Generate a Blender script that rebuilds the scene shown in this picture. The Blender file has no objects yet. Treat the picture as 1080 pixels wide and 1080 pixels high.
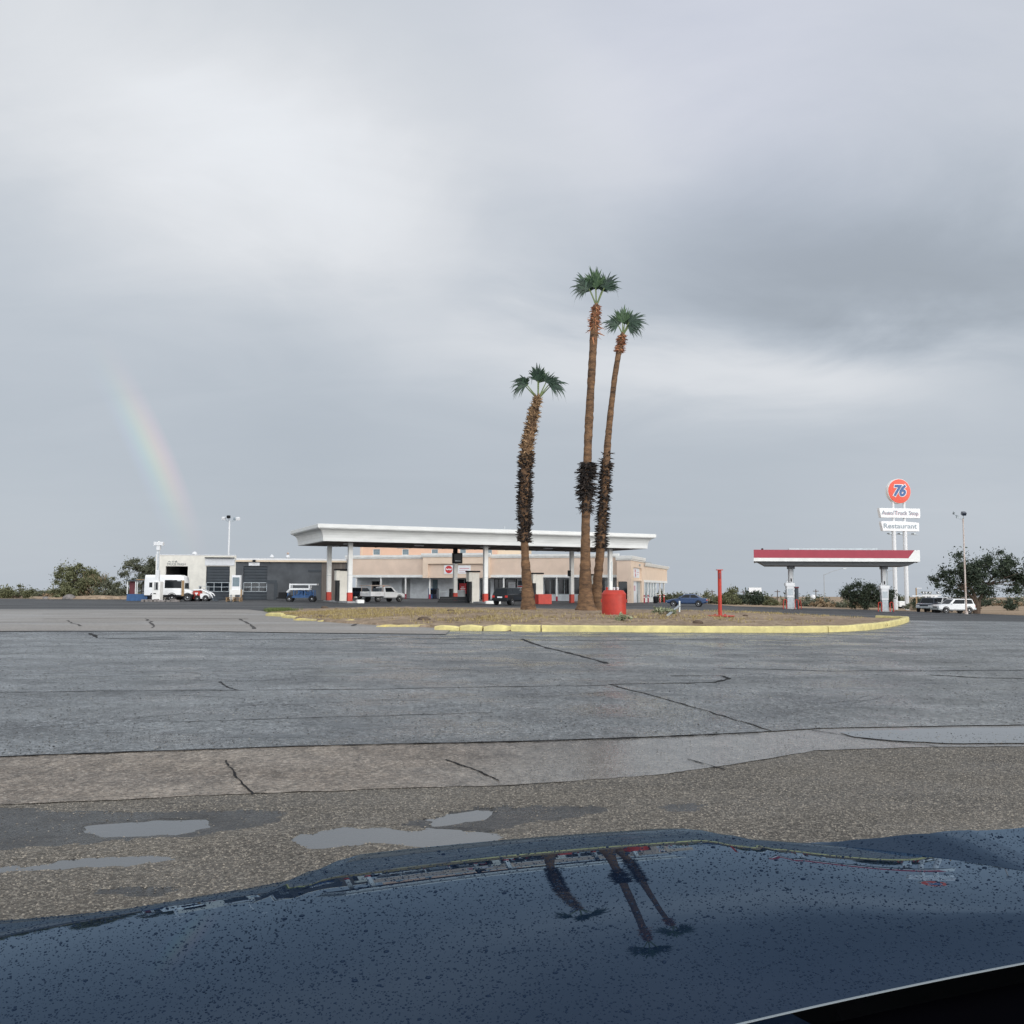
import bpy, math, random
import numpy as np
from mathutils import Vector, Matrix
random.seed(7)
RNG = np.random.default_rng(11)
SC = bpy.context.scene
COL = SC.collection
PI = math.pi
rad = math.radians

# ------------------------------------------------------------------ camera model
CAMZ = 1.5
PITCH, ROLL, FPX = math.atan(80 / 989), rad(0.2), 989.0
_f = Vector((0, math.cos(PITCH), math.sin(PITCH)))
_r0 = Vector((1, 0, 0))
_u0 = Vector((0, -math.sin(PITCH), math.cos(PITCH)))
_r = _r0 * math.cos(ROLL) + _u0 * math.sin(ROLL)
_u = _u0 * math.cos(ROLL) - _r0 * math.sin(ROLL)
cam_d = bpy.data.cameras.new('camera')
cam_d.sensor_width = 36
cam_d.lens = 36 * FPX / 1080
cam_d.clip_start = 0.05
cam_d.clip_end = 20000
cam = bpy.data.objects.new('camera', cam_d)
COL.objects.link(cam)
cam.matrix_world = Matrix(((_r.x, _u.x, -_f.x, 0), (_r.y, _u.y, -_f.y, 0), (_r.z, _u.z, -_f.z, CAMZ), (0, 0, 0, 1)))
SC.camera = cam


def ray(px, py):
    return _f + _r * ((px - 540) / FPX) + _u * ((540 - py) / FPX)


def at(px, py, Y):
    """the point of the place that lies at distance Y along the pixel's sight line (for measuring the photo)"""
    d = ray(px, py)
    t = Y / d.y
    return Vector((d.x * t, Y, CAMZ + d.z * t))


def smooth(t):
    t = min(1.0, max(0.0, t))
    return t * t * (3 - 2 * t)


def gz(X, Y):
    """height of the ground: level near the road, falling gently to the right and away"""
    g = 0.00019 * (min(max(X, -30), 66) + 30) ** 2
    return -g * smooth((Y - 30) / 50) - 0.008 * max(0.0, Y - 135)


def gpt(px, py, h=0.0):
    d = ray(px, py)
    lo, hi = 0.5, 400.0
    for _ in range(60):
        m = (lo + hi) / 2
        t = m / d.y
        if CAMZ + d.z * t > gz(d.x * t, m) + h:
            lo = m
        else:
            hi = m
    t = lo / d.y
    return Vector((d.x * t, lo, gz(d.x * t, lo) + h))


def gx(px, Y):
    """ground point at column px and distance Y"""
    p = at(px, 630, Y)
    return Vector((p.x, Y, gz(p.x, Y)))


# ------------------------------------------------------------------ materials
def nd(nt, typ, **kw):
    n = nt.nodes.new(typ)
    for k, v in kw.items():
        setattr(n, k, v)
    return n


def mat(name, col, rough=0.6, metal=0.0, vary=0.10, scale=3.0, bump=0.0, bscale=40.0, coat=0.0, spec=0.5, island=0.0, col2=None, stretch=None, coord='Object'):
    m = bpy.data.materials.new(name)
    m.use_nodes = True
    nt = m.node_tree
    b = nt.nodes['Principled BSDF']
    b.inputs['Roughness'].default_value = rough
    b.inputs['Metallic'].default_value = metal
    b.inputs['Coat Weight'].default_value = coat
    b.inputs['Coat Roughness'].default_value = 0.02
    b.inputs['Specular IOR Level'].default_value = spec
    tc = nd(nt, 'ShaderNodeTexCoord')
    vec = tc.outputs[coord]
    if stretch:
        mp = nd(nt, 'ShaderNodeMapping')
        mp.inputs['Scale'].default_value = stretch
        nt.links.new(vec, mp.inputs['Vector'])
        vec = mp.outputs[0]
    no = nd(nt, 'ShaderNodeTexNoise')
    no.inputs['Scale'].default_value = scale
    no.inputs['Detail'].default_value = 6
    no.inputs['Roughness'].default_value = 0.65
    nt.links.new(vec, no.inputs['Vector'])
    fac = no.outputs['Fac']
    if island:
        ge = nd(nt, 'ShaderNodeNewGeometry')
        mx = nd(nt, 'ShaderNodeMix')
        mx.inputs[0].default_value = island
        nt.links.new(fac, mx.inputs[2])
        nt.links.new(ge.outputs['Random Per Island'], mx.inputs[3])
        fac = mx.outputs[0]
    rp = nd(nt, 'ShaderNodeValToRGB')
    c = Vector(col)
    if col2 is None:
        lo = [max(0, x * (1 - vary * 1.6)) for x in c]
        hi = [x * (1 + vary) for x in c]
    else:
        lo, hi = c, col2
    rp.color_ramp.elements[0].position = 0.3 if not island else 0.1
    rp.color_ramp.elements[1].position = 0.7 if not island else 0.9
    rp.color_ramp.elements[0].color = (*lo, 1)
    rp.color_ramp.elements[1].color = (*hi, 1)
    nt.links.new(fac, rp.inputs[0])
    nt.links.new(rp.outputs[0], b.inputs['Base Color'])
    if bump:
        n2 = nd(nt, 'ShaderNodeTexNoise')
        n2.inputs['Scale'].default_value = bscale
        n2.inputs['Detail'].default_value = 4
        nt.links.new(vec, n2.inputs['Vector'])
        bp = nd(nt, 'ShaderNodeBump')
        bp.inputs['Strength'].default_value = 1.0
        bp.inputs['Distance'].default_value = bump
        nt.links.new(n2.outputs['Fac'], bp.inputs['Height'])
        nt.links.new(bp.outputs[0], b.inputs['Normal'])
    return m


M = {}
M['white'] = mat('white_paint', (0.80, 0.80, 0.77), 0.45, vary=0.08, scale=1.2)
M['white_fascia'] = mat('white_fascia_metal', (0.70, 0.71, 0.69), 0.4, vary=0.07, scale=0.6, stretch=(1, 1, 4))
M['offwhite'] = mat('cream_wall', (0.77, 0.74, 0.66), 0.8, vary=0.10, scale=0.8)
M['wallwhite'] = mat('white_block_wall', (0.72, 0.75, 0.77), 0.8, vary=0.12, scale=1.5)
M['tan'] = mat('tan_stucco', (0.70, 0.55, 0.44), 0.85, vary=0.06, scale=0.7, bump=0.004, bscale=30)
M['tan_pale_lit'] = mat('pale_lit_tan_stucco', (0.74, 0.59, 0.46), 0.85, vary=0.05, scale=0.7, bump=0.004, bscale=30)  # paler tan paints the lit entrance and wing sides; portal shares it
M['pink'] = mat('pink_stucco', (0.72, 0.48, 0.35), 0.85, vary=0.05, scale=0.5)
M['cream2'] = mat('pale_cream_stucco', (0.76, 0.63, 0.47), 0.85, vary=0.05, scale=0.5)
M['grey_wall'] = mat('grey_painted_wall', (0.085, 0.092, 0.10), 0.75, vary=0.22, scale=0.5)
M['brown_wall'] = mat('weathered_brown_wall', (0.17, 0.145, 0.125), 0.8, vary=0.25, scale=0.8, stretch=(5, 5, .4))
M['door_grey'] = mat('dark_roll_door', (0.035, 0.045, 0.055), 0.5, vary=0.2, scale=0.8)
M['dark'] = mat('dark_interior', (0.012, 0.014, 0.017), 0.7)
M['glass'] = mat('dark_window_glass', (0.012, 0.017, 0.022), 0.06, vary=0.3, scale=0.5)
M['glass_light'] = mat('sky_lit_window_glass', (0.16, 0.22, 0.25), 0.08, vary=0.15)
M['car_glass'] = mat('tinted_car_glass', (0.010, 0.013, 0.016), 0.08, spec=0.22)
M['red'] = mat('red_paint', (0.52, 0.050, 0.028), 0.55, vary=0.14, scale=2.0)
M['orange_red'] = mat('red_orange_paint', (0.44, 0.033, 0.017), 0.5, vary=0.14, scale=2.5, bump=0.004, bscale=8)  # red-orange with slight random tone
M['maroon'] = mat('wine_red_fascia', (0.34, 0.030, 0.055), 0.45, vary=0.06, scale=1)
M['yellow'] = mat('worn_yellow_paint', (0.46, 0.40, 0.19), 0.7, scale=2.2, col2=(0.80, 0.70, 0.29), bump=0.01, bscale=14)
M['yellow_worn'] = mat('flaking_yellow_paint', (0.38, 0.33, 0.22), 0.8, scale=5, col2=(0.75, 0.62, 0.20), bump=0.012, bscale=14)
M['galv'] = mat('galvanised_steel', (0.42, 0.46, 0.48), 0.4, metal=0.5, vary=0.15)
M['steel_white'] = mat('white_steel_pole', (0.70, 0.71, 0.72), 0.5, vary=0.06)
M['rust_pole'] = mat('rusting_white_pole', (0.42, 0.27, 0.19), 0.6, col2=(0.62, 0.60, 0.58), scale=0.5)
M['black'] = mat('black_plastic', (0.010, 0.011, 0.013), 0.6, spec=0.2)
M['rubber'] = mat('tyre_rubber', (0.016, 0.016, 0.017), 0.8)
M['rim'] = mat('alloy_rim', (0.55, 0.56, 0.57), 0.35, metal=0.7)
M['chrome'] = mat('bright_trim', (0.6, 0.6, 0.6), 0.2, metal=0.9)
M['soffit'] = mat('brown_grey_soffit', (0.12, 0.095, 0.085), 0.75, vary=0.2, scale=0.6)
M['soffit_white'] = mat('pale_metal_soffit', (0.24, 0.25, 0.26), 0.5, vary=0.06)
M['conc'] = mat('grey_concrete', (0.36, 0.37, 0.37), 0.75, vary=0.18, scale=1.5)
M['blue_panel'] = mat('blue_painted_panel', (0.045, 0.12, 0.27), 0.6, vary=0.15)
M['maroon_panel'] = mat('maroon_panel', (0.17, 0.035, 0.045), 0.6)
M['blue_frame'] = mat('blue_machine_paint', (0.025, 0.10, 0.26), 0.5, vary=0.2)
M['sign_white'] = mat('white_sign_face', (0.80, 0.81, 0.82), 0.4, vary=0.05, scale=1.2)
M['sign_orange'] = mat('orange_red_sign_face', (0.72, 0.085, 0.045), 0.4, vary=0.05)
M['sign_blue'] = mat('blue_numerals', (0.03, 0.10, 0.28), 0.4)
M['letter_grey'] = mat('faded_grey_lettering', (0.30, 0.36, 0.40), 0.6, vary=0.25, scale=4)
M['letter_dark'] = mat('faded_dark_lettering', (0.08, 0.10, 0.12), 0.7, vary=0.4, scale=6)
M['sign_red'] = mat('red_sign_face', (0.55, 0.028, 0.035), 0.45)
M['pink_text'] = mat('faded_pink_print', (0.62, 0.36, 0.40), 0.6)
M['car_white'] = mat('white_car_paint', (0.82, 0.83, 0.83), 0.3, coat=0.6, vary=0.03)
M['car_blue'] = mat('blue_car_paint', (0.012, 0.046, 0.13), 0.3, coat=0.8, vary=0.05)
M['car_dark'] = mat('black_car_paint', (0.008, 0.010, 0.013), 0.35, coat=0.35, spec=0.3, vary=0.05)
M['car_navy'] = mat('dark_blue_car_paint', (0.016, 0.024, 0.042), 0.25, coat=0.9, vary=0.05)
M['tail'] = mat('red_tail_lamp', (0.55, 0.03, 0.02), 0.25)
M['lamp_clear'] = mat('clear_lamp_lens', (0.7, 0.72, 0.74), 0.15)
M['amber'] = mat('amber_lamp', (0.75, 0.20, 0.03), 0.3)
M['wood'] = mat('raw_wood', (0.36, 0.24, 0.13), 0.8, vary=0.2)
M['stone'] = mat('tan_boulder', (0.40, 0.30, 0.21), 0.9, vary=0.3, scale=3, bump=0.03, bscale=5)
M['greystone'] = mat('grey_boulder', (0.22, 0.20, 0.19), 0.9, vary=0.3, scale=3, bump=0.03, bscale=5)
M['bark'] = mat('palm_bark', (0.026, 0.016, 0.011), 0.9, vary=0.3, scale=2.4, col2=(0.25, 0.140, 0.070), bump=0.03, bscale=9, stretch=(1, 1, 2.6))
M['boot_tan'] = mat('tan_frond_stub', (0.035, 0.020, 0.013), 0.9, col2=(0.40, 0.255, 0.135), island=0.8)
M['boot_dark'] = mat('dark_dead_frond', (0.007, 0.006, 0.006), 0.9, col2=(0.050, 0.037, 0.030), island=0.9)
M['crown_fibre'] = mat('rusty_crown_fibre', (0.10, 0.032, 0.018), 0.9, col2=(0.48, 0.21, 0.10), island=0.8)
M['frond'] = mat('palm_frond', (0.007, 0.022, 0.016), 0.55, col2=(0.034, 0.074, 0.040), island=0.7)
M['frond_young'] = mat('young_palm_frond', (0.025, 0.062, 0.028), 0.55, col2=(0.085, 0.15, 0.065), island=0.7)
M['petiole'] = mat('palm_leaf_stalk', (0.16, 0.21, 0.08), 0.6, vary=0.2)
M['leaf_mid'] = mat('olive_desert_leaves', (0.068, 0.078, 0.034), 0.8, col2=(0.185, 0.188, 0.095), island=0.8)
M['leaf_grey'] = mat('grey_green_leaves', (0.060, 0.070, 0.045), 0.8, col2=(0.17, 0.175, 0.115), island=0.8)
M['leaf_dark'] = mat('dark_green_leaves', (0.012, 0.024, 0.014), 0.7, col2=(0.055, 0.075, 0.040), island=0.8)
M['leaf_tan'] = mat('dry_tan_twigs', (0.20, 0.14, 0.085), 0.9, col2=(0.38, 0.29, 0.18), island=0.8)
M['twig'] = mat('brown_twig', (0.10, 0.07, 0.05), 0.9, vary=0.3)
M['weed'] = mat('pale_weed_leaves', (0.14, 0.16, 0.09), 0.8, col2=(0.36, 0.38, 0.24), island=0.8)
M['grass'] = mat('dry_grass', (0.20, 0.15, 0.06), 0.9, col2=(0.46, 0.37, 0.17), island=0.9)
M['grass_green'] = mat('green_grass', (0.05, 0.09, 0.02), 0.8, col2=(0.16, 0.20, 0.06), island=0.9)

# ------------------------------------------------------------------ mesh builder


class MB:
    def __init__(s):
        s.v, s.f = [], []

    def add(s, vs, fs):
        o = len(s.v)
        s.v += [tuple(p) for p in vs]
        s.f += [tuple(i + o for i in f) for f in fs]
        return s

    def box(s, x0, x1, y0, y1, z0, z1):
        x0, x1 = min(x0, x1), max(x0, x1)
        y0, y1 = min(y0, y1), max(y0, y1)
        z0, z1 = min(z0, z1), max(z0, z1)
        return s.add([(x0, y0, z0), (x1, y0, z0), (x1, y1, z0), (x0, y1, z0), (x0, y0, z1), (x1, y0, z1), (x1, y1, z1), (x0, y1, z1)],
                     [(3, 2, 1, 0), (4, 5, 6, 7), (0, 1, 5, 4), (1, 2, 6, 5), (2, 3, 7, 6), (3, 0, 4, 7)])

    def cbox(s, x0, x1, y0, y1, z0, z1, c=0.03):
        """box with chamfered vertical and top edges"""
        P = lambda k, z: [(x0 + k, y0, z), (x1 - k, y0, z), (x1, y0 + k, z), (x1, y1 - k, z), (x1 - k, y1, z), (x0 + k, y1, z), (x0, y1 - k, z), (x0, y0 + k, z)]
        Q = [(x0 + 2 * c, y0 + c, z1), (x1 - 2 * c, y0 + c, z1), (x1 - c, y0 + 2 * c, z1), (x1 - c, y1 - 2 * c, z1), (x1 - 2 * c, y1 - c, z1), (x0 + 2 * c, y1 - c, z1), (x0 + c, y1 - 2 * c, z1), (x0 + c, y0 + 2 * c, z1)]
        return s.rings([P(c, z0), P(c, z1 - c), Q], True, True)

    def rings(s, rs, cap0=False, cap1=False, closed=True):
        n = len(rs[0])
        vs = [p for r in rs for p in r]
        fs = []
        for k in range(len(rs) - 1):
            for i in range(n if closed else n - 1):
                j = (i + 1) % n
                fs.append((k * n + i, k * n + j, (k + 1) * n + j, (k + 1) * n + i))
        if cap0:
            fs.append(tuple(range(n - 1, -1, -1)))
        if cap1:
            b = (len(rs) - 1) * n
            fs.append(tuple(range(b, b + n)))
        return s.add(vs, fs)

    def tube(s, pts, radii, n=10, caps=True, wob=0.0, rng=random):
        pts = [Vector(p) for p in pts]
        if not hasattr(radii, '__len__'):
            radii = [radii] * len(pts)
        rs = []
        for i, p in enumerate(pts):
            t = (pts[min(i + 1, len(pts) - 1)] - pts[max(i - 1, 0)]).normalized()
            a = Vector((0, 1, 0)) if abs(t.y) < 0.9 else Vector((1, 0, 0))
            x = a.cross(t).normalized()
            y = t.cross(x)
            rs.append([p + (x * math.cos(q * 2 * PI / n) + y * math.sin(q * 2 * PI / n)) * radii[i] * (1 + wob * (rng.random() - 0.5)) for q in range(n)])
        return s.rings(rs, caps, caps)

    def lathe(s, prof, c=(0, 0, 0), n=24, axis='z', cap=True):
        rs = []
        for r, h in prof:
            ring = []
            for q in range(n):
                a = q * 2 * PI / n
                if axis == 'z':
                    ring.append((c[0] + r * math.cos(a), c[1] + r * math.sin(a), c[2] + h))
                else:
                    ring.append((c[0] + r * math.cos(a), c[1] - h, c[2] + r * math.sin(a)))
            rs.append(ring)
        return s.rings(rs, cap, cap)

    def prism(s, poly, y0, y1):
        """outline in x,z pushed from y0 to y1"""
        return s.rings([[(x, y0, z) for x, z in poly], [(x, y1, z) for x, z in poly]], True, True)

    def quad(s, a, b, c, d):
        return s.add([a, b, c, d], [(0, 1, 2, 3)])

    def build(s, name, m, parent=None, smooth_deg=None, loc=None):
        me = bpy.data.meshes.new(name)
        me.from_pydata(s.v, [], s.f)
        me.validate()
        return link(name, me, m, parent, smooth_deg, loc)


def link(name, me, m, parent=None, smooth_deg=None, loc=None):
    if smooth_deg is not None:
        me.polygons.foreach_set('use_smooth', [True] * len(me.polygons))
        me.set_sharp_from_angle(angle=rad(smooth_deg))
    o = bpy.data.objects.new(name, me)
    COL.objects.link(o)
    for mm in (m if isinstance(m, (list, tuple)) else [m]):
        me.materials.append(M[mm] if isinstance(mm, str) else mm)
    if parent:
        o.parent = parent
    if loc is not None:
        o.location = loc
    return o


def npmesh(name, verts, nper, m, parent=None, loc=None):
    """mesh of many separate n-gons, verts = (count*nper, 3)"""
    verts = np.asarray(verts, dtype=np.float32).reshape(-1, 3)
    nf = len(verts) // nper
    me = bpy.data.meshes.new(name)
    me.vertices.add(len(verts))
    me.vertices.foreach_set('co', verts.ravel())
    me.loops.add(len(verts))
    me.loops.foreach_set('vertex_index', np.arange(len(verts), dtype=np.int32))
    me.polygons.add(nf)
    me.polygons.foreach_set('loop_start', np.arange(0, len(verts), nper, dtype=np.int32))
    me.update(calc_edges=True)
    return link(name, me, m, parent, None, loc)


def npmesh_idx(name, verts, faces, m, parent=None, smooth_all=False):
    """faces: (nf, k) index array"""
    verts = np.asarray(verts, dtype=np.float32).reshape(-1, 3)
    faces = np.asarray(faces, dtype=np.int32)
    nf, k = faces.shape
    me = bpy.data.meshes.new(name)
    me.vertices.add(len(verts))
    me.vertices.foreach_set('co', verts.ravel())
    me.loops.add(nf * k)
    me.loops.foreach_set('vertex_index', faces.ravel())
    me.polygons.add(nf)
    me.polygons.foreach_set('loop_start', np.arange(0, nf * k, k, dtype=np.int32))
    if smooth_all:
        me.polygons.foreach_set('use_smooth', [True] * nf)
    me.update(calc_edges=True)
    return link(name, me, m, parent)


def tag(o, label=None, cat=None, group=None, kind=None):
    if label:
        o['label'] = label
    if cat:
        o['category'] = cat
    if group:
        o['group'] = group
    if kind:
        o['kind'] = kind
    return o


def thing(name, label, cat, loc=(0, 0, 0), rz=0.0, group=None):
    o = bpy.data.objects.new(name, None)
    COL.objects.link(o)
    o.location = loc
    o.rotation_euler = (0, 0, rz)
    o.empty_display_size = 0.3
    return tag(o, label, cat, group)


def copy_tree(o, parent=None):
    c = o.copy()
    COL.objects.link(c)
    if parent:
        c.parent = parent
    for ch in list(o.children):
        copy_tree(ch, c)
    return c


_font_cache = {}


def text_mesh(name, txt, size, width, m, parent, loc, rot=(PI / 2, 0, 0), depth=0.01, shear=0.0, offset=0.0, space=1.0):
    cu = bpy.data.curves.new(name, 'FONT')
    cu.body = txt
    cu.size = size
    cu.align_x = 'CENTER'
    cu.align_y = 'CENTER'
    cu.extrude = depth
    cu.shear = shear
    cu.offset = offset
    cu.space_character = space
    cu.resolution_u = 3
    tmp = bpy.data.objects.new(name + '_tmp', cu)
    COL.objects.link(tmp)
    dg = bpy.context.evaluated_depsgraph_get()
    me = bpy.data.meshes.new_from_object(tmp.evaluated_get(dg))
    bpy.data.objects.remove(tmp)
    xs = [v.co.x for v in me.vertices]
    if xs and width:
        k = width / (max(xs) - min(xs))
        cx = (max(xs) + min(xs)) / 2
        for v in me.vertices:
            v.co.x = (v.co.x - cx) * k
    me.materials.clear()
    o = link(name, me, m, parent)
    o.location = loc
    o.rotation_euler = rot
    return o


class Frame:
    """local axes of a building front: x along the front, y into it, z up from its base"""

    def __init__(s, X, Y, deg, z=None):
        s.o = Vector((X, Y, gz(X, Y) if z is None else z))
        s.a = rad(deg)
        s.ax = Vector((math.cos(s.a), math.sin(s.a), 0))
        s.ay = Vector((-math.sin(s.a), math.cos(s.a), 0))

    def on(s, px, py, yl=0.0):
        """local x, z of what the photo shows at (px, py) on the plane y = yl"""
        d = ray(px, py)
        c = Vector((0, 0, CAMZ))
        t = ((s.o - c).dot(s.ay) + yl) / d.dot(s.ay)
        p = c + d * t
        return (p - s.o).dot(s.ax), p.z - s.o.z

    def side(s, px, py, xl):
        """local y, z on the plane x = xl"""
        d = ray(px, py)
        c = Vector((0, 0, CAMZ))
        t = ((s.o - c).dot(s.ax) + xl) / d.dot(s.ax)
        p = c + d * t
        return (p - s.o).dot(s.ay), p.z - s.o.z

    def w(s, x, y, z=0.0):
        p = s.o + s.ax * x + s.ay * y
        return Vector((p.x, p.y, s.o.z + z))

    def gw(s, x, y, h=0.0):
        p = s.w(x, y)
        return Vector((p.x, p.y, gz(p.x, p.y) + h))

# ------------------------------------------------------------------ sky and light
SUN_AZ, SUN_EL = 121.25, 10.0


def dirv(az, el):
    a, e = rad(az), rad(el)
    return (math.sin(a) * math.cos(e), math.cos(a) * math.cos(e), math.sin(e))


def build_world():
    w = bpy.data.worlds.new('World')
    SC.world = w
    w.use_nodes = True
    nt = w.node_tree
    nt.nodes.clear()
    L = nt.links.new
    out = nd(nt, 'ShaderNodeOutputWorld')
    bg = nd(nt, 'ShaderNodeBackground')
    L(bg.outputs[0], out.inputs[0])
    tc = nd(nt, 'ShaderNodeTexCoord')
    nrm = nd(nt, 'ShaderNodeVectorMath', operation='NORMALIZE')
    L(tc.outputs['Generated'], nrm.inputs[0])
    D = nrm.outputs[0]
    sep = nd(nt, 'ShaderNodeSeparateXYZ')
    L(D, sep.inputs[0])

    def ma(op, a, b=None, c=None, clamp=False):
        n = nd(nt, 'ShaderNodeMath', operation=op)
        n.use_clamp = clamp
        for i, v in enumerate((a, b, c)):
            if v is None:
                continue
            if isinstance(v, (int, float)):
                n.inputs[i].default_value = v
            else:
                L(v, n.inputs[i])
        return n.outputs[0]

    deg = 180 / PI
    az = ma('MULTIPLY', ma('ARCTAN2', sep.outputs[0], sep.outputs[1]), deg)
    el = ma('MULTIPLY', ma('ARCSINE', sep.outputs[2]), deg)
    # cloud-deck coordinates: clouds lie in a layer overhead and close up towards the horizon
    inv = ma('DIVIDE', 1.0, ma('ADD', ma('MAXIMUM', sep.outputs[2], 0.0), 0.16))
    cx = ma('MULTIPLY', sep.outputs[0], inv)
    cy = ma('MULTIPLY', sep.outputs[1], inv)
    cv = nd(nt, 'ShaderNodeCombineXYZ')
    L(cx, cv.inputs[0])
    L(cy, cv.inputs[1])

    def noise(scale, detail, rough=0.55, dist=0.0, sx=1.0, sy=1.0, off=0.0):
        mp = nd(nt, 'ShaderNodeMapping')
        mp.inputs['Scale'].default_value = (sx, sy, 1)
        mp.inputs['Location'].default_value = (off, off * .7, 0)
        mp.inputs['Rotation'].default_value = (0, 0, rad(-20))
        L(cv.outputs[0], mp.inputs['Vector'])
        n = nd(nt, 'ShaderNodeTexNoise')
        n.inputs['Scale'].default_value = scale
        n.inputs['Detail'].default_value = detail
        n.inputs['Roughness'].default_value = rough
        n.inputs['Distortion'].default_value = dist
        L(mp.outputs[0], n.inputs['Vector'])
        return n.outputs['Fac']

    n1 = noise(1.3, 7, 0.55, 0.5, off=3.1)
    n2 = noise(1.4, 7, 0.55, 0.5, off=9.7)
    n3 = noise(1.9, 9, 0.58, 0.9, sx=0.7, sy=1.3, off=5.3)
    calm = nd(nt, 'ShaderNodeMapRange', interpolation_type='SMOOTHSTEP')
    L(el, calm.inputs[0])
    calm.inputs[1].default_value = 5
    calm.inputs[2].default_value = 20
    calm.inputs[3].default_value = 0.25
    calm.inputs[4].default_value = 1.0
    n1 = ma('MULTIPLY_ADD', ma('SUBTRACT', n1, 0.5), calm.outputs[0], 0.5)
    n2 = ma('MULTIPLY_ADD', ma('SUBTRACT', n2, 0.5), calm.outputs[0], 0.5)
    n3 = ma('MULTIPLY_ADD', ma('SUBTRACT', n3, 0.5), calm.outputs[0], 0.5)
    azd = ma('ADD', az, ma('MULTIPLY', ma('SUBTRACT', n1, 0.5), 20))
    eld = ma('ADD', el, ma('MULTIPLY', ma('SUBTRACT', n2, 0.5), 13))

    def blob(a0, e0, sa, se, rot, amp):
        c, s = math.cos(rad(rot)), math.sin(rad(rot))
        da = ma('SUBTRACT', azd, a0)
        de = ma('SUBTRACT', eld, e0)
        u = ma('DIVIDE', ma('ADD', ma('MULTIPLY', da, c), ma('MULTIPLY', de, s)), sa)
        v = ma('DIVIDE', ma('SUBTRACT', ma('MULTIPLY', de, c), ma('MULTIPLY', da, s)), se)
        r2 = ma('ADD', ma('MULTIPLY', u, u), ma('MULTIPLY', v, v))
        return ma('MULTIPLY', ma('POWER', 2.718, ma('MULTIPLY', r2, -1.0)), amp)

    # broad light: grey near the horizon, lighter overhead
    mr = nd(nt, 'ShaderNodeMapRange', interpolation_type='SMOOTHSTEP')
    L(el, mr.inputs[0])
    mr.inputs[1].default_value = 0
    mr.inputs[2].default_value = 30
    mr.inputs[3].default_value = 0.515
    mr.inputs[4].default_value = 0.65
    lum = mr.outputs[0]
    for b in SKY_BLOBS:
        lum = ma('ADD', lum, blob(*b))
    lum = ma('ADD', lum, ma('MULTIPLY', ma('SUBTRACT', n3, 0.5), 0.13))
    # broad sky glow added behind the camera, off the sun, to brighten the fronts
    sd = nd(nt, 'ShaderNodeVectorMath', operation='DOT_PRODUCT')
    L(D, sd.inputs[0])
    sd.inputs[1].default_value = dirv(172, 12)
    sg = ma('POWER', ma('MAXIMUM', ma('MULTIPLY_ADD', sd.outputs['Value'], 0.5, 0.5), 0.0), 5.0)
    lum = ma('ADD', lum, ma('MULTIPLY', sg, 2.3))
    # tint: thick cloud is slate blue, thin cloud nearly white
    tm = nd(nt, 'ShaderNodeMapRange', interpolation_type='SMOOTHSTEP')
    L(lum, tm.inputs[0])
    tm.inputs[1].default_value = 0.42
    tm.inputs[2].default_value = 0.82
    mixc = nd(nt, 'ShaderNodeMix', data_type='RGBA')
    L(tm.outputs[0], mixc.inputs[0])
    mixc.inputs[6].default_value = (0.885, 0.992, 1.125, 1)
    mixc.inputs[7].default_value = (0.97, 1.0, 1.045, 1)
    vs = nd(nt, 'ShaderNodeVectorMath', operation='SCALE')
    L(mixc.outputs[2], vs.inputs[0])
    L(lum, vs.inputs['Scale'])
    # lavender cast high on the right
    lav = blob(14, 31, 16, 9, 0, 0.05)
    lv = nd(nt, 'ShaderNodeVectorMath', operation='SCALE')
    lv.inputs[0].default_value = (0.25, 0.10, 0.9)
    L(lav, lv.inputs['Scale'])
    # rainbow: a ring of 41 degrees about the point opposite the sun, seen where rain still falls
    rb = nd(nt, 'ShaderNodeVectorMath', operation='DOT_PRODUCT')
    L(D, rb.inputs[0])
    rb.inputs[1].default_value = tuple(-x for x in dirv(SUN_AZ, SUN_EL))
    ang = ma('MULTIPLY', ma('ARCCOSINE', rb.outputs['Value']), deg)
    rr = nd(nt, 'ShaderNodeMapRange')
    L(ang, rr.inputs[0])
    rr.inputs[1].default_value = 40.1
    rr.inputs[2].default_value = 42.5
    ramp = nd(nt, 'ShaderNodeValToRGB')
    cr = ramp.color_ramp
    cr.elements[0].position, cr.elements[0].color = 0.0, (0, 0, 0, 1)
    cr.elements[1].position, cr.elements[1].color = 1.0, (0, 0, 0, 1)
    for p, c in ((0.16, (0.05, 0.10, 0.20)), (0.34, (0.10, 0.34, 0.24)), (0.50, (0.42, 0.50, 0.12)), (0.66, (0.66, 0.34, 0.09)), (0.82, (0.46, 0.14, 0.14))):
        e = cr.elements.new(p)
        e.color = (*c, 1)
    L(rr.outputs[0], ramp.inputs[0])
    g = ma('DIVIDE', ma('SUBTRACT', el, 7.6), 3.6)
    em = ma('POWER', 2.718, ma('MULTIPLY', ma('MULTIPLY', g, g), -1.0))
    azm = nd(nt, 'ShaderNodeMapRange', interpolation_type='SMOOTHSTEP')
    L(az, azm.inputs[0])
    azm.inputs[1].default_value = -27
    azm.inputs[2].default_value = -22
    em = ma('MULTIPLY', em, azm.outputs[0])
    rv = nd(nt, 'ShaderNodeVectorMath', operation='SCALE')
    L(ramp.outputs[0], rv.inputs[0])
    L(ma('MULTIPLY', em, 0.22), rv.inputs['Scale'])
    ad = nd(nt, 'ShaderNodeVectorMath', operation='ADD')
    L(vs.outputs[0], ad.inputs[0])
    L(lv.outputs[0], ad.inputs[1])
    ad2 = nd(nt, 'ShaderNodeVectorMath', operation='ADD')
    L(ad.outputs[0], ad2.inputs[0])
    L(rv.outputs[0], ad2.inputs[1])
    # the clear sky above the cloud deck
    sky = nd(nt, 'ShaderNodeTexSky', sky_type='NISHITA')
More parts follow.
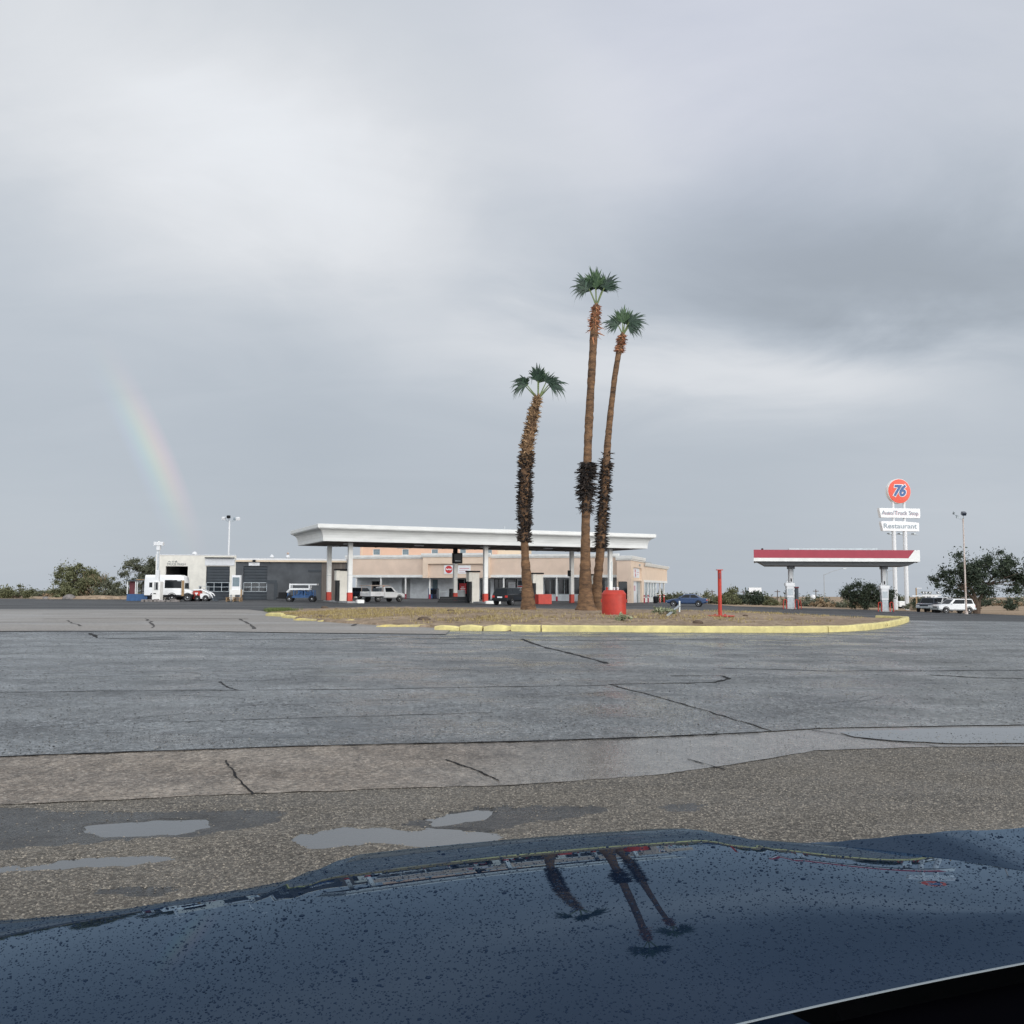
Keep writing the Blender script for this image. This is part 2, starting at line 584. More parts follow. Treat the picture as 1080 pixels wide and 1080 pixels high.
    sky.sun_disc = False
    sky.sun_elevation = rad(SUN_EL)
    sky.sun_rotation = rad(SUN_AZ)
    ss = nd(nt, 'ShaderNodeVectorMath', operation='SCALE')
    L(sky.outputs[0], ss.inputs[0])
    ss.inputs['Scale'].default_value = 0.10
    mx = nd(nt, 'ShaderNodeMix', data_type='RGBA')
    mx.inputs[0].default_value = 0.96
    L(ss.outputs[0], mx.inputs[6])
    L(ad2.outputs[0], mx.inputs[7])
    L(mx.outputs[2], bg.inputs[0])
    bg.inputs[1].default_value = 1.0


SKY_BLOBS = [  # azimuth, elevation, half width, half height, slant, strength
    (-20, 25, 12, 7, -14, 0.18),
    (-8, 21, 11, 4, -22, 0.10),
    (4, 26, 5, 9, 30, 0.06),
    (28, 16.5, 17, 5.5, -10, -0.16),
    (11, 18.5, 13, 4.2, -4, -0.075),
    (17, 12.4, 12, 2.4, -5, 0.22),
    (3, 14.5, 8, 2.6, -8, 0.10),
    (16, 22, 14, 4, 0, -0.03),
    (27, 4, 9, 4, 0, 0.06),
    (-28, 2, 9, 5, 0, 0.04),
    (-14, 10, 6, 5, 0, -0.03),
]
build_world()
sun_d = bpy.data.lights.new('sun', 'SUN')
sun_d.energy = 0.95
sun_d.angle = rad(14)
sun_d.color = (1.0, 0.93, 0.84)
sun = bpy.data.objects.new('sun', sun_d)
COL.objects.link(sun)
sun.rotation_euler = (-Vector(dirv(SUN_AZ, 9))).to_track_quat('-Z', 'Y').to_euler()

SC.view_settings.view_transform = 'Standard'
SC.view_settings.look = 'None'
SC.view_settings.exposure = 0.0
SC.view_settings.gamma = 1.0
SC.render.engine = 'CYCLES'
SC.cycles.max_bounces = 6
SC.cycles.glossy_bounces = 4
SC.cycles.diffuse_bounces = 3
SC.cycles.use_denoising = True

# ------------------------------------------------------------------ ground materials


def ground_mat(name, c_lo, c_hi, agg, r_lo, r_hi, big=0.12, bump=0.006, cell=70.0, streak=(0.25, 1.0, 1.0), agg_amt=0.5, wet=None, stain=0.5, spec=0.5, grain=False):
    """aggregate surface: stones of two tones, wide stains, patches that are wetter (glossier) than others"""
    m = bpy.data.materials.new(name)
    m.use_nodes = True
    nt = m.node_tree
    L = nt.links.new
    b = nt.nodes['Principled BSDF']
    b.inputs['Specular IOR Level'].default_value = spec
    tc = nd(nt, 'ShaderNodeTexCoord')
    mp = nd(nt, 'ShaderNodeMapping')
    mp.inputs['Scale'].default_value = streak
    L(tc.outputs['Object'], mp.inputs[0])
    nb = nd(nt, 'ShaderNodeTexNoise')
    nb.inputs['Scale'].default_value = big
    nb.inputs['Detail'].default_value = 8
    nb.inputs['Roughness'].default_value = 0.6
    nb.inputs['Distortion'].default_value = 0.6
    L(mp.outputs[0], nb.inputs['Vector'])
    rp = nd(nt, 'ShaderNodeValToRGB')
    rp.color_ramp.elements[0].position = 0.32
    rp.color_ramp.elements[1].position = 0.68
    rp.color_ramp.elements[0].color = (*c_lo, 1)
    rp.color_ramp.elements[1].color = (*c_hi, 1)
    L(nb.outputs['Fac'], rp.inputs[0])
    vo = nd(nt, 'ShaderNodeTexVoronoi')
    vo.inputs['Scale'].default_value = cell
    L(tc.outputs['Object'], vo.inputs['Vector'])
    sp = nd(nt, 'ShaderNodeSeparateColor')
    L(vo.outputs['Color'], sp.inputs[0])
    r2 = nd(nt, 'ShaderNodeValToRGB')
    r2.color_ramp.elements[0].position = 0.55
    r2.color_ramp.elements[1].position = 1.0
    r2.color_ramp.elements[0].color = (0, 0, 0, 1)
    r2.color_ramp.elements[1].color = (agg_amt,) * 3 + (1,)
    L(sp.outputs[0], r2.inputs[0])
    mx = nd(nt, 'ShaderNodeMix', data_type='RGBA')
    L(r2.outputs[0], mx.inputs[0])
    L(rp.outputs[0], mx.inputs[6])
    mx.inputs[7].default_value = (*agg, 1)
    n3 = nd(nt, 'ShaderNodeTexNoise')
    n3.inputs['Scale'].default_value = cell * 0.35
    n3.inputs['Detail'].default_value = 5
    n3.inputs['Roughness'].default_value = 0.7
    L(tc.outputs['Object'], n3.inputs['Vector'])
    mr = nd(nt, 'ShaderNodeMapRange')
    L(n3.outputs['Fac'], mr.inputs[0])
    mr.inputs[1].default_value = 0.3
    mr.inputs[2].default_value = 0.7
    mr.inputs[3].default_value = 1 - stain
    mr.inputs[4].default_value = 1 + stain * 0.6
    mu = nd(nt, 'ShaderNodeMix', data_type='RGBA', blend_type='MULTIPLY')
    mu.inputs[0].default_value = 1
    L(mx.outputs[2], mu.inputs[6])
    cc = nd(nt, 'ShaderNodeCombineColor')
    for i in range(3):
        L(mr.outputs[0], cc.inputs[i])
    L(cc.outputs[0], mu.inputs[7])
    L(mu.outputs[2], b.inputs['Base Color'])
    if grain:
        ng = nd(nt, 'ShaderNodeTexNoise')
        ng.inputs['Scale'].default_value = 5.0
        ng.inputs['Detail'].default_value = 10
        ng.inputs['Roughness'].default_value = 0.85
        mg = nd(nt, 'ShaderNodeMapping')
        mg.inputs['Scale'].default_value = (1.0, 0.55, 1)
        L(tc.outputs['Object'], mg.inputs[0])
        L(mg.outputs[0], ng.inputs['Vector'])
        mrg = nd(nt, 'ShaderNodeMapRange')
        L(ng.outputs['Fac'], mrg.inputs[0])
        mrg.inputs[1].default_value = 0.36
        mrg.inputs[2].default_value = 0.64
        mrg.inputs[3].default_value = 0.42
        mrg.inputs[4].default_value = 1.50
        cg = nd(nt, 'ShaderNodeCombineColor')
        for i in range(3):
            L(mrg.outputs[0], cg.inputs[i])
        mu2 = nd(nt, 'ShaderNodeMix', data_type='RGBA', blend_type='MULTIPLY')
        mu2.inputs[0].default_value = 1
        L(mu.outputs[2], mu2.inputs[6])
        L(cg.outputs[0], mu2.inputs[7])
        mu = mu2
        L(mu.outputs[2], b.inputs['Base Color'])
    if grain == 'road':
        wt = nd(nt, 'ShaderNodeTexWave', wave_type='RINGS')
        wt.inputs['Scale'].default_value = 0.16
        wt.inputs['Distortion'].default_value = 5.0
        wt.inputs['Detail'].default_value = 3.0
        wt.inputs['Detail Scale'].default_value = 0.6
        mw_ = nd(nt, 'ShaderNodeMapping')
        mw_.inputs['Location'].default_value = (9, -31, 0)
        L(tc.outputs['Object'], mw_.inputs[0])
        L(mw_.outputs[0], wt.inputs['Vector'])
        mrw = nd(nt, 'ShaderNodeMapRange')
        L(wt.outputs['Fac'], mrw.inputs[0])
        mrw.inputs[3].default_value = 0.86
        mrw.inputs[4].default_value = 1.12
        # the road's colour turns warmer towards the right
        sx_ = nd(nt, 'ShaderNodeSeparateXYZ')
        L(tc.outputs['Object'], sx_.inputs[0])
        mrx = nd(nt, 'ShaderNodeMapRange', interpolation_type='SMOOTHSTEP')
        L(sx_.outputs[0], mrx.inputs[0])
        mrx.inputs[1].default_value = -2
        mrx.inputs[2].default_value = 9
        mcx = nd(nt, 'ShaderNodeMix', data_type='RGBA')
        L(mrx.outputs[0], mcx.inputs[0])
        mcx.inputs[6].default_value = (1, 1, 1, 1)
        mcx.inputs[7].default_value = (1.05, 1.01, 0.95, 1)
        sc_ = nd(nt, 'ShaderNodeVectorMath', operation='SCALE')
        L(mcx.outputs[2], sc_.inputs[0])
        L(mrw.outputs[0], sc_.inputs['Scale'])
        mu3 = nd(nt, 'ShaderNodeMix', data_type='RGBA', blend_type='MULTIPLY')
        mu3.inputs[0].default_value = 1
        L(mu.outputs[2], mu3.inputs[6])
        L(sc_.outputs[0], mu3.inputs[7])
        mu = mu3
        L(mu.outputs[2], b.inputs['Base Color'])
    nr = nd(nt, 'ShaderNodeTexNoise')
    nr.inputs['Scale'].default_value = big * 2.4
    nr.inputs['Detail'].default_value = 7
    nr.inputs['Roughness'].default_value = 0.6
    mp2 = nd(nt, 'ShaderNodeMapping')
    mp2.inputs['Scale'].default_value = streak
    mp2.inputs['Location'].default_value = (13, 7, 0)
    L(tc.outputs['Object'], mp2.inputs[0])
    L(mp2.outputs[0], nr.inputs['Vector'])
    mr2 = nd(nt, 'ShaderNodeMapRange', interpolation_type='SMOOTHSTEP')
    L(nr.outputs['Fac'], mr2.inputs[0])
    mr2.inputs[1].default_value = 0.36
    mr2.inputs[2].default_value = 0.64
    mr2.inputs[3].default_value = r_lo
    mr2.inputs[4].default_value = r_hi
    L(mr2.outputs[0], b.inputs['Roughness'])
    bp = nd(nt, 'ShaderNodeBump')
    bp.inputs['Distance'].default_value = bump
    bp.inputs['Strength'].default_value = 1
    ad = nd(nt, 'ShaderNodeMath', operation='ADD')
    L(vo.outputs['Distance'], ad.inputs[0])
    L(n3.outputs['Fac'], ad.inputs[1])
    L(ad.outputs[0], bp.inputs['Height'])
    L(bp.outputs[0], b.inputs['Normal'])
    if wet:  # wetness that grows along x: (x0, x1, wet tint multiplier, wet roughness)
        x0, x1, tint, wr = wet
        sx = nd(nt, 'ShaderNodeSeparateXYZ')
        L(tc.outputs['Object'], sx.inputs[0])
        ao = nd(nt, 'ShaderNodeMath', operation='MULTIPLY_ADD')
        L(nb.outputs['Fac'], ao.inputs[0])
        ao.inputs[1].default_value = (x1 - x0) * 0.9
        L(sx.outputs[0], ao.inputs[2])
        w = nd(nt, 'ShaderNodeMapRange', interpolation_type='SMOOTHSTEP')
        L(ao.outputs[0], w.inputs[0])
        w.inputs[1].default_value = x0 + (x1 - x0) * 0.45
        w.inputs[2].default_value = x1 + (x1 - x0) * 0.45
        m3 = nd(nt, 'ShaderNodeMix', data_type='RGBA')
        L(w.outputs[0], m3.inputs[0])
        L(mu.outputs[2], m3.inputs[6])
        m4 = nd(nt, 'ShaderNodeMix', data_type='RGBA', blend_type='MULTIPLY')
        m4.inputs[0].default_value = 1
        L(mu.outputs[2], m4.inputs[6])
        m4.inputs[7].default_value = (*tint, 1)
        L(m4.outputs[2], m3.inputs[7])
        L(m3.outputs[2], b.inputs['Base Color'])
        m5 = nd(nt, 'ShaderNodeMix')
        L(w.outputs[0], m5.inputs[0])
        L(mr2.outputs[0], m5.inputs[2])
        m5.inputs[3].default_value = wr
        L(m5.outputs[0], b.inputs['Roughness'])
        m6 = nd(nt, 'ShaderNodeMath', operation='MULTIPLY_ADD')
        L(w.outputs[0], m6.inputs[0])
        m6.inputs[1].default_value = -0.85
        m6.inputs[2].default_value = 1.0
        L(m6.outputs[0], bp.inputs['Strength'])
    return m


M['asphalt'] = ground_mat('damp_asphalt', (0.040, 0.048, 0.056), (0.175, 0.190, 0.198), (0.34, 0.35, 0.36), 0.15, 0.48, big=0.30, bump=0.012, cell=45, agg_amt=0.7, streak=(0.8, 1, 1), stain=0.75, grain='road')
M['asphalt_far'] = ground_mat('dark_damp_asphalt', (0.036, 0.038, 0.041), (0.060, 0.062, 0.064), (0.12, 0.12, 0.12), 0.5, 0.75, big=0.15, bump=0.01, cell=30, streak=(0.2, 1, 1), spec=0.35)
M['gutter'] = ground_mat('concrete_gutter', (0.165, 0.135, 0.110), (0.285, 0.240, 0.195), (0.40, 0.36, 0.31), 0.55, 0.75, big=0.6, bump=0.008, cell=60, streak=(0.5, 1, 1), agg_amt=0.7, stain=0.7, grain=True, wet=(-1.4, 0.9, (0.62, 0.66, 0.70), 0.17))
M['apron'] = ground_mat('pale_concrete_slabs', (0.19, 0.175, 0.16), (0.30, 0.27, 0.24), (0.34, 0.32, 0.29), 0.34, 0.6, big=0.12, bump=0.006, cell=25, streak=(0.3, 1, 1))
M['gravel'] = ground_mat('gravel_bed', (0.085, 0.077, 0.066), (0.180, 0.160, 0.132), (0.42, 0.38, 0.32), 0.6, 0.85, big=0.55, bump=0.02, cell=75, streak=(0.6, 1, 1), agg_amt=0.75, stain=0.6)
M['mud'] = ground_mat('dark_wet_mud', (0.020, 0.020, 0.021), (0.036, 0.035, 0.034), (0.13, 0.12, 0.10), 0.14, 0.45, big=0.9, bump=0.010, cell=70, streak=(0.6, 1, 1), agg_amt=0.4, stain=0.4)
M['desert'] = ground_mat('desert_sand', (0.26, 0.185, 0.12), (0.44, 0.33, 0.23), (0.5, 0.40, 0.30), 0.9, 0.95, big=0.05, bump=0.03, cell=6, agg_amt=0.3, streak=(0.5, 1, 1), spec=0.2)
M['dirt'] = ground_mat('tan_island_dirt', (0.22, 0.158, 0.105), (0.38, 0.290, 0.205), (0.46, 0.37, 0.28), 0.9, 0.95, big=0.45, bump=0.03, cell=9, agg_amt=0.4, streak=(0.5, 1, 1), spec=0.2)
mw = bpy.data.materials.new('puddle_water')
mw.use_nodes = True
_b = mw.node_tree.nodes['Principled BSDF']
_b.inputs['Base Color'].default_value = (0.10, 0.105, 0.11, 1)
_b.inputs['Roughness'].default_value = 0.03
_b.inputs['IOR'].default_value = 1.36
_n = nd(mw.node_tree, 'ShaderNodeTexNoise')
_n.inputs['Scale'].default_value = 9
_bp = nd(mw.node_tree, 'ShaderNodeBump')
_bp.inputs['Distance'].default_value = 0.0012
mw.node_tree.links.new(_n.outputs['Fac'], _bp.inputs['Height'])
mw.node_tree.links.new(_bp.outputs[0], _b.inputs['Normal'])
M['water'] = mw
M['crack'] = mat('asphalt_crack', (0.022, 0.022, 0.023), 0.8, vary=0.3, spec=0.1)
M['tar'] = mat('dark_slab_joint', (0.045, 0.04, 0.036), 0.8, vary=0.3)

# ------------------------------------------------------------------ ground sheets


def grid_sheet(name, xs, ys, h, m, kind='structure'):
    vs = np.array([(x, y, gz(x, y) + h) for y in ys for x in xs])
    nx, ny = len(xs), len(ys)
    idx = np.arange(nx * ny).reshape(ny, nx)
    fs = np.stack([idx[:-1, :-1], idx[:-1, 1:], idx[1:, 1:], idx[1:, :-1]], -1).reshape(-1, 4)
    o = npmesh_idx(name, vs, fs, m, smooth_all=True)
    return tag(o, kind=kind)


def steps(a, b, d):
    n = max(2, int(round((b - a) / d)) + 1)
    return list(np.linspace(a, b, n))


xs = [-6000, -3000, -1500, -800, -400, -250] + steps(-180, 180, 4) + [250, 400, 800, 1500, 3000, 6000]
ys = [-60, -30, -10] + [0, 8] + steps(12, 180, 4) + [220, 280, 360, 480, 700, 1100, 1800, 3000, 5000, 8000]
grid_sheet('desert_ground', xs, ys, -0.06, 'desert')


def flat(name, pts, h, m, kind='structure'):
    """an irregular sheet on the level ground by the road"""
    me = bpy.data.meshes.new(name)
    me.from_pydata([(p.x, p.y, h) for p in pts], [], [tuple(range(len(pts)))])
    o = link(name, me, m)
    return tag(o, kind=kind)


def pxline(pts, jit=0.0, sub=6):
    """ground points along a line measured in the photo, subdivided, slightly wandering"""
    w = [gpt(*p) for p in pts]
    out = []
    for a, b in zip(w[:-1], w[1:]):
        for k in range(sub):
            t = k / sub
            p = a.lerp(b, t)
            j = jit * (b - a).length
            out.append(Vector((p.x + random.uniform(-j, j) * .5, p.y + random.uniform(-j, j), p.z)))
    out.append(w[-1])
    return out


EDGE_TOP = [(-260, 803), (0, 798), (45, 796), (340, 786), (540, 782), (690, 777), (800, 772), (865, 768), (1031, 765), (1300, 762)]
EDGE_BOT = [(-260, 856), (0, 848), (45, 846), (270, 836), (540, 827), (690, 817), (770, 806), (860, 791), (985, 787), (1031, 787), (1300, 784)]
top = pxline(EDGE_TOP, 0.006, 14)
bot = pxline(EDGE_BOT, 0.012, 14)
# shoulder under the car, concrete gutter, then the road and the lot beyond
flat('gravel_shoulder', [Vector((-30, -6, 0)), Vector((30, -6, 0))] + [Vector((30, bot[-1].y, 0))] + bot[::-1] + [Vector((-30, bot[0].y, 0))], -0.05, 'gravel')
flat('concrete_gutter', [Vector((-30, bot[0].y, 0))] + bot + [Vector((30, bot[-1].y, 0)), Vector((30, top[-1].y, 0))] + top[::-1] + [Vector((-30, top[0].y, 0))], -0.004, 'gutter')
flat('asphalt_road', [Vector((-30, top[0].y, 0))] + top + [Vector((30, top[-1].y, 0)), Vector((30, 29.9, 0)), Vector((-30, 29.9, 0))], 0.002, 'asphalt')
for sx0, sx1, nm in ((-150, -30, 'asphalt_road'), (30, 150, 'asphalt_road')):
    flat(nm, [Vector((sx0, -6, 0)), Vector((sx1, -6, 0)), Vector((sx1, 29.9, 0)), Vector((sx0, 29.9, 0))], 0.0, 'asphalt')
grid_sheet('asphalt_lot', steps(-150, 150, 3), steps(29.9, 52, 1.5), 0.002, 'asphalt')
grid_sheet('asphalt_lot', steps(-150, 150, 3), steps(52, 114, 2), 0.002, 'asphalt_far')
grid_sheet('asphalt_lot', steps(-48, 27, 3), steps(114, 146, 2), 0.002, 'asphalt_far')
# slab apron left of the island
ap = [gpt(*p) for p in [(-250, 668), (45, 666), (200, 666), (330, 668), (470, 669.5), (478, 662), (300, 651), (278, 645), (262, 643.2), (45, 643), (-250, 643)]]
bmv = [(p.x, p.y, gz(p.x, p.y) + 0.022) for p in ap]
_me = bpy.data.meshes.new('concrete_apron')
_me.from_pydata(bmv, [], [tuple(range(len(bmv)))])
tag(link('concrete_apron', _me, 'apron'), kind='structure')


def ribbon(name, px, w, h, m, jit=0.03, sub=8, wj=0.6):
    ps = pxline(px, jit, sub)
    L_, R_ = [], []
    for i, p in enumerate(ps):
        t = (ps[min(i + 1, len(ps) - 1)] - ps[max(i - 1, 0)])
        n = Vector((-t.y, t.x, 0)).normalized()
        ww = w * (1 + random.uniform(-wj, wj)) / 2
        L_.append(p + n * ww)
        R_.append(p - n * ww)
    mb = MB()
    n = len(ps)
    mb.add([(p.x, p.y, gz(p.x, p.y) + h) for p in L_ + R_], [(i, i + n, i + n + 1, i + 1) for i in range(n - 1)])
    return tag(mb.build(name, m), kind='structure')


for px_, w_ in [
    ([(549, 674), (579, 684), (609, 691), (640, 700)], 0.10),
    ([(642, 722), (693, 735), (748, 751), (813, 771)], 0.032),
    ([(642, 722), (753, 720), (769, 716), (762, 713), (707, 713)], 0.07),
    ([(-40, 731), (45, 730), (244, 728), (396, 727), (640, 723)], 0.032),
    ([(232, 719), (240, 725), (250, 728)], 0.03),
    ([(980, 712), (1000, 713), (1031, 715), (1080, 716)], 0.08),
    ([(95, 668), (102, 673), (170, 674.5), (330, 675), (420, 672)], 0.12),
    ([(430, 673), (520, 674.5), (640, 676), (760, 674), (900, 677)], 0.08),
    ([(760, 705), (880, 708), (1080, 707)], 0.05),
    ([(180, 762), (330, 757), (520, 752)], 0.02),
]:
    ribbon('road_crack', px_, w_, 0.006, 'crack', 0.02)
for px_, w_ in [([(857, 770), (910, 778), (989, 787)], 0.022), ([(237, 802), (250, 820), (267, 838)], 0.014), ([(470, 801), (500, 811), (526, 823)], 0.02), ([(725, 800), (765, 812)], 0.018)]:
    ribbon('gutter_joint', px_, w_, 0.001, 'crack', 0.03)
for px_, w_ in [([(156, 653), (160, 663)], 0.09), ([(255, 653), (268, 664)], 0.10), ([(45, 653.5), (156, 653), (262, 653.2)], 0.25), ([(70, 655), (85, 661)], 0.08), ([(200, 645), (350, 651)], 0.10), ([(45, 648), (150, 648)], 0.18), ([(372, 661), (378, 657)], 0.12)]:
    ribbon('slab_joint', px_, w_, 0.028, 'tar', 0.02)
# fine branching cracks
_rc = random.Random(31)
for k in range(30):
    y = _rc.uniform(9.5, 30)
    x = _rc.uniform(-.55, .55) * y
    a = _rc.uniform(-.5, .5) + (PI / 2 if _rc.random() < .35 else 0)
    P = [Vector((x, y, 0))]
    for _ in range(_rc.randint(7, 18)):
        a += _rc.uniform(-.55, .55)
        P.append(P[-1] + Vector((math.cos(a), math.sin(a) * .8, 0)) * _rc.uniform(.10, .30))
    w = .006 + .0006 * y
    mb = MB()
    Lf = [p + Vector((0, w * _rc.uniform(.3, 1.3), 0)) for p in P]
    n = len(P)
    mb.add([(p.x, p.y, gz(p.x, p.y) + .0055) for p in Lf + P], [(i, i + n, i + n + 1, i + 1) for i in range(n - 1)])
    if P[-1].y < 29.5 and P[0].y > 9.3 and min(p.y for p in P) > 9.2:
        tag(mb.build('road_crack', 'crack'), kind='structure')
# fresh tar edge where the asphalt meets the gutter
ribbon('tar_edge', [(0, 798.5), (45, 796.5), (340, 786.5), (540, 782.5), (690, 777.5), (800, 772.5)], 0.035, 0.006, 'crack', 0.008, 14)


def puddle(name, pts, h, m, wob=0.03, sub=5):
    ps = pxline(pts + [pts[0]], wob, sub)[:-1]
    return flat(name, ps, h, m)


POOLS = [
    ([(96, 869), (130, 865), (172, 863), (216, 861), (207, 868), (186, 875), (150, 879), (112, 878)], .030),
    ([(301, 881), (318, 876), (364, 872), (410, 869), (457, 873), (522, 876), (535, 879), (521, 883), (457, 888), (387, 887), (341, 893), (308, 890)], .030),
    ([(452, 860), (480, 855), (510, 853.5), (505, 861), (466, 865)], .026),
    ([(-50, 912), (45, 907), (86, 902), (140, 900), (180, 898), (183, 902), (109, 909), (45, 914), (-50, 919)], .026),
]
MUDS = [
    [(-60, 851), (0, 851), (45, 855), (120, 856), (200, 854), (290, 853), (303, 856), (258, 871), (200, 883), (130, 889), (45, 892), (-60, 894)],
    [(105, 937), (130, 934), (160, 934), (178, 938), (160, 943), (125, 943)],
    [(420, 868), (470, 856), (520, 851), (620, 849), (640, 853), (560, 868), (520, 874), (455, 871)],
    [(690, 850), (720, 846), (742, 848), (730, 856), (700, 857)],
]


def sdf(poly, X, Y):
    """signed distance (inside negative) from arrays of points to a polygon"""
    P = [(p.x, p.y) for p in (gpt(*q) for q in poly)]
    d = np.full(X.shape, 1e9)
    ins = np.zeros(X.shape, bool)
    for (x1, y1), (x2, y2) in zip(P, P[1:] + P[:1]):
        ex, ey = x2 - x1, y2 - y1
        t = np.clip(((X - x1) * ex + (Y - y1) * ey) / (ex * ex + ey * ey), 0, 1)
        d = np.minimum(d, np.hypot(X - x1 - t * ex, Y - y1 - t * ey))
        c = ((y1 > Y) != (y2 > Y)) & (X < (x2 - x1) * (Y - y1) / (y2 - y1 + 1e-12) + x1)
        ins ^= c
    return np.where(ins, -d, d)


from mathutils import noise as mnoise
GX = np.arange(-7.5, 7.51, .04)
GY = np.arange(2.0, 9.75, .035)
XX, YY = np.meshgrid(GX, GY)
N1 = np.array([[mnoise.fractal((x * 1.6, y * 2.2, 0), 1.0, 2.0, 4) for x in GX] for y in GY])
N2 = np.array([[mnoise.noise((x * 9, y * 11, 3)) for x in GX] for y in GY])
HH = -0.009 + .005 * np.clip(N1, -1, 1) + .003 * N2
MUDM = np.zeros(XX.shape, bool)
for q in MUDS:
    w_ = sdf(q, XX, YY) + .10 * N1 + .05 * N2
    MUDM |= w_ < 0
    HH -= .006 * np.clip(1 - (w_ + .1) / .15, 0, 1)
for q, dp in POOLS:
    w_ = sdf(q, XX, YY) + .07 * N1 + .035 * N2
    HH -= dp * np.clip((.095 - w_) / .17, 0, 1) ** 1.3
_bb = np.interp(GX, [p.x for p in bot], [p.y for p in bot])
HH = np.where(YY > _bb[None, :] - .06, np.minimum(HH, -.006), HH)
gi = np.arange(XX.size).reshape(XX.shape)
fs = np.stack([gi[:-1, :-1], gi[:-1, 1:], gi[1:, 1:], gi[1:, :-1]], -1).reshape(-1, 4)
keep = (YY[:-1, :-1] < _bb[None, :-1] + .12).ravel()
fm_ = MUDM[:-1, :-1].ravel()[keep]
go = npmesh_idx('gravel_shoulder', np.stack([XX, YY, HH], -1).reshape(-1, 3), fs[keep], ['gravel', 'mud'], smooth_all=True)
go.data.polygons.foreach_set('material_index', fm_.astype(np.int32))
tag(go, kind='structure')


def shz(x, y):
    i = min(max(int(round((x - GX[0]) / .04)), 0), len(GX) - 1)
    j = min(max(int(round((y - GY[0]) / .035)), 0), len(GY) - 1)
    return HH[j, i], MUDM[j, i]


WATER_Z = -0.0235
_own = np.full(XX.shape, -1)
_best = np.full(XX.shape, .40)
for k, (q, dp) in enumerate(POOLS):
    w_ = sdf(q, XX, YY)
    m_ = (w_ < _best) & (HH < WATER_Z + .004)
    _own[m_] = k
    _best[m_] = w_[m_]
for k in range(len(POOLS)):
    cell = (_own[:-1, :-1] == k) | ((_own[1:, 1:] == k) & (_own[:-1, :-1] < 0)) | ((_own[:-1, 1:] == k) & (_own[:-1, :-1] < 0) & (_own[1:, 1:] < 0))
    fk = fs[cell.ravel()]
    used, inv = np.unique(fk, return_inverse=True)
    wv = np.stack([XX.ravel()[used], YY.ravel()[used], np.full(len(used), WATER_Z)], -1)
    tag(npmesh_idx('puddle', wv, inv.reshape(-1, 4), 'water'), kind='structure')
puddle('puddle', [(884, 772), (960, 769), (1090, 767), (1300, 765), (1300, 781), (1080, 784), (1000, 784), (940, 781), (900, 777)], 0.003, 'water', 0.02)
# thin broken film of water lying on the asphalt
mf = bpy.data.materials.new('thin_water_film')
mf.use_nodes = True
_nt = mf.node_tree
_b = _nt.nodes['Principled BSDF']
_b.inputs['Base Color'].default_value = (0.05, 0.052, 0.054, 1)
_b.inputs['Roughness'].default_value = 0.12
_tc = nd(_nt, 'ShaderNodeTexCoord')
_mp = nd(_nt, 'ShaderNodeMapping')
_mp.inputs['Scale'].default_value = (0.5, 1.2, 1)
_no = nd(_nt, 'ShaderNodeTexNoise')
_no.inputs['Scale'].default_value = 1.5
_no.inputs['Detail'].default_value = 9
_no.inputs['Roughness'].default_value = 0.72
_nt.links.new(_tc.outputs['Object'], _mp.inputs[0])
_nt.links.new(_mp.outputs[0], _no.inputs['Vector'])
_mr = nd(_nt, 'ShaderNodeMapRange', interpolation_type='SMOOTHSTEP')
_mr.inputs[1].default_value = 0.50
_mr.inputs[2].default_value = 0.62
_mr.inputs[4].default_value = 0.55
_nt.links.new(_no.outputs['Fac'], _mr.inputs[0])
_nt.links.new(_mr.outputs[0], _b.inputs['Alpha'])
M['film'] = mf
puddle('water_film', [(160, 783), (170, 772), (260, 764), (400, 759), (500, 757), (560, 761), (540, 772), (440, 777), (330, 780), (240, 784)], 0.006, 'film', 0.05)
puddle('water_film', [(-80, 715), (120, 703), (420, 700), (500, 706), (330, 716), (100, 724), (-80, 728)], 0.006, 'film', 0.05)

# ------------------------------------------------------------------ loose gravel (real pebbles near the car)


def pebbles(n, inside, zoff, smin, smax, name, m):
    P = []
    while len(P) < n:
        y = random.uniform(3.0, 9.1)
        x = random.uniform(-0.62 * y - .3, 0.62 * y + .3)
        if inside(x, y):
            P.append((x, y))
    P = np.array(P)
    base = np.array([(1, 0, 0), (0.3, .95, 0), (-.8, .6, 0), (-.8, -.6, 0), (.3, -.95, 0), (0.15, 0.1, .8), (0, 0, -.4)])
    F = [(0, 1, 5), (1, 2, 5), (2, 3, 5), (3, 4, 5), (4, 0, 5)]
    s = smin + (smax - smin) * RNG.random(n) ** 2.5
    th = RNG.random(n) * 2 * PI
    jit = RNG.normal(1, .18, (n, 7, 3))
    V = base[None] * jit * s[:, None, None]
    V[:, :, 2] *= .75
    c, sn = np.cos(th)[:, None], np.sin(th)[:, None]
    X = V[:, :, 0] * c - V[:, :, 1] * sn + P[:, 0:1]
    Y = V[:, :, 0] * sn + V[:, :, 1] * c + P[:, 1:2]
    Z = V[:, :, 2] + zoff + np.array([shz(a, b)[0] for a, b in P])[:, None]
    V = np.stack([X, Y, Z], -1)
    idx = (np.arange(n) * 7)[:, None, None] + np.array(F)[None]
    o = npmesh_idx(name, V.reshape(-1, 3), idx.reshape(-1, 3), m)
    return tag(o, 'loose tan and grey gravel scattered over the road shoulder', 'gravel', kind='stuff')


_bx = np.array([p.x for p in bot])
_by = np.array([p.y for p in bot])


def in_poly(poly):
    A = [(p.x, p.y) for p in poly]

    def f(x, y):
        c = False
        for (x1, y1), (x2, y2) in zip(A, A[1:] + A[:1]):
            if (y1 > y) != (y2 > y) and x < (x2 - x1) * (y - y1) / (y2 - y1) + x1:
                c = not c
        return c
    return f



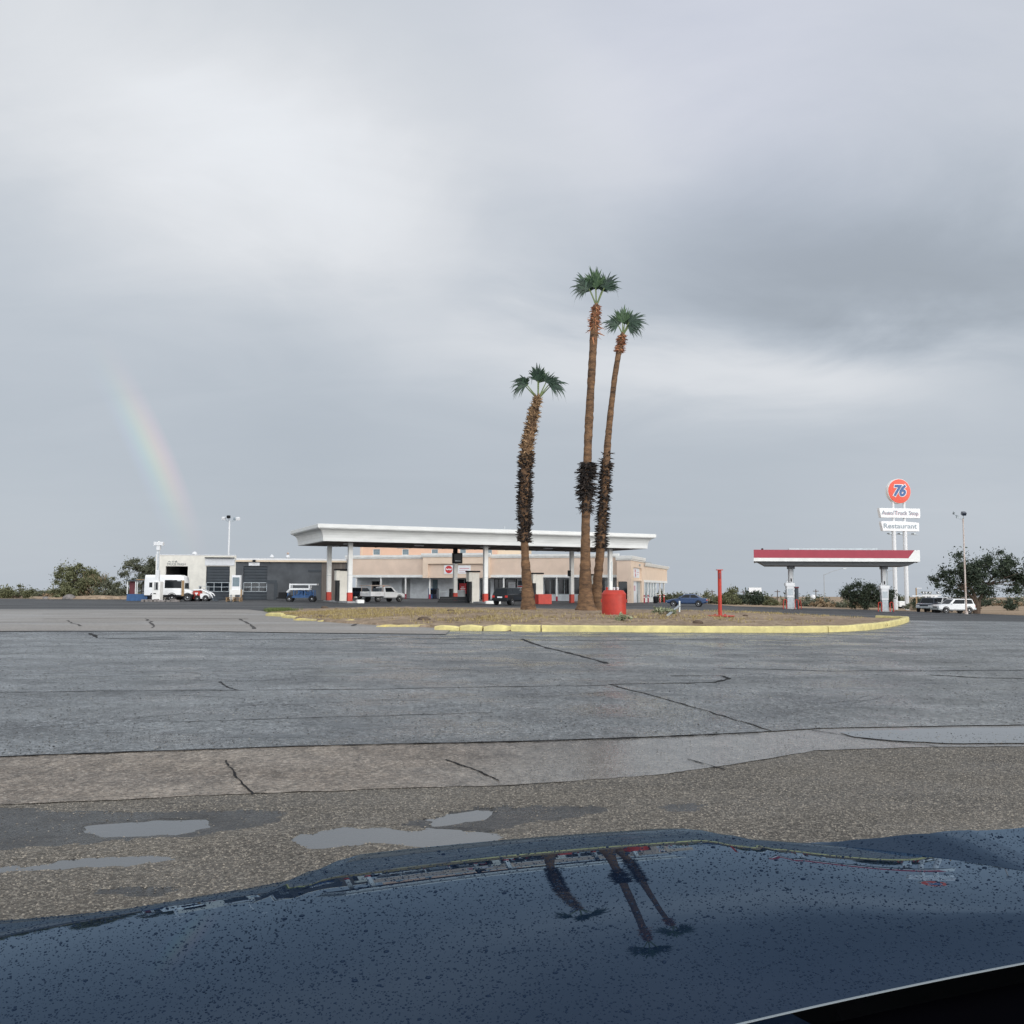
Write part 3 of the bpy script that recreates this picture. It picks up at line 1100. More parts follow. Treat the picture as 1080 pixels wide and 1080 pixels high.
def shoulder(x, y):
    if y > np.interp(x, _bx, _by) - 0.02 * random.random():
        return False
    h, mud = shz(x, y)
    if h < WATER_Z - .004:
        return random.random() < .01
    if mud:
        return random.random() < .10
    return True


M['pebble'] = mat('mixed_gravel_stones', (0.080, 0.070, 0.058), 0.75, col2=(0.34, 0.30, 0.245), island=0.95)
pebbles(80000, shoulder, 0.0, 0.0025, 0.0085, 'gravel_stones', 'pebble')

# grit lying on the road and the gutter


def grit(n, y0, y1, smin, smax, name, m, label, ok):
    V, F = [], []
    k = 0
    base = [(1, 0, 0), (0, 1, 0), (-1, 0, 0), (0, -1, 0), (.1, .1, .8)]
    while k < n:
        y = y0 + (y1 - y0) * random.random() ** 1.5
        x = random.uniform(-.62, .62) * y
        if not ok(x, y):
            continue
        s = (smin + (smax - smin) * random.random() ** 3) * (.6 + y / 22)
        a = random.uniform(0, 6.28)
        c, sn = math.cos(a) * s, math.sin(a) * s
        o = len(V)
        for bx_, by_, bz_ in base:
            j = random.uniform(.7, 1.3)
            V.append((x + (bx_ * c - by_ * sn) * j, y + (bx_ * sn + by_ * c) * j, gz(x, y) + .004 + bz_ * s * j * .6))
        F += [(o, o + 1, o + 4), (o + 1, o + 2, o + 4), (o + 2, o + 3, o + 4), (o + 3, o, o + 4)]
        k += 1
    o = npmesh_idx(name, V, F, m)
    return tag(o, label, 'grit', kind='stuff')


_tx = np.array([p.x for p in top])
_ty = np.array([p.y for p in top])
M['grit_dark'] = mat('dark_road_grit', (0.016, 0.017, 0.018), 0.8, col2=(0.13, 0.13, 0.125), island=0.95)
M['grit_light'] = mat('pale_road_grit', (0.12, 0.115, 0.105), 0.8, col2=(0.42, 0.39, 0.34), island=0.95)
grit(26000, 8.2, 31, .003, .012, 'road_grit', 'grit_dark', 'dark grit lying all over the damp road', lambda x, y: y > np.interp(x, _tx, _ty) + .02)
grit(9000, 8.2, 30, .003, .010, 'road_grit', 'grit_light', 'pale grit sprinkled over the damp road', lambda x, y: y > np.interp(x, _tx, _ty) + .02)
grit(5000, 6.0, 10, .0025, .008, 'gutter_grit', 'grit_dark', 'fine grit on the concrete gutter', lambda x, y: y < np.interp(x, _tx, _ty) - .02 and y > np.interp(x, _bx, _by) + .01)
grit(3500, 6.0, 10, .0025, .008, 'gutter_grit', 'grit_light', 'pale grit on the concrete gutter', lambda x, y: y < np.interp(x, _tx, _ty) - .02 and y > np.interp(x, _bx, _by) - .05)

# ------------------------------------------------------------------ traffic island with yellow kerb
front_px = [(280, 646), (295, 650), (310, 653), (345, 657), (400, 660), (456, 662.5), (485, 665), (509, 665.3), (540, 666), (620, 666.5), (700, 667), (780, 667.3), (830, 667.5), (880, 667), (915, 665), (940, 661.5), (956, 657.5)]
front = [gpt(*p) for p in front_px]
tipR = gpt(960.5, 654.5)
tipL = gpt(278, 644)
back = [tipR + Vector((-.1, 2.0, 0)), tipR + Vector((-1.8, 5.5, 0)), tipR + Vector((-6, 10, 0)), Vector((4, 61, 0)), Vector((-6, 63, 0)), tipL + Vector((3.0, 3.6, 0)), tipL + Vector((.6, 1.2, 0))]
outline = front + [tipR] + back + [tipL]


def chaikin(P, n=2):
    for _ in range(n):
        Q = []
        for a, b in zip(P, P[1:] + P[:1]):
            Q += [a.lerp(b, .25), a.lerp(b, .75)]
        P = Q
    return P


out = [Vector((p.x, p.y, 0)) for p in chaikin(outline, 2)]
cen = Vector((1.5, 49.5, 0))


def mound_h(s):
    """height over the lot, s = 1 at the rim, 0 in the middle"""
    return 0.10 + 0.30 * smooth((1 - s) / 0.55)


KH = 0.22


def mound_at(x, y):
    """height of the island's dirt at x, y"""
    d = Vector((x, y, 0)) - cen
    best = 1e9
    for a, b in zip(out, out[1:] + out[:1]):
        e = b - a
        den = d.x * e.y - d.y * e.x
        if abs(den) < 1e-9:
            continue
        w = a - cen
        t = (w.x * e.y - w.y * e.x) / den
        u = (w.x * d.y - w.y * d.x) / den
        if t > 0 and -1e-6 <= u <= 1 + 1e-6:
            best = min(best, t)
    s = 1 / best if best < 1e8 else 0
    return gz(x, y) + mound_h(min(1, s))


def mpt(px, Y):
    p = at(px, 640, Y)
    return Vector((p.x, Y, mound_at(p.x, Y)))


def mfind(px, py):
    """point of the island's dirt seen at (px, py)"""
    best = None
    for Y in np.linspace(30, 66, 240):
        p = at(px, py, Y)
        h = mound_at(p.x, Y)
        if p.z <= h:
            return Vector((p.x, Y, h))
    return Vector((p.x, Y, h))


rs = [[(p.x, p.y, gz(p.x, p.y) - .04) for p in out]]
for k in range(26):
    s = 1 - k / 26
    ring = []
    for p in out:
        q = cen + (p - cen) * (s if k else 0.992)
        ring.append((q.x, q.y, gz(q.x, q.y) + mound_h(s) + (random.uniform(-.03, .03) if k > 1 else 0)))
    rs.append(ring)
tag(MB().rings(rs, False, True).build('island_dirt', 'dirt', smooth_deg=80), kind='structure')

# the sound part of the kerb, from the middle of the front round the tip to the back


def kerb_run(P, name, m, gap=None):
    n = len(P)
    prof = [(0.0, -0.05), (0.0, KH - .03), (0.03, KH), (0.24, KH), (0.27, KH - .03), (0.27, -0.05)]
    rings = []
    for i, p in enumerate(P):
        t = (P[min(i + 1, n - 1)] - P[max(i - 1, 0)]).normalized()
        nn = Vector((-t.y, t.x, 0))
        w = random.uniform(-.012, .012)
        rings.append([(p.x + nn.x * (a + w), p.y + nn.y * (a + w), gz(p.x, p.y) + b + (random.uniform(-.012, .012) if b > 0.1 else 0)) for a, b in prof])
    mb = MB()
    mb.rings(rings, True, True)
    return mb.build(name, m, smooth_deg=40)


i0 = min(range(len(out)), key=lambda i: (out[i] - Vector((gpt(541, 666).x, gpt(541, 666).y, 0))).length)
runs = out[i0:] + out[:max(0, 0)]
# fine subdivision
fine = []
for a, b in zip(runs[:-1], runs[1:]):
    k = max(1, int((b - a).length / 0.35))
    fine += [a.lerp(b, j / k) for j in range(k)]
fine.append(runs[-1])
# cut at the expansion joints seen in the photo
cuts = []
for px in (563, 869):
    g = gpt(px, 666.8)
    cuts.append(min(range(len(fine)), key=lambda i: (fine[i] - Vector((g.x, g.y, 0))).length))
_tip = min(range(len(fine)), key=lambda i: (fine[i] - Vector((tipR.x - .6, tipR.y + 3.0, 0))).length)
cuts = [0] + cuts + [_tip]
kl = ['short yellow kerb length beside the broken kerb stones', 'long straight yellow kerb length along the front of the palm island', 'curved yellow kerb length round the end of the palm island by the red steel post']
for j in range(3):
    seg = fine[cuts[j]:cuts[j + 1] + 1]
    seg = seg[:]
    if j:
        t = (seg[1] - seg[0]).normalized()
        seg[0] = seg[0] + t * 0.05
    o = kerb_run(seg, 'kerb_segment', 'yellow')
    tag(o, kl[j], 'kerb', 'yellow kerb of the palm island')

# broken kerb stones on the left
stones = [
    (280, 296, 646.5, 650.0, .20, 'broken yellow kerb stone by the green weeds at the island tip'),
    (297, 309, 647.5, 652.0, .16, 'small rounded yellow kerb stone second from the green weeds'),
    (309, 336, 651.5, 654.8, .12, 'long low tilted yellow kerb stone with bare grey top'),
    (335, 357, 653.5, 656.2, .10, 'thin half buried yellow kerb stone left of the lone pale chunk'),
    (363, 377, 653.0, 656.5, .14, 'lone pale yellow kerb chunk set back in the dirt'),
    (380, 396, 656.5, 658.6, .09, 'small flat yellow kerb chunk beside the sunken kerb strip'),
    (397, 455, 658.0, 661.8, .10, 'long sunken yellow kerb strip nearly level with the dirt'),
    (458, 484, 660.0, 665.0, .19, 'blocky yellow kerb stone right after the sunken strip'),
    (485, 508, 658.5, 665.2, .23, 'tall chipped yellow kerb stone with rounded end'),
    (510, 539.5, 658.8, 665.6, .23, 'yellow kerb stone standing next to the sound kerb'),
]
for (a, b, t0, t1, hh, lab) in stones:
    A, B = gpt(a, t1), gpt(b, t1 if a > 330 else t1 + .8)
    if a > 450:
        A, B = gpt(a, t1 - .1), gpt(b, t1 + .2)
    L_ = (B - A).length
    mb = MB()
    n = max(4, int(L_ / .25))
    rr = []
    for i in range(n + 1):
        x = L_ * i / n
        e = min(i, n - i)
        k = .72 if e == 0 else (.93 if e == 1 else 1)
        hj = hh * k * random.uniform(.88, 1.06)
        yj = random.uniform(-.02, .02)
        w = .30 * (1 if a > 450 else random.uniform(.75, 1.1))
        rr.append([(x, yj, -.1), (x, yj + .01, hj * .75), (x, yj + .05, hj), (x, yj + w - .06, hj * random.uniform(.9, 1.03)), (x, yj + w, hj * .7), (x, yj + w, -.1)])
    mb.rings(rr, True, True)
    o = mb.build('kerb_stone', 'yellow' if a > 450 or a < 300 else 'yellow_worn', smooth_deg=35)
    o.location = A
    o.rotation_euler = (random.uniform(-.04, .04), random.uniform(-.015, .015), math.atan2(B.y - A.y, B.x - A.x))
    tag(o, lab, 'kerb stone', 'broken kerb stones of the palm island')


# dry grass on the island
def grass(name, spots, n, hmin, hmax, m, label):
    V = []
    while len(V) < n:
        px, py, sp, sy = random.choice(spots)
        q = mfind(px + random.gauss(0, sp), min(664, max(641.5, py + random.gauss(0, sy)))) if False else None
        c = spots_w[(px, py)]
        x = c.x + random.gauss(0, sp)
        y = c.y + random.gauss(0, sy)
        if not inside_out(x, y):
            continue
        z = mound_at(x, y) - .02
        for _ in range(7):
            a = random.uniform(0, 2 * PI)
            h = random.uniform(hmin, hmax)
            w = .010 + .012 * random.random()
            l = random.uniform(.1, .7) * h
            dx, dy = math.cos(a), math.sin(a)
            ox, oy = x + random.gauss(0, .09), y + random.gauss(0, .09)
            V.append(((ox - dy * w, oy + dx * w, z), (ox + dy * w, oy - dx * w, z), (ox + dx * l, oy + dy * l, z + h)))
    o = npmesh(name, np.array(V).reshape(-1, 3), 3, m)
    return tag(o, label, 'grass', kind='stuff')


inside_out = in_poly(out)
g_spots = [(330, 646, 1.2, 1.5), (360, 646, 1.5, 2), (400, 645, 2.0, 2), (440, 646, 2, 2.0), (380, 650, 1.5, 1), (480, 645, 2, 2), (520, 652, 1.5, 1), (700, 650, 3, 1.5), (800, 646, 2.5, 2)]
spots_w = {(a, b): mfind(a, b) for a, b, _, _ in g_spots}
grass('dry_grass', g_spots, 16000, .04, .14, 'grass', 'thin straw coloured grass on the palm island dirt')
g2 = [(289, 643, .5, .7), (296, 643.5, .35, .5)]
spots_w.update({(a, b): mfind(a, b + 1) for a, b, _, _ in g2})
grass('green_weeds', g2, 3400, .08, .24, 'grass_green', 'low green weed mat at the tip of the palm island')


# dark clods and litter lying on the dirt
def clod(px, py, size, m, lab):
    p = mfind(px, py)
    rr = []
    n = 9
    for zz, k in ((-.3, .8), (.1, 1), (.5, .75), (.75, .35)):
        rr.append([(size * k * math.cos(q * 2 * PI / n) * random.uniform(.8, 1.2), .6 * size * k * math.sin(q * 2 * PI / n) * random.uniform(.8, 1.2), zz * size * .6) for q in range(n)])
    o = MB().rings(rr, True, True).build('dirt_clod', m, smooth_deg=60)
    o.location = p
    return tag(o, lab, 'clod', 'dark clods on the island dirt')


for px, py, s, lab in [(342, 640.5, .28, 'dark clod in the dry grass behind the kerb stones'), (475, 645, .22, 'dark clod on bare dirt below the fuel canopy'), (447, 654, .30, 'dark clod just behind the long sunken kerb strip'),
                       (786, 649.5, .12, 'small dark clod right of the red steel post'), (736, 657, .22, 'dark clod near the yellow kerb, below the galvanised rail'), (338, 651, .2, 'dark clod beside the low broken kerb stones')]:
    clod(px, py, s, 'twig', lab)

# ------------------------------------------------------------------ palms


def fan_leaf(base, pdir, axis, face, petl, R, droop, spread=100, nseg=44):
    """one fan palm leaf: a stalk and a pleated fan of strips; returns (stalk points, strips)"""
    stalk = []
    for k in range(5):
        t = k / 4
        stalk.append(base + pdir * petl * t + (axis - pdir) * petl * .12 * t * t)
    a2 = axis.normalized()
    s = a2.cross(face).normalized()
    n = s.cross(a2).normalized()
    hub = stalk[-1]
    V = []
    for i in range(nseg):
        ph = rad(-spread + 2 * spread * (i + random.uniform(-.3, .3)) / (nseg - 1))
        ln = R * (0.50 + 0.50 * math.cos(ph * 90 / spread)) * random.uniform(.70, 1.12)
        d = (a2 * math.cos(ph) + s * math.sin(ph) + n * random.uniform(-.22, .22) + n * .25 * abs(math.sin(ph))).normalized()
        wd = d.cross(n).normalized()
        w = ln * .050 * random.uniform(.6, 1.2)
        dr = droop * random.uniform(.5, 1.9) + max(0, random.gauss(-.05, .5))
        prev = None
        for t, k in ((0, .25), (.3, .9), (.55, 1.0), (.78, .65), (.92, .3), (1.04, .06)):
            g = Vector((0, 0, -1)) * ln * dr * .55 * t ** 2.6
            p = hub + d * ln * t * (1 - .12 * dr * t * t) + g
            cur = (p - wd * w * k, p + wd * w * k)
            if prev:
                V += [prev[0], prev[1], cur[1], cur[0]]
            prev = cur
    return stalk, V


def palm(Y, path, leaves, skirts, label, crown_bulge):
    """path: (px, py, width px) from base to top, measured in the photo"""
    def wp(px, py):
        return at(px, py, Y)
    b0 = wp(path[0][0], path[0][1])
    b0.z = mound_at(b0.x, Y)
    t = thing('palm_tree', label, 'palm tree', b0, 0, 'fan palms on the traffic island')
    k = Y / FPX
    pts, rad_ = [], []
    P = [(wp(px, py) - b0, w * k / 2) for px, py, w in path]
    P[0] = (Vector((0, 0, -.15)), P[0][1])
    for (p, r), (q, s) in zip(P[:-1], P[1:]):
        m_ = max(2, int((q - p).length / .16))
        for i in range(m_):
            u = i / m_
            pts.append(p.lerp(q, u))
            rad_.append((r + (s - r) * u) * random.uniform(.94, 1.06))
    pts.append(P[-1][0])
    rad_.append(P[-1][1])
    MB().tube(pts, rad_, 18, True, .10).build('trunk', 'bark', t, smooth_deg=50)

    def along(py):
        for (p, r), (q, s), A, B in zip(P[:-1], P[1:], path[:-1], path[1:]):
            if B[1] <= py <= A[1]:
                u = (A[1] - py) / (A[1] - B[1])
                return p.lerp(q, u), r + (s - r) * u
        return P[-1]
    for (nm, y0, y1, n, m_, ln, out_, lift, wid) in skirts:
        V = []
        for _ in range(n):
            py = random.uniform(y1, y0)
            c, r = along(py)
            a = random.uniform(0, 2 * PI)
            d = Vector((math.cos(a), math.sin(a), 0))
            l = ln * random.uniform(.5, 1.3)
            up = lift * random.uniform(-.3, 1.3)
            p0 = c + d * r * .85
            e = (d * out_ * random.uniform(.4, 1.2) + Vector((0, 0, up)) + Vector((-d.y, d.x, 0)) * random.uniform(-.7, .7)).normalized()
            p1 = p0 + e * l
            p1 += Vector((0, 0, -1)) * l * .2 * random.random()
            sd = e.cross(d + Vector((0, 0, .3))).normalized() * wid * random.uniform(.6, 1.3)
            tip = sd * .25
            V += [p0 - sd, p0 + sd, p1 + tip, p1 - tip]
        npmesh(nm, np.array([tuple(v) for v in V]), 4, m_, t)
    topc = P[-1][0]
    for (pa, petl, fa, dep, R, spread, droop, m_) in leaves:
        pd = Vector((math.cos(rad(pa)) * math.cos(rad(dep)), -math.sin(rad(dep)), math.sin(rad(pa)) * math.cos(rad(dep))))
        fd = Vector((math.cos(rad(fa)) * math.cos(rad(dep * .7)), -math.sin(rad(dep * .7)), math.sin(rad(fa)) * math.cos(rad(dep * .7))))
        face = Vector((random.uniform(-.35, .35), -1, random.uniform(-.1, .5)))
        st, V = fan_leaf(topc + Vector((pd.x * .06, pd.y * .06, -.12)), pd, fd, face, petl, R, droop, spread)
        fo = npmesh('frond', np.array([tuple(v) for v in V]), 4, m_, t)
        MB().tube(st, [.05, .04, .034, .03, .025], 6).build('leaf_stalk', 'petiole', fo)
    return t


BIG = 'frond'
palm(50.0, [(557.5, 642, 18), (557, 634, 14), (556, 618, 11), (554, 590, 8.5), (553, 566, 8), (553, 530, 10), (554, 500, 10), (556, 470, 10.5), (560, 450, 9.5), (564, 432, 7.5), (567, 422, 5.5), (567.5, 418, 2.5)],
     [(126, .95, 150, 8, 1.0, 82, .55, BIG), (132, .95, 128, -15, .75, 70, .3, BIG), (91, .95, 92, 5, 1.15, 62, .25, BIG), (88, .9, 84, -10, 1.05, 60, .2, 'frond_young'), (66, .95, 58, 8, .80, 80, .3, BIG), (58, 1.0, 18, 5, 1.05, 75, .55, BIG), (52, 1.0, 34, -20, .75, 70, .4, BIG)],
     [('dead_frond_skirt', 572, 480, 1300, 'boot_dark', .29, .5, .3, .05), ('frond_stubs', 492, 419, 1300, 'boot_tan', .27, .35, .75, .05)],
     'shortest shaggy fan palm with frond stubs up its trunk', 1.0)
palm(49.5, [(618, 643, 27), (618, 638, 19), (617.5, 625, 15), (617.3, 600, 11.5), (617.5, 570, 9.5), (618, 535, 9), (619, 500, 9), (620.5, 460, 9), (622.5, 420, 8.4), (624.5, 385, 8.2), (626.5, 350, 8), (628, 332, 8.6), (628.8, 325, 7), (629, 319.5, 3)],
     [(112, .95, 131, 8, 1.25, 85, .50, BIG), (106, .95, 116, -18, 1.0, 75, .25, BIG), (93, .9, 94, 8, 1.25, 55, .12, 'frond_young'), (90, .95, 84, -15, 1.0, 60, .2, BIG), (68, 1.0, 56, 6, 1.18, 85, .40, BIG), (72, 1.0, 66, -20, .95, 70, .3, BIG)],
     [('dead_frond_skirt', 539, 488, 520, 'boot_dark', .36, .5, -.5, .055), ('dead_frond_skirt', 504, 488, 190, 'boot_dark', .44, .9, -.25, .07), ('dead_frond_skirt', 522, 510, 120, 'boot_dark', .44, .9, -.3, .07), ('crown_fibre', 345, 321, 330, 'crown_fibre', .22, .4, -.5, .045), ('frond_stubs', 356, 340, 22, 'crown_fibre', .5, .5, -1.0, .05)],
     'tallest fan palm with one dark shaggy collar and a flared base', 1.0)
palm(50.3, [(629.5, 642.5, 13), (629, 634, 12), (630, 615, 10), (632, 595, 9), (634, 570, 9), (636, 540, 8.8), (638, 510, 8.4), (639.5, 490, 8), (641, 465, 7.2), (644, 435, 6.5), (648, 400, 6), (652, 375, 6), (655, 362, 6.5), (656, 355, 6), (657, 350.5, 2.5)],
     [(112, .55, 150, 6, 1.05, 80, .45, BIG), (108, .6, 132, -15, .85, 75, .3, BIG), (92, .60, 93, 8, 1.15, 52, .12, 'frond_young'), (82, .6, 80, -10, 1.0, 50, .2, 'frond_young'), (70, .75, 26, 6, 1.12, 78, .35, BIG), (64, .6, 48, -18, .8, 70, .3, BIG), (60, .45, 8, 15, .75, 75, .5, BIG)],
     [('dead_frond_skirt', 578, 488, 950, 'boot_dark', .26, .5, -.1, .05), ('dead_frond_skirt', 494, 478, 40, 'boot_dark', .3, .6, .4, .05), ('crown_fibre', 371, 353, 260, 'crown_fibre', .2, .45, -.2, .045)],
     'slender leaning fan palm growing from the foot of the tallest one', 1.0)

# ------------------------------------------------------------------ red tank, red post, rail, weeds
p = mfind(647.5, 648)
t = thing('red_tank', 'squat red painted tank with capped pipes on its lid beside the palms', 'tank', p)
R0 = 25.6 * p.y / FPX / 2
H = 25.5 * p.y / FPX
Y0 = p.y
MB().lathe([(R0 * .985, -.12), (R0, .02), (R0 * 1.0, .15), (R0, H - .24), (R0 * .995, H - .21)], n=36).build('tank_body', 'orange_red', t, smooth_deg=25)
MB().lathe([(R0 * 1.015, H - .22), (R0 * 1.015, H - .18), (R0 * .80, H - .02), (R0 * .55, H)], n=36).build('lid', 'orange_red', t, smooth_deg=25)
for x, y in ((-.30, .0), (.02, .05), (.17, .0)):
    MB().lathe([(.045, H - .02), (.045, H + .06), (.06, H + .065), (.06, H + .10), (.02, H + .12)], (x, y, 0), 10).build('pipe_cap', 'steel_white' if x > 0 else 'orange_red', t)
for s in (-1, 1):
    MB().box(s * R0 - .03, s * R0 + .03, -.06, .06, .52, .66).build('lug', 'red', t)

p = mfind(759.5, 650)
t = thing('steel_post', 'lone red steel post on a flat red ring in the island dirt', 'post', p)
hp = 48 * p.y / FPX
MB().lathe([(.085, -.05), (.085, .02), (.082, hp)], n=14).build('pipe', 'orange_red', t, smooth_deg=40)
MB().box(-.13, .13, -.13, .13, hp, hp + .035).build('top_plate', 'red', t)
MB().lathe([(.62, .0), (.62, .03), (.30, .055), (.10, .06)], n=26).build('base_ring', 'orange_red', t, smooth_deg=30)
MB().box(-.05, .02, -.105, -.084, hp - .36, hp - .12).build('slot_plate', 'maroon_panel', t)
for a in range(4):
    MB().lathe([(.03, .05), (.03, .09)], (.3 * math.cos(a * PI / 2 + .5), .3 * math.sin(a * PI / 2 + .5), 0), 6).build('bolt', 'red', t)

A = mfind(704, 650)
B = mfind(717, 645.5) + Vector((0, 0, .30))
t = thing('metal_rail', 'bent galvanised rail lying tilted on the island near the weeds', 'rail', A)
d = B - A
s = Vector((-d.y, d.x, 0)).normalized() * .06
MB().add([A - A + s, -s + Vector(), d - s, d + s, s + Vector((0, 0, .05)), -s + Vector((0, 0, .05)), d - s + Vector((0, 0, .05)), d + s + Vector((0, 0, .05))], [(0, 1, 2, 3), (7, 6, 5, 4), (0, 4, 5, 1), (1, 5, 6, 2), (2, 6, 7, 3), (3, 7, 4, 0)]).build('web', 'galv', t)
MB().tube([d * .96 + Vector((0, 0, -.35)), d * .97 + Vector((0, 0, .26))], .045, 8).build('end_stake', 'galv', t)


def leaf_quads(C, n, spread, smin, smax, flat_=0.0, seed=0):
    """n leaf-sized quads scattered round clump centres C (rows x,y,z,r)"""
    rng = np.random.default_rng(seed)
    C = np.asarray(C, float)
    w = C[:, 3] ** 2
    ci = rng.choice(len(C), n, p=w / w.sum())
    u = rng.normal(0, 1, (n, 3))
    u /= np.linalg.norm(u, axis=1, keepdims=True) + 1e-9
    rr = C[ci, 3] * np.abs(rng.normal(0, .72, n))
    P = C[ci, :3] + u * rr[:, None] * np.array([1, 1, .78])
    a = rng.normal(0, 1, (n, 3))
    a /= np.linalg.norm(a, axis=1, keepdims=True)
    b = rng.normal(0, 1, (n, 3))
    b -= (b * a).sum(1, keepdims=True) * a
    b /= np.linalg.norm(b, axis=1, keepdims=True) + 1e-9
    s = (smin + (smax - smin) * rng.random(n))[:, None]
    V = np.stack([P - a * s, P - b * s * .42, P + a * s, P + b * s * .42], 1)
    return V.reshape(-1, 3)


def bush_mesh(seed, w, d, h, n, lmin, lmax, ncl=26, open_=0.25):
    rnd = random.Random(seed)
    C = []
    for _ in range(ncl):
        a = rnd.uniform(0, 2 * PI)
        r = math.sqrt(rnd.random())
        x, y = r * math.cos(a) * w / 2, r * math.sin(a) * d / 2
        zmax = h * (1 - .55 * r * r) * rnd.uniform(.62, 1.0)
        z = rnd.uniform(.12, .95) * zmax
        C.append((x, y, z, min(w, h) * rnd.uniform(.15, .30)))
    return leaf_quads(C, n, 1, lmin, lmax, seed=seed), C


def bush(name, loc, seed, w, d, h, n, lmin, lmax, m, label, group=None, ncl=26, twig_m='twig', bare=0):
    t = thing(name, label, 'bush', loc, 0, group)
    V, C = bush_mesh(seed, w, d, h, n, lmin, lmax, ncl)
    npmesh('foliage', V, 4, m, t)
    rnd = random.Random(seed + 5)
    mb = MB()
    for c in C[::2]:
        b = Vector((rnd.uniform(-.1, .1) * w, rnd.uniform(-.1, .1) * d, -.05))
        e = Vector(c[:3])
        mid = b.lerp(e, .5) + Vector((rnd.uniform(-.1, .1), rnd.uniform(-.1, .1), .1)) * h * .3
        mb.tube([b, mid, e], [.03 * h / 2, .02 * h / 2, .008 * h / 2], 5, False)
    for _ in range(bare):
        b = Vector((rnd.uniform(-.3, .35) * w, rnd.uniform(-.2, .2) * d, h * .5))
        e = b + Vector((rnd.uniform(-.6, .6), rnd.uniform(-.3, .3), rnd.uniform(.3, .75))) * h * .75
        mb.tube([b, b.lerp(e, .5) + Vector((rnd.uniform(-.1, .1), 0, .08)) * h, e], [.03, .02, .008], 4, False)
        for _ in range(4):
            q = b.lerp(e, rnd.uniform(.4, .95))
            mb.tube([q, q + Vector((rnd.uniform(-.5, .5), rnd.uniform(-.3, .3), rnd.uniform(.1, .5)))], [.012, .005], 4, False)
    mb.build('stems', twig_m, t)
    return t


bush('weed_plant', mfind(698, 647.5), 3, 1.15, .8, .42, 500, .05, .11, 'weed', 'pale straggly weed beside the galvanised rail', ncl=22)
bush('weed_plant', mfind(658, 655), 4, .70, .5, .34, 260, .04, .09, 'weed', 'small grey weed behind the yellow kerb below the red tank', ncl=14)

# ------------------------------------------------------------------ building helpers


def wall_holes(x0, x1, z0, z1, holes, y0, y1):
    """a wall slab from y0 (front) to y1 with rectangular openings (xa, xb, za, zb)"""
    X = sorted({x0, x1, *[min(max(v, x0), x1) for h in holes for v in h[:2]]})
    Z = sorted({z0, z1, *[min(max(v, z0), z1) for h in holes for v in h[2:]]})

    def solid(i, k):
        if i < 0 or k < 0 or i >= len(X) - 1 or k >= len(Z) - 1:
            return False
        cx, cz = (X[i] + X[i + 1]) / 2, (Z[k] + Z[k + 1]) / 2
        return not any(h[0] < cx < h[1] and h[2] < cz < h[3] for h in holes)
    mb = MB()
    for i in range(len(X) - 1):
        for k in range(len(Z) - 1):
            if not solid(i, k):
                continue
            a, b, c, d = X[i], X[i + 1], Z[k], Z[k + 1]
            mb.quad((a, y0, c), (b, y0, c), (b, y0, d), (a, y0, d))
            mb.quad((b, y1, c), (a, y1, c), (a, y1, d), (b, y1, d))
            if not solid(i - 1, k):
                mb.quad((a, y1, c), (a, y0, c), (a, y0, d), (a, y1, d))
            if not solid(i + 1, k):
                mb.quad((b, y0, c), (b, y1, c), (b, y1, d), (b, y0, d))
            if not solid(i, k - 1):
                mb.quad((a, y1, c), (b, y1, c), (b, y0, c), (a, y0, c))
            if not solid(i, k + 1):
                mb.quad((a, y0, d), (b, y0, d), (b, y1, d), (a, y1, d))
    return mb


def frame_empty(F, name, label, cat, group=None):
    return thing(name, label, cat, F.o, F.a, group)


def rect(F, px0, py0, px1, py1, yl=0.0):
    a, _ = F.on(px0, (py0 + py1) / 2, yl)
    b, _ = F.on(px1, (py0 + py1) / 2, yl)
    cx = (px0 + px1) / 2
    _, t = F.on(cx, py0, yl)
    _, o = F.on(cx, py1, yl)
    return a, b, o, t


# ------------------------------------------------------------------ big fuel canopy
K = Frame(-18.32, 88.35, 24.5)
cano = frame_empty(K, 'fuel_canopy', 'long white truck canopy with flared cove edge on tall posts with red feet', 'canopy')
KW = 13.0
KL = K.on(692, 562)[0]
zt = K.on(335.5, 552)[1]
zb = zt - 1.62


def cano_ring(o, z):
    return [(o, o, z), (KL - o, o, z), (KL - o, KW - o, z), (o, KW - o, z)]


prof = [(0.06, zt), (0.0, zt - .03), (0.0, zt - .36), (.06, zt - .38), (.06, zt - .43), (.24, zt - .50), (.42, zt - .62), (.55, zt - .80), (.63, zt - 1.02), (.68, zt - 1.28), (.70, zb + .02), (.74, zb), (1.10, zb)]
mb = MB()
mb.rings([cano_ring(o, z) for o, z in prof])
mb.add(cano_ring(.06, zt - .02), [(0, 1, 2, 3)])
mb.build('fascia', 'white_fascia', cano)
mb = MB().box(1.10, KL - 1.10, 1.10, KW - 1.10, zb + .03, zb + .10)
for k in range(1, 9):
    x = 1.2 + (KL - 2.4) * k / 9
    mb.box(x - .06, x + .06, 1.12, KW - 1.12, zb - .03, zb + .028)
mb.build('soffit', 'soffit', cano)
for k in range(5):
    for j in range(2):
        x = 4 + (KL - 8) * k / 4
        MB().box(x - .45, x + .45, 4 + 6 * j - .25, 4 + 6 * j + .25, zb - .12, zb - .035).build('canopy_lamp', 'steel_white', cano)
post_x = {}
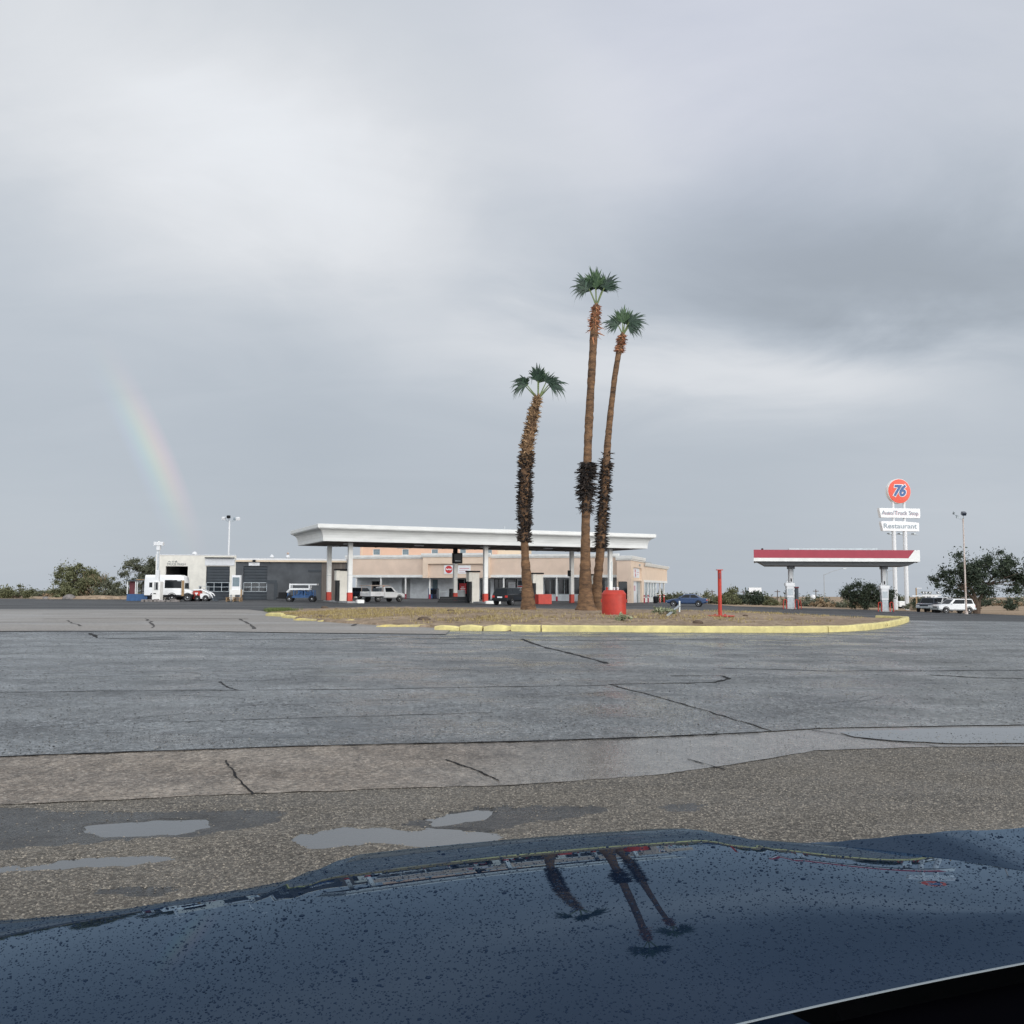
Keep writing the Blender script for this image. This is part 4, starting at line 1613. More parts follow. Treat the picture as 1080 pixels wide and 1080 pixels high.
for px, yl, nm in ((369, 3.2, 'a'), (512, 3.2, 'b'), (643.5, 3.2, 'c'), (347, 10.6, 'd'), (480, 10.6, 'e'), (603, 10.6, 'f')):
    x, _ = K.on(px, 610, yl)
    post_x[px] = (x, yl)
    g = K.gw(x, yl)
    zg = g.z - K.o.z
    w = .215
    if px == 480:
        pm = MB().cbox(x - w, x + w, yl - w, yl + w, zg, zb - 1.6, .02).build('post', 'white', cano)
        MB().box(x - w + .01, x + w - .01, yl - w + .01, yl + w - .01, zb - 1.6, zb + .03).build('dark_post_top', 'black', pm)  # top stretch of this post in black
    else:
        pm = MB().cbox(x - w, x + w, yl - w, yl + w, zg, zb + .03, .02).build('post', 'white', cano)
    MB().cbox(x - w - .025, x + w + .025, yl - w - .025, yl + w + .025, zg, zg + 1.02, .02).build('red_foot', 'red', pm)
    MB().box(x - w - .01, x + w + .01, yl - w - .01, yl + w + .01, zg + 2.72, zg + 2.76).build('seam_band', 'galv', pm)
x, yl = post_x[643.5]
MB().box(x + .02, x + .17, yl - .262, yl - .218, zb - 3.6, zb - 1.4).build('conduit_panel', 'galv', cano)
x, yl = post_x[603]
MB().box(x - .50, x - .23, yl - .22, yl + .1, zb - 3.0, zb - 2.3).build('post_lamp', 'black', cano)
# mast on the roof
x, _ = K.on(532, 556, 6)
MB().tube([(x, 6, zt), (x, 6, zt + .75)], .025, 6).tube([(x - .12, 6, zt + .6), (x + .16, 6, zt + .66)], .02, 5).build('roof_antenna', 'galv', cano)

# black display box on a canopy post
x, yl = post_x[480]
g = K.w(x, yl - .24, 0)
r = rect(K, 477.5, 583.2, 487, 594.2, yl - .45)
t = thing('display_box', 'black square display box fixed to a canopy post', 'display', g, K.a)
mb = MB().box(r[0] - x, r[1] - x, -.42, .0, r[2], r[3])
mb.build('housing', 'black', t)
w_ = r[1] - r[0]
MB().box(r[0] - x + .09, r[1] - x - .09, -.434, -.421, r[2] + .14, r[3] - .12).build('screen', 'car_glass', t)
MB().box(r[0] - x + .22, r[1] - x - .22, -.445, -.435, r[2] + .24, r[2] + .30).build('label_strip', 'galv', t)

# pump islands and dispensers under the canopy


def slab(F, x0, x1, y0, y1, h, m, label, nm='pump_island', grp='concrete pump islands under the long canopy'):
    c = F.gw((x0 + x1) / 2, (y0 + y1) / 2)
    o = MB().cbox(-(x1 - x0) / 2, (x1 - x0) / 2, -(y1 - y0) / 2, (y1 - y0) / 2, -.15, h, .03).build(nm, m)
    o.location = c
    o.rotation_euler = (0, 0, F.a)
    return tag(o, label, 'pump island', grp)


for px, lab in ((369, 'pump island under the leftmost pair of canopy posts'), (512, 'white edged pump island beside the parked black SUV'), (643.5, 'pump island behind the red tank and twin palms')):
    x, yl = post_x[px]
    slab(K, x - .55, x + .85, yl - 1.2, yl + 8.8, .16, 'conc', lab)


def dispenser(px0, px1, pyt, pyb, yl, label, hose=True):
    r = rect(K, px0, pyt, px1, pyb, yl)
    xc = (r[0] + r[1]) / 2
    w = (r[1] - r[0]) / 2
    g = K.gw(xc, yl)
    h = r[3] + K.o.z - g.z
    t = thing('fuel_dispenser', label, 'fuel dispenser', g, K.a, 'tall white truck fuel dispensers')
    MB().cbox(-w, w, 0, .9, .0, h - .22, .025).build('cabinet', 'offwhite', t)
    MB().box(-w - .42, w + .06, -.05, .95, h - .16, h).build('cap', 'black', t)
    MB().box(-w - .36, -w - .003, .02, .85, h - 1.15, h - .164).build('side_arm', 'offwhite', t)
    MB().box(-w - .30, -w - .004, .1, .75, .16, h - 1.155).build('pump_unit', 'dark', t)
    if hose:
        MB().tube([(-w - .32, .0, h - 1.2), (-w - .42, -.12, 1.5), (-w - .36, -.15, .7), (-w - .33, -.02, 1.2)], .025, 6).build('hose', 'black', t)
    return t


dispenser(358.5, 366.5, 600, 634, 5.2, 'white fuel dispenser between the two leftmost canopy posts')
dispenser(498, 505.7, 602, 634.5, 5.2, 'cream fuel dispenser beside the red door poster')
dispenser(565.5, 573, 604, 634, 5.2, 'smudged white fuel dispenser with a red bin in front')
dispenser(628, 634.5, 605.5, 635, 5.2, 'white fuel dispenser half hidden behind the twin palms', False)
r = rect(K, 566, 627.5, 580, 639, 2.2)
g = K.gw((r[0] + r[1]) / 2, 2.2)
t = thing('red_bin', 'plain red box in front of a fuel dispenser beside the shaggy palm', 'bin', g, K.a)
w = (r[1] - r[0]) / 2
MB().cbox(-w, w, -.45, .45, 0, 1.05, .02).build('bin_body', 'orange_red', t)
MB().box(-w - .01, w + .01, -.46, .46, .52, .55).build('seam', 'red', t)

# dark timber barrier and bench rails under the canopy
r = rect(K, 462, 629, 499, 637, 6.0)
g = K.gw((r[0] + r[1]) / 2, 6.0)
t = thing('timber_barrier', 'low black timber barrier with a pipe rail below the display box', 'barrier', g, K.a)
w = (r[1] - r[0]) / 2
for k in range(3):
    MB().box(-w + .12 * k, w - .05 * k, -.16 + .02 * k, .16 - .02 * k, .22 * k + .003, .22 * k + .215).build('timber', 'dark', t)
MB().tube([(-w + .2, 0, .6), (-w + .2, 0, 1.15), (-w + 1.6, 0, 1.15), (-w + 1.6, 0, .6)], .03, 6).build('rail', 'galv', t)
MB().cbox(-w + 1.32, -w + 1.60, -.25, .25, .65, 1.5, .03).build('waste_box', 'black', t)
# white kerb block by the SUV
r = rect(K, 512, 634, 527.5, 637.2, 1.4)
g = K.gw((r[0] + r[1]) / 2, 1.4)
w = (r[1] - r[0]) / 2
o = MB().cbox(-w, w, -.2, .2, -.05, .30, .03).build('kerb_block', 'white')
o.location = g
o.rotation_euler = (0, 0, K.a)
tag(o, 'low white kerb block on the ground behind the black SUV', 'kerb block')
r = rect(K, 376, 634, 383.5, 637, 2)
g = K.gw((r[0] + r[1]) / 2, 2)
w = (r[1] - r[0]) / 2
o = MB().cbox(-w, w, -.3, .3, -.05, .34, .05).build('kerb_block', 'white')
o.location = g
o.rotation_euler = (0, 0, K.a)
tag(o, 'short white kerb block just right of the leftmost red post foot', 'kerb block')

# ------------------------------------------------------------------ store
S = Frame(15.3, 120.8, -16.8)
store = frame_empty(S, 'store_building', 'long tan stucco station store with white cornices and a glazed wing', 'store')
YF, YW = 1.8, 5.0          # front of the overhang, front of the recessed wall
xL = S.on(366, 600, YF)[0]
xP0 = S.on(447.5, 600, YF)[0]
xP1 = S.on(517.5, 600, YF)[0]
xE = S.on(650.4, 600, 0)[0]
zroof = S.on(500, 589, YF)[1]
zc_t = S.on(410, 585.6, YF)[1]
zc_b = S.on(410, 589.5, YF)[1]
zb_t = S.on(410, 606.3, YF)[1]
zb_b = S.on(410, 609.0, YF)[1]
base = -.35
# recessed wall with openings
H_ = []


def hole(px0, py0, px1, py1):
    a, b, c, d = rect(S, px0, py0, px1, py1, YW)
    H_.append((a, b, max(c, base), d))
    return H_[-1]


h_win = hole(391.8, 613, 400.2, 624)
h_gap = hole(423.5, 610.5, 432.5, 640)
h_gl1 = hole(455.5, 611, 461.8, 628)
h_door = hole(482, 610.5, 497, 640)
h_d2 = hole(506, 610.5, 517.5, 640)
h_w = [hole(a, 610.5, b, 627) for a, b in ((521, 530), (532.5, 551.5), (574, 586), (588.5, 602), (605, 613), (633.5, 638.5))]
_wm = MB()
wall_holes(xL, xE - .3, base, zb_b + .25, H_, YW, YW + .3).build('front_wall', 'wallwhite', store)
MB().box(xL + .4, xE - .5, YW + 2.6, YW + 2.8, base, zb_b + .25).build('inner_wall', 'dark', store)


def pane(h, nm='window', gm='glass', bars=1, fm='white', sub=None):
    w = .07
    y = YW + .10
    fr = MB()
    a, b, c, d = h
    fr.box(a, a + w, y, y + .1, c, d).box(b - w, b, y, y + .1, c, d).box(a + w, b - w, y, y + .1, d - w, d).box(a + w, b - w, y, y + .1, c, c + w)
    for k in range(1, bars + 1):
        x = a + (b - a) * k / (bars + 1)
        fr.box(x - w / 2, x + w / 2, y + .005, y + .095, c + w, d - w)
    o = fr.build(nm, fm, store)
    MB().box(a + w, b - w, y + .04, y + .06, c + w, d - w).build('glass', gm, o)
    return o


pane(h_win, bars=0, fm='black')
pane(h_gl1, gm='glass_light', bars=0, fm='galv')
for k, h in enumerate(h_w):
    pane(h, bars=1 if h[1] - h[0] > 1.2 else 0, fm='black' if k < 2 else 'galv')
for h in (h_door, h_d2):
    o = pane(h, 'glass_door', bars=1, fm='galv')
a, b, c, d = h_gap
MB().box(a, b, YW + .35, YW + .42, c, d).build('passage_back', 'conc', store)
# upper band, white band, cornices


def band(x0, x1, y0, y1, z0, z1, nm, m):
    return MB().box(x0, x1, y0, y1, z0, z1).build(nm, m, store)


def cornice(x0, x1, yf, zt_, zb_, nm='cornice'):
    mb = MB()
    pr = [(yf + .0, zb_), (yf - .12, zb_ + .03), (yf - .14, zb_ + .14), (yf - .22, zb_ + .2), (yf - .26, zt_ - .05), (yf - .26, zt_), (yf + .3, zt_)]
    mb.rings([[(x0, y, z) for y, z in pr], [(x1, y, z) for y, z in pr]], True, True)
    return mb.build(nm, 'white', store)


band(xL, xP0, YF, YW - .002, zb_t, zc_b + .1, 'upper_wall', 'tan')
band(xP1, xE, YF, YW - .002, zb_t, zc_b + .1, 'upper_wall', 'tan')
band(xL - .03, xP0, YF - .05, YW - .005, zb_b, zb_t - .002, 'white_band', 'white')
band(xP1, xE, YF - .05, YW - .005, zb_b, zb_t - .002, 'white_band', 'white')
cornice(xL - .2, xP0, YF, zc_t, zc_b)
cornice(xP1, xE, YF, zc_t, zc_b)
# portal that steps forward in the middle
zp_t = S.on(480, 583.4, YF - .6)[1]
zp_c = S.on(480, 587.6, YF - .6)[1]
zp_b = S.on(480, 609.6, YF - .6)[1]
zp_i = S.on(480, 594.6, YF - .6)[1]
xq0 = S.on(451.3, 600, YF - .6)[0]
xq1 = S.on(514, 600, YF - .6)[0]
mb = wall_holes(xP0, xP1, zp_b, zp_c + .15, [(xq0, xq1, zp_b - 1, zp_i)], YF - .6, YF - .25)
mb.build('portal_frame', 'tan_pale_lit', store)
band(xP0, xP1, YF - .248, YW - .004, zp_b + .02, zp_c + .1, 'portal_panel', 'tan')
cornice(xP0 - .15, xP1 + .15, YF - .6, zp_t, zp_c)
# store body behind
band(xL, xE + 1, YW + 3.0, 24, base, zc_b - .3, 'store_body', 'tan')
band(xL, xE + 1, YF + .31, 24, zc_b - .28, zc_b - .1, 'flat_roof', 'conc')
# white steel columns of the overhang, each with a red painted foot
for px in (375.8, 401.8, 427.8, 453.3, 531.3, 587.2, 616):
    x = S.on(px, 620, YF + .2)[0]
    g = S.gw(x, YF + .2).z - S.o.z
    zt_ = zb_b if not (xP0 < x < xP1) else zp_b + .02
    c = MB().box(x - .085, x + .085, YF + .12, YF + .29, g, zt_).build('column', 'white', store)
    if px in (427.8, 453.3, 587.2, 616):
        MB().box(x - .11, x + .11, YF + .09, YF + .32, g, g + .62).build('red_foot', 'maroon', c)
# entrance block: front face x in (xE, 0), side face towards the right
yB = S.side(679, 605, 0)[0]
zE_t = S.on(660, 586.0, 0)[1]
zE_c = S.on(660, 591.2, 0)[1]
he = rect(S, 652.0, 613.3, 661.6, 640, 0)
he = (max(he[0], xE + .1), min(he[1], -.35), base, he[3])
hx = [(yB * .22, yB * .80, base, S.side(673, 612.8, 0)[1])]
wall_holes(xE, 0, base, zE_c + .1, [he], 0, .3).build('entrance_wall', 'tan', store)
MB().box(he[0], he[1], .32, .36, he[2], he[3]).build('dark_doorway', 'glass', store)
sd = wall_holes(.3, yB, base, zE_c + .1, [(yB * .20, yB * .82, base, S.side(673, 613, 0)[1]), (yB * .20, yB * .82, S.side(673, 611.2, 0)[1], S.side(673, 599, 0)[1])], 0, .35)
sd.v = [(-y, x, z) for x, y, z in sd.v]
sd.build('entrance_side_wall', 'tan_pale_lit', store)  # side face coloured paler than the front for the light on it
zs0, zs1 = S.side(673, 611.2, 0)[1], S.side(673, 599, 0)[1]
MB().box(-.30, -.22, yB * .20, yB * .82, zs0, zs1).build('recess_panel', 'tan_pale_lit', store)
zd = S.side(673, 613, 0)[1]
dr = MB().box(-.30, -.22, yB * .20, yB * .52, base, zd).build('side_door', 'sign_white', store)
MB().box(-.30, -.24, yB * .53, yB * .82, base, zd).build('door_glass', 'glass_light', store)
for k in range(3):
    MB().box(-.235, -.20, yB * (.53 + .12 * k), yB * (.55 + .12 * k), base, zd).build('door_bar', 'white', store)
MB().box(-.219, -.20, yB * .34, yB * .44, zd - 1.3, zd - .6).build('door_notice', 'pink_text', dr)
band(xE + .31, -.36, .36, yB, base, zE_c + .05, 'entrance_body', 'tan')
# entrance cornice wraps the corner
mb = MB()
for (o_, z_) in ((0, zE_c), (.12, zE_c + .04), (.14, zE_c + .16), (.22, zE_c + .22), (.28, zE_t - .06), (.28, zE_t), (-.3, zE_t)):
    mb.v += [(xE - .1, -o_, z_), (o_, -o_, z_), (o_, yB + .25, z_), (xE - .1, yB + .25, z_)]
for k in range(6):
    for i in range(3):
        a = k * 4 + i
        mb.f.append((a, a + 1, a + 5, a + 4))
mb.f.append((24, 25, 26, 27))
mb.build('entrance_cornice', 'white', store)
MB().box(.02, .10, yB * .60, yB * .68, zE_c - .55, zE_c - .3).build('wall_lamp', 'galv', store)
# glazed wing along the side
yE = S.side(703.5, 605, -.12)[0]
zw_t = S.side(690, 595.4, -.1)[1]
zw_c = S.side(690, 599.2, -.1)[1]
zw_b = S.side(690, 612.2, -.1)[1]
zw_bb = S.side(690, 614.6, -.1)[1]
zw_s = S.side(690, 630.0, -.1)[1]
MB().box(-6, -.12, yB, yE, zw_b, zw_c + .08).build('wing_upper_wall', 'tan_pale_lit', store)
MB().box(-6.02, -.07, yB + .002, yE + .03, zw_bb, zw_b - .002).build('wing_white_band', 'white', store)
mb = MB()
for (o_, z_) in ((-.12, zw_c), (0, zw_c + .05), (.10, zw_c + .12), (.22, zw_t - .06), (.22, zw_t), (-.5, zw_t)):
    mb.v += [(o_, yB + .25, z_), (o_, yE + .12 + o_, z_), (-6, yE + .12 + o_, z_)]
for k in range(5):
    for i in range(2):
        a = k * 3 + i
        mb.f.append((a, a + 1, a + 4, a + 3))
mb.build('wing_cornice', 'white', store)
MB().box(-6, -.14, yB, yE, zw_c - .2, zw_c + .06).build('wing_roof', 'conc', store)
ys_ = [S.side(p, 622, -.15)[0] for p in (680, 683.6, 686.6, 689.2, 692, 696.6, 700.6)]
for k, y in enumerate(ys_):
    MB().box(-.36, -.13, y - .22, y + .30, base - .5, zw_bb).build('wing_pier', 'white', store)
yq = ys_[4]
MB().box(-.34, -.15, yB, yq, base - .5, zw_s).build('wing_sill_wall', 'white', store)
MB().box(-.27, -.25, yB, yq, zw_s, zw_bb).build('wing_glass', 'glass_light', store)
MB().box(-5.9, -5.7, yB, yE, base - .5, zw_bb).build('wing_back_wall', 'glass', store)
MB().box(-5.6, -.4, yq - .1, yq + .1, base - .5, zw_bb).build('porch_wall', 'wallwhite', store)
MB().box(-.30, -.18, yq + .3, yE - .3, zw_s + .3, zw_s + .42).build('porch_rail', 'white', store)
MB().box(-6, .9, yB, yE + 1, base - .55, base - .32 + .1).build('wing_plinth', 'conc', store)

# signs and posters on the store
r = rect(S, 468.5, 596.0, 478.5, 605.2, YF - .27)
cx, cz = (r[0] + r[1]) / 2, (r[2] + r[3]) / 2
t = thing('round_logo_sign', 'white square store sign with a red disc and white band', 'sign', S.w(cx, YF - .25, r[2]), S.a)
hw, hh = (r[1] - r[0]) / 2, (r[3] - r[2])
MB().box(-hw, hw, -.06, 0, 0, hh).build('sign_board', 'sign_white', t)
MB().lathe([(hh * .43, .062), (hh * .43, .085), (.01, .086)], (0, 0, hh / 2), 28, axis='y').build('red_disc', 'sign_red', t)
mb = MB()
n = 14
A_ = [(-.36 * hh + .72 * hh * i / n, -.09, hh / 2 + .045 * hh * math.sin(i * 1.1) + .075 * hh) for i in range(n + 1)]
B_ = [(p[0], p[1], p[2] - .13 * hh - .02 * hh * math.cos(i * 2.1)) for i, p in enumerate(A_)]
mb.add(A_ + B_, [(i, i + 1, i + n + 2, i + n + 1) for i in range(n)])
mb.build('white_band', 'sign_white', t)
r = rect(S, 483, 596.2, 496.3, 605.0, YF - .27)
cx = (r[0] + r[1]) / 2
t = thing('store_banner', 'white store banner with faded pink print beside the red disc sign', 'sign', S.w(cx, YF - .25, r[2]), S.a)
hw, hh = (r[1] - r[0]) / 2, (r[3] - r[2])
MB().box(-hw, hw, -.05, 0, 0, hh).build('sign_board', 'sign_white', t)
MB().box(-hw * .75, hw * .8, -.058, -.051, hh * .55, hh * .68).box(-hw * .8, hw * .5, -.058, -.051, hh * .34, hh * .40).box(-hw * .8, hw * .85, -.058, -.051, hh * .14, hh * .19).build('printed_lines', 'pink_text', t)
r = rect(S, 484.6, 615.2, 491.8, 626, YW - .02)
cx = (r[0] + r[1]) / 2
t = thing('door_poster', 'red door poster with three short white lines', 'poster', S.w(cx, YW - .03, r[2]), S.a)
hw, hh = (r[1] - r[0]) / 2, (r[3] - r[2])
MB().box(-hw, hw, -.03, 0, 0, hh).build('poster_sheet', 'sign_red', t)
MB().box(-hw * .45, hw * .4, -.038, -.031, hh * .60, hh * .67).box(-hw * .7, hw * .7, -.038, -.031, hh * .44, hh * .52).box(-hw * .55, hw * .5, -.038, -.031, hh * .30, hh * .37).build('poster_lines', 'sign_white', t)
r = rect(S, 483, 626.5, 492, 636, YW - .05)
cx = (r[0] + r[1]) / 2
t = thing('ice_chest', 'low pale grey chest standing under the red door poster', 'chest', S.gw(cx, YW - .9), S.a)
hw = (r[1] - r[0]) / 2
MB().cbox(-hw, hw, -.35, .4, .1, 1.15, .03).build('chest_body', 'conc', t)
MB().box(-hw - .02, hw + .02, -.37, .42, 1.155, 1.24).build('chest_lid', 'galv', t)
for (p0, q0, p1, q1, m_, lab, dk) in ((535.8, 613.6, 543.3, 622, 'sign_white', 'plain white notice in a dark store window', 0), (545.2, 611.2, 551.8, 623, 'sign_white', 'white window poster with dark picture and red stripe', 1)):
    r = rect(S, p0, q0, p1, q1, YW - .02)
    cx = (r[0] + r[1]) / 2
    t = thing('window_poster', lab, 'poster', S.w(cx, YW + .09, r[2]), S.a, 'posters in the store windows')
    hw, hh = (r[1] - r[0]) / 2, (r[3] - r[2])
    MB().box(-hw, hw, -.02, 0, 0, hh).build('poster_sheet', m_, t)
    if dk:
        MB().box(-hw * .8, hw * .85, -.026, -.021, hh * .48, hh * .92).build('picture', 'letter_dark', t)
        MB().box(-hw * .85, hw * .9, -.028, -.021, hh * .33, hh * .44).build('stripe', 'sign_red', t)
        MB().box(-hw * .6, -hw * .1, -.028, -.021, hh * .10, hh * .22).box(hw * .1, hw * .7, -.028, -.021, hh * .10, hh * .22).build('printed_words', 'letter_dark', t)
    else:
        MB().box(-hw * .7, hw * .6, -.026, -.021, hh * .6, hh * .64).box(-hw * .7, hw * .7, -.026, -.021, hh * .4, hh * .44).build('printed_lines', 'letter_grey', t)
# sign in the recess of the entrance block
y0, z0 = S.side(668.3, 609.2, -.2)
y1, z1 = S.side(674, 599.8, -.2)
t = thing('entrance_sign', 'white sign with red marks above the side entrance door', 'sign', S.w(-.21, (y0 + y1) / 2, z0), S.a + PI / 2)
hw, hh = (y1 - y0) / 2, z1 - z0
MB().box(-hw, hw, -.05, 0, 0, hh).build('sign_board', 'sign_white', t)
MB().lathe([(.26, .052), (.26, .07), (.01, .071)], (-hw * .55, 0, hh * .70), 14, axis='y').lathe([(.26, .052), (.26, .07), (.01, .071)], (-hw * .50, 0, hh * .28), 14, axis='y').build('red_marks', 'sign_red', t)
MB().box(0, hw * .8, -.058, -.051, hh * .55, hh * .62).box(0, hw * .7, -.058, -.051, hh * .3, hh * .36).build('printed_lines', 'pink_text', t)

# things standing along the store


def bollard(px, Y, h, lab, m_='orange_red', grp='red bollards along the glazed wing'):
    t = thing('bollard', lab, 'bollard', gx(px, Y), 0, grp)
    MB().lathe([(.10, -.1), (.10, h - .08), (.085, h - .02), (.03, h)], n=12).build('pipe', m_, t, smooth_deg=40)
    MB().lathe([(.104, h - .35), (.104, h - .25)], n=12, cap=False).build('reflective_band', 'white', t)


for px, Y, h, lab, m_ in ((679.6, 124, 1.05, 'maroon bollard next to the entrance block', 'maroon'), (683.6, 129, 1.05, 'maroon bollard in front of the white wing sill', 'maroon'), (696, 133, 1.1, 'orange red bollard right behind the black trash can', 'orange_red'), (700.3, 135, 1.15, 'orange red bollard at the open end of the wing', 'orange_red')):
    bollard(px, Y, h, lab, m_)
t = thing('trash_can', 'dark ribbed trash can between the wing bollards', 'trash can', gx(691.3, 124))
MB().lathe([(.26, 0), (.29, .1), (.31, .72), (.33, .74), (.33, .82), (.30, .84)], n=20).build('can', 'black', t, smooth_deg=40)
MB().lathe([(.31, .84), (.22, .95), (.05, 1.0)], n=20).build('lid', 'car_navy', t, smooth_deg=40)
for px, lab, mm in ((449.5 + 5.5, 'blue recycling cabinet beside the glazed doorway of the store', 'blue_panel'), (459.3, 'dark blue vending cabinet next to the lighter one', 'car_navy')):
    g = S.gw(S.on(px, 630, 3.2)[0], 3.2)
    t = thing('vending_cabinet', lab, 'cabinet', g, S.a, 'cabinets against the store wall')
    MB().cbox(-.36, .36, -.35, .35, .05, 1.45, .03).build('cabinet_body', mm, t)
    MB().box(-.28, .28, -.365, -.352, .65, 1.3).build('front_panel', 'car_glass', t)
    MB().box(-.38, .38, -.37, .37, .0, .045).build('foot', 'black', t)

# ------------------------------------------------------------------ hotel behind
Hh = Frame(at(379.6, 600, 165).x, 165, -6)
hotel = frame_empty(Hh, 'hotel_building', 'pink multi-storey hotel with small pale windows showing above the store roof', 'hotel')
hx0, hx1, hx2 = 0, Hh.on(524, 580)[0], Hh.on(553.5, 580, .4)[0]
ht, ht2 = Hh.on(450, 567)[1], Hh.on(540, 570)[1]
wins = []
for px0, px1 in ((393.2, 400.9), (424, 431.2), (454.8, 462), (484.8, 491.5), (512.5, 519)):
    for dz in (0, -3.2):
        a, b, c, d = rect(Hh, px0, 579, px1, 585.5)
        wins.append((a, b, c + dz, d + dz))
wall_holes(hx0, hx1, -2.5, ht, wins, 0, .4).build('wall', 'pink', hotel)
MB().box(hx0, hx1, .42, 14, -2.5, ht - .05).build('hotel_body', 'pink', hotel)
MB().box(hx1 + .002, hx2, .4, 14, -2.5, ht2).build('cream_wing', 'cream2', hotel)
MB().box(hx0 - .15, hx1 + .15, -.12, .3, ht, ht + .25).build('roof_trim', 'white', hotel)
for k, x in enumerate((.25,)):
    MB().box(x, x + .12, -.05, -.003, -2.5, ht).build('downpipe', 'cream2', hotel)
for a, b, c, d in wins:
    fr = MB().box(a, a + .08, .1, .2, c, d).box(b - .08, b, .1, .2, c, d).box(a + .08, b - .08, .1, .2, d - .08, d).box(a + .08, b - .08, .1, .2, c, c + .08).build('window', 'white', hotel)
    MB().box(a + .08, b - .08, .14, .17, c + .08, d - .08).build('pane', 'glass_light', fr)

# ------------------------------------------------------------------ truck wash garage
G = Frame(gx(163, 110).x, 110, 7)
gar = frame_empty(G, 'truck_wash_garage', 'flat roofed garage, cream wash bay at one end and grey workshop at the other', 'garage')
c0, c1 = 0.0, G.on(248.3, 610)[0]
gz0 = -.3
ctop = G.on(205, 585.8)[1]
ho = rect(G, 174.2, 597.2, 197.6, 636, 0)
ho = (ho[0], ho[1], gz0, ho[3])
d1 = rect(G, 217, 597.2, 242, 636, 0)
d1 = (d1[0], d1[1], gz0, d1[3])
wall_holes(c0, c1, gz0, ctop, [ho, d1], 0, .35).build('cream_wall', 'offwhite', gar)
MB().box(c0, c0 + .3, .352, 12, gz0, ctop - .1).build('cream_side_wall', 'offwhite', gar)
MB().box(c0 - .04, c1, -.04, .36, ctop, ctop + .09).build('coping', 'steel_white', gar)
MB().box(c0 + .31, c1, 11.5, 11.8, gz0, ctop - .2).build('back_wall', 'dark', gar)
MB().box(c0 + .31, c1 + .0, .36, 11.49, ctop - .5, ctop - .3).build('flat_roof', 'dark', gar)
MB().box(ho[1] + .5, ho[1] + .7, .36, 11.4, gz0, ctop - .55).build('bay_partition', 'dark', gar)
g1 = G.on(339, 610)[0]
g2 = G.on(364, 610)[0]
gtop = G.on(300, 589.0)[1]
gfas = G.on(300, 592.8)[1]
d2 = rect(G, 256.3, 597.2, 281.6, 636, 0)
d2 = (d2[0], d2[1], gz0, d2[3])
wall_holes(c1 + .002, g1, gz0, gfas, [d2], .05, .4).build('grey_wall', 'grey_wall', gar)
MB().box(g1 + .002, g2, .12, .4, gz0, gfas).build('brown_wall', 'brown_wall', gar)
MB().box(c1 + .002, g2, .41, 11.8, gz0, gfas - .02).build('workshop_body', 'grey_wall', gar)
MB().box(c1 + .003, g2 + .15, -.22, .5, gfas + .003, gfas + .20).build('lower_fascia', 'cream2', gar)
MB().box(c1 + .003, g2 + .10, -.10, .5, gfas + .21, gtop).build('upper_fascia', 'steel_white', gar)
MB().box(c1 + .003, g2 + .1, .51, 11.8, gfas - .01, gtop - .1).build('workshop_roof', 'conc', gar)


def roll_door(h, nm='roll_door'):
    a, b, c, d = h
    y = .2
    mb = MB()
    n = 12
    for k in range(n):
        z0, z1 = c + (d - c) * k / n, c + (d - c) * (k + 1) / n
        mb.rings([[(x, y + .04, z0), (x, y, z0 + .03), (x, y, z1 - .03), (x, y + .04, z1)] for x in (a, b)], closed=False)
    o = mb.build(nm, 'door_grey', gar)
    # strip of six small panes in a white frame
    za, zb_ = c + (d - c) * .30, c + (d - c) * .545
    w = .06
    fr = MB()
    for k in range(4):
        x = a + (b - a) * (.02 + .96 * k / 3)
        fr.box(x - w / 2, x + w / 2, y - .05, y - .012, za, zb_)
    for k in range(3):
        z = za + (zb_ - za) * k / 2
        fr.box(a + (b - a) * .02, b - (b - a) * .02, y - .045, y - .015, z - w / 2, z + w / 2)
    f = fr.build('pane_frame', 'galv', o)
    MB().box(a + .06, b - .06, y - .011, y - .006, za, zb_).build('pane', 'glass', f)
    return o


roll_door(d1)
roll_door(d2)
r = rect(G, 216.4, 588.6, 247.4, 596.4, -.06)
MB().box(r[0], r[1], -.10, -.003, r[2], r[3]).build('blank_header', 'steel_white', gar)
MB().box(r[0], r[1], -.45, -.0, r[3] + .003, r[3] + .08).build('header_hood', 'black', gar)
r = rect(G, 262.3, 593.2, 273.8, 596.6, -.06)
MB().box(r[0], r[1], -.04, .046, r[2], r[3]).build('door_number_board', 'sign_white', gar)
r = rect(G, 266.5, 590.4, 269.5, 592.6, -.3)
MB().box(r[0], r[1], -.5, -.23, r[2], r[3]).build('door_lamp', 'black', gar)
for p0, q0, p1, q1 in ((281, 612, 292, 615.5), (289, 615, 292.5, 633)):
    r = rect(G, p0, q0, p1, q1, .04)
    MB().box(r[0], r[1], .02, .047, r[2], r[3]).build('dark_wall_strip', 'door_grey', gar)  # dark strips beside the workshop door
r = rect(G, 325, 601, 339, 603, .04)
MB().box(r[0], r[1], -.02, .047, r[2], r[3]).build('old_sign_backing', 'door_grey', gar)
r = rect(G, 175.8, 594.0, 195.6, 596.4, -.02)
text_mesh('lettering', 'TRUCK WASH', .42, r[1] - r[0], 'letter_dark', gar, ((r[0] + r[1]) / 2, -.012, (r[2] + r[3]) / 2), depth=.006)
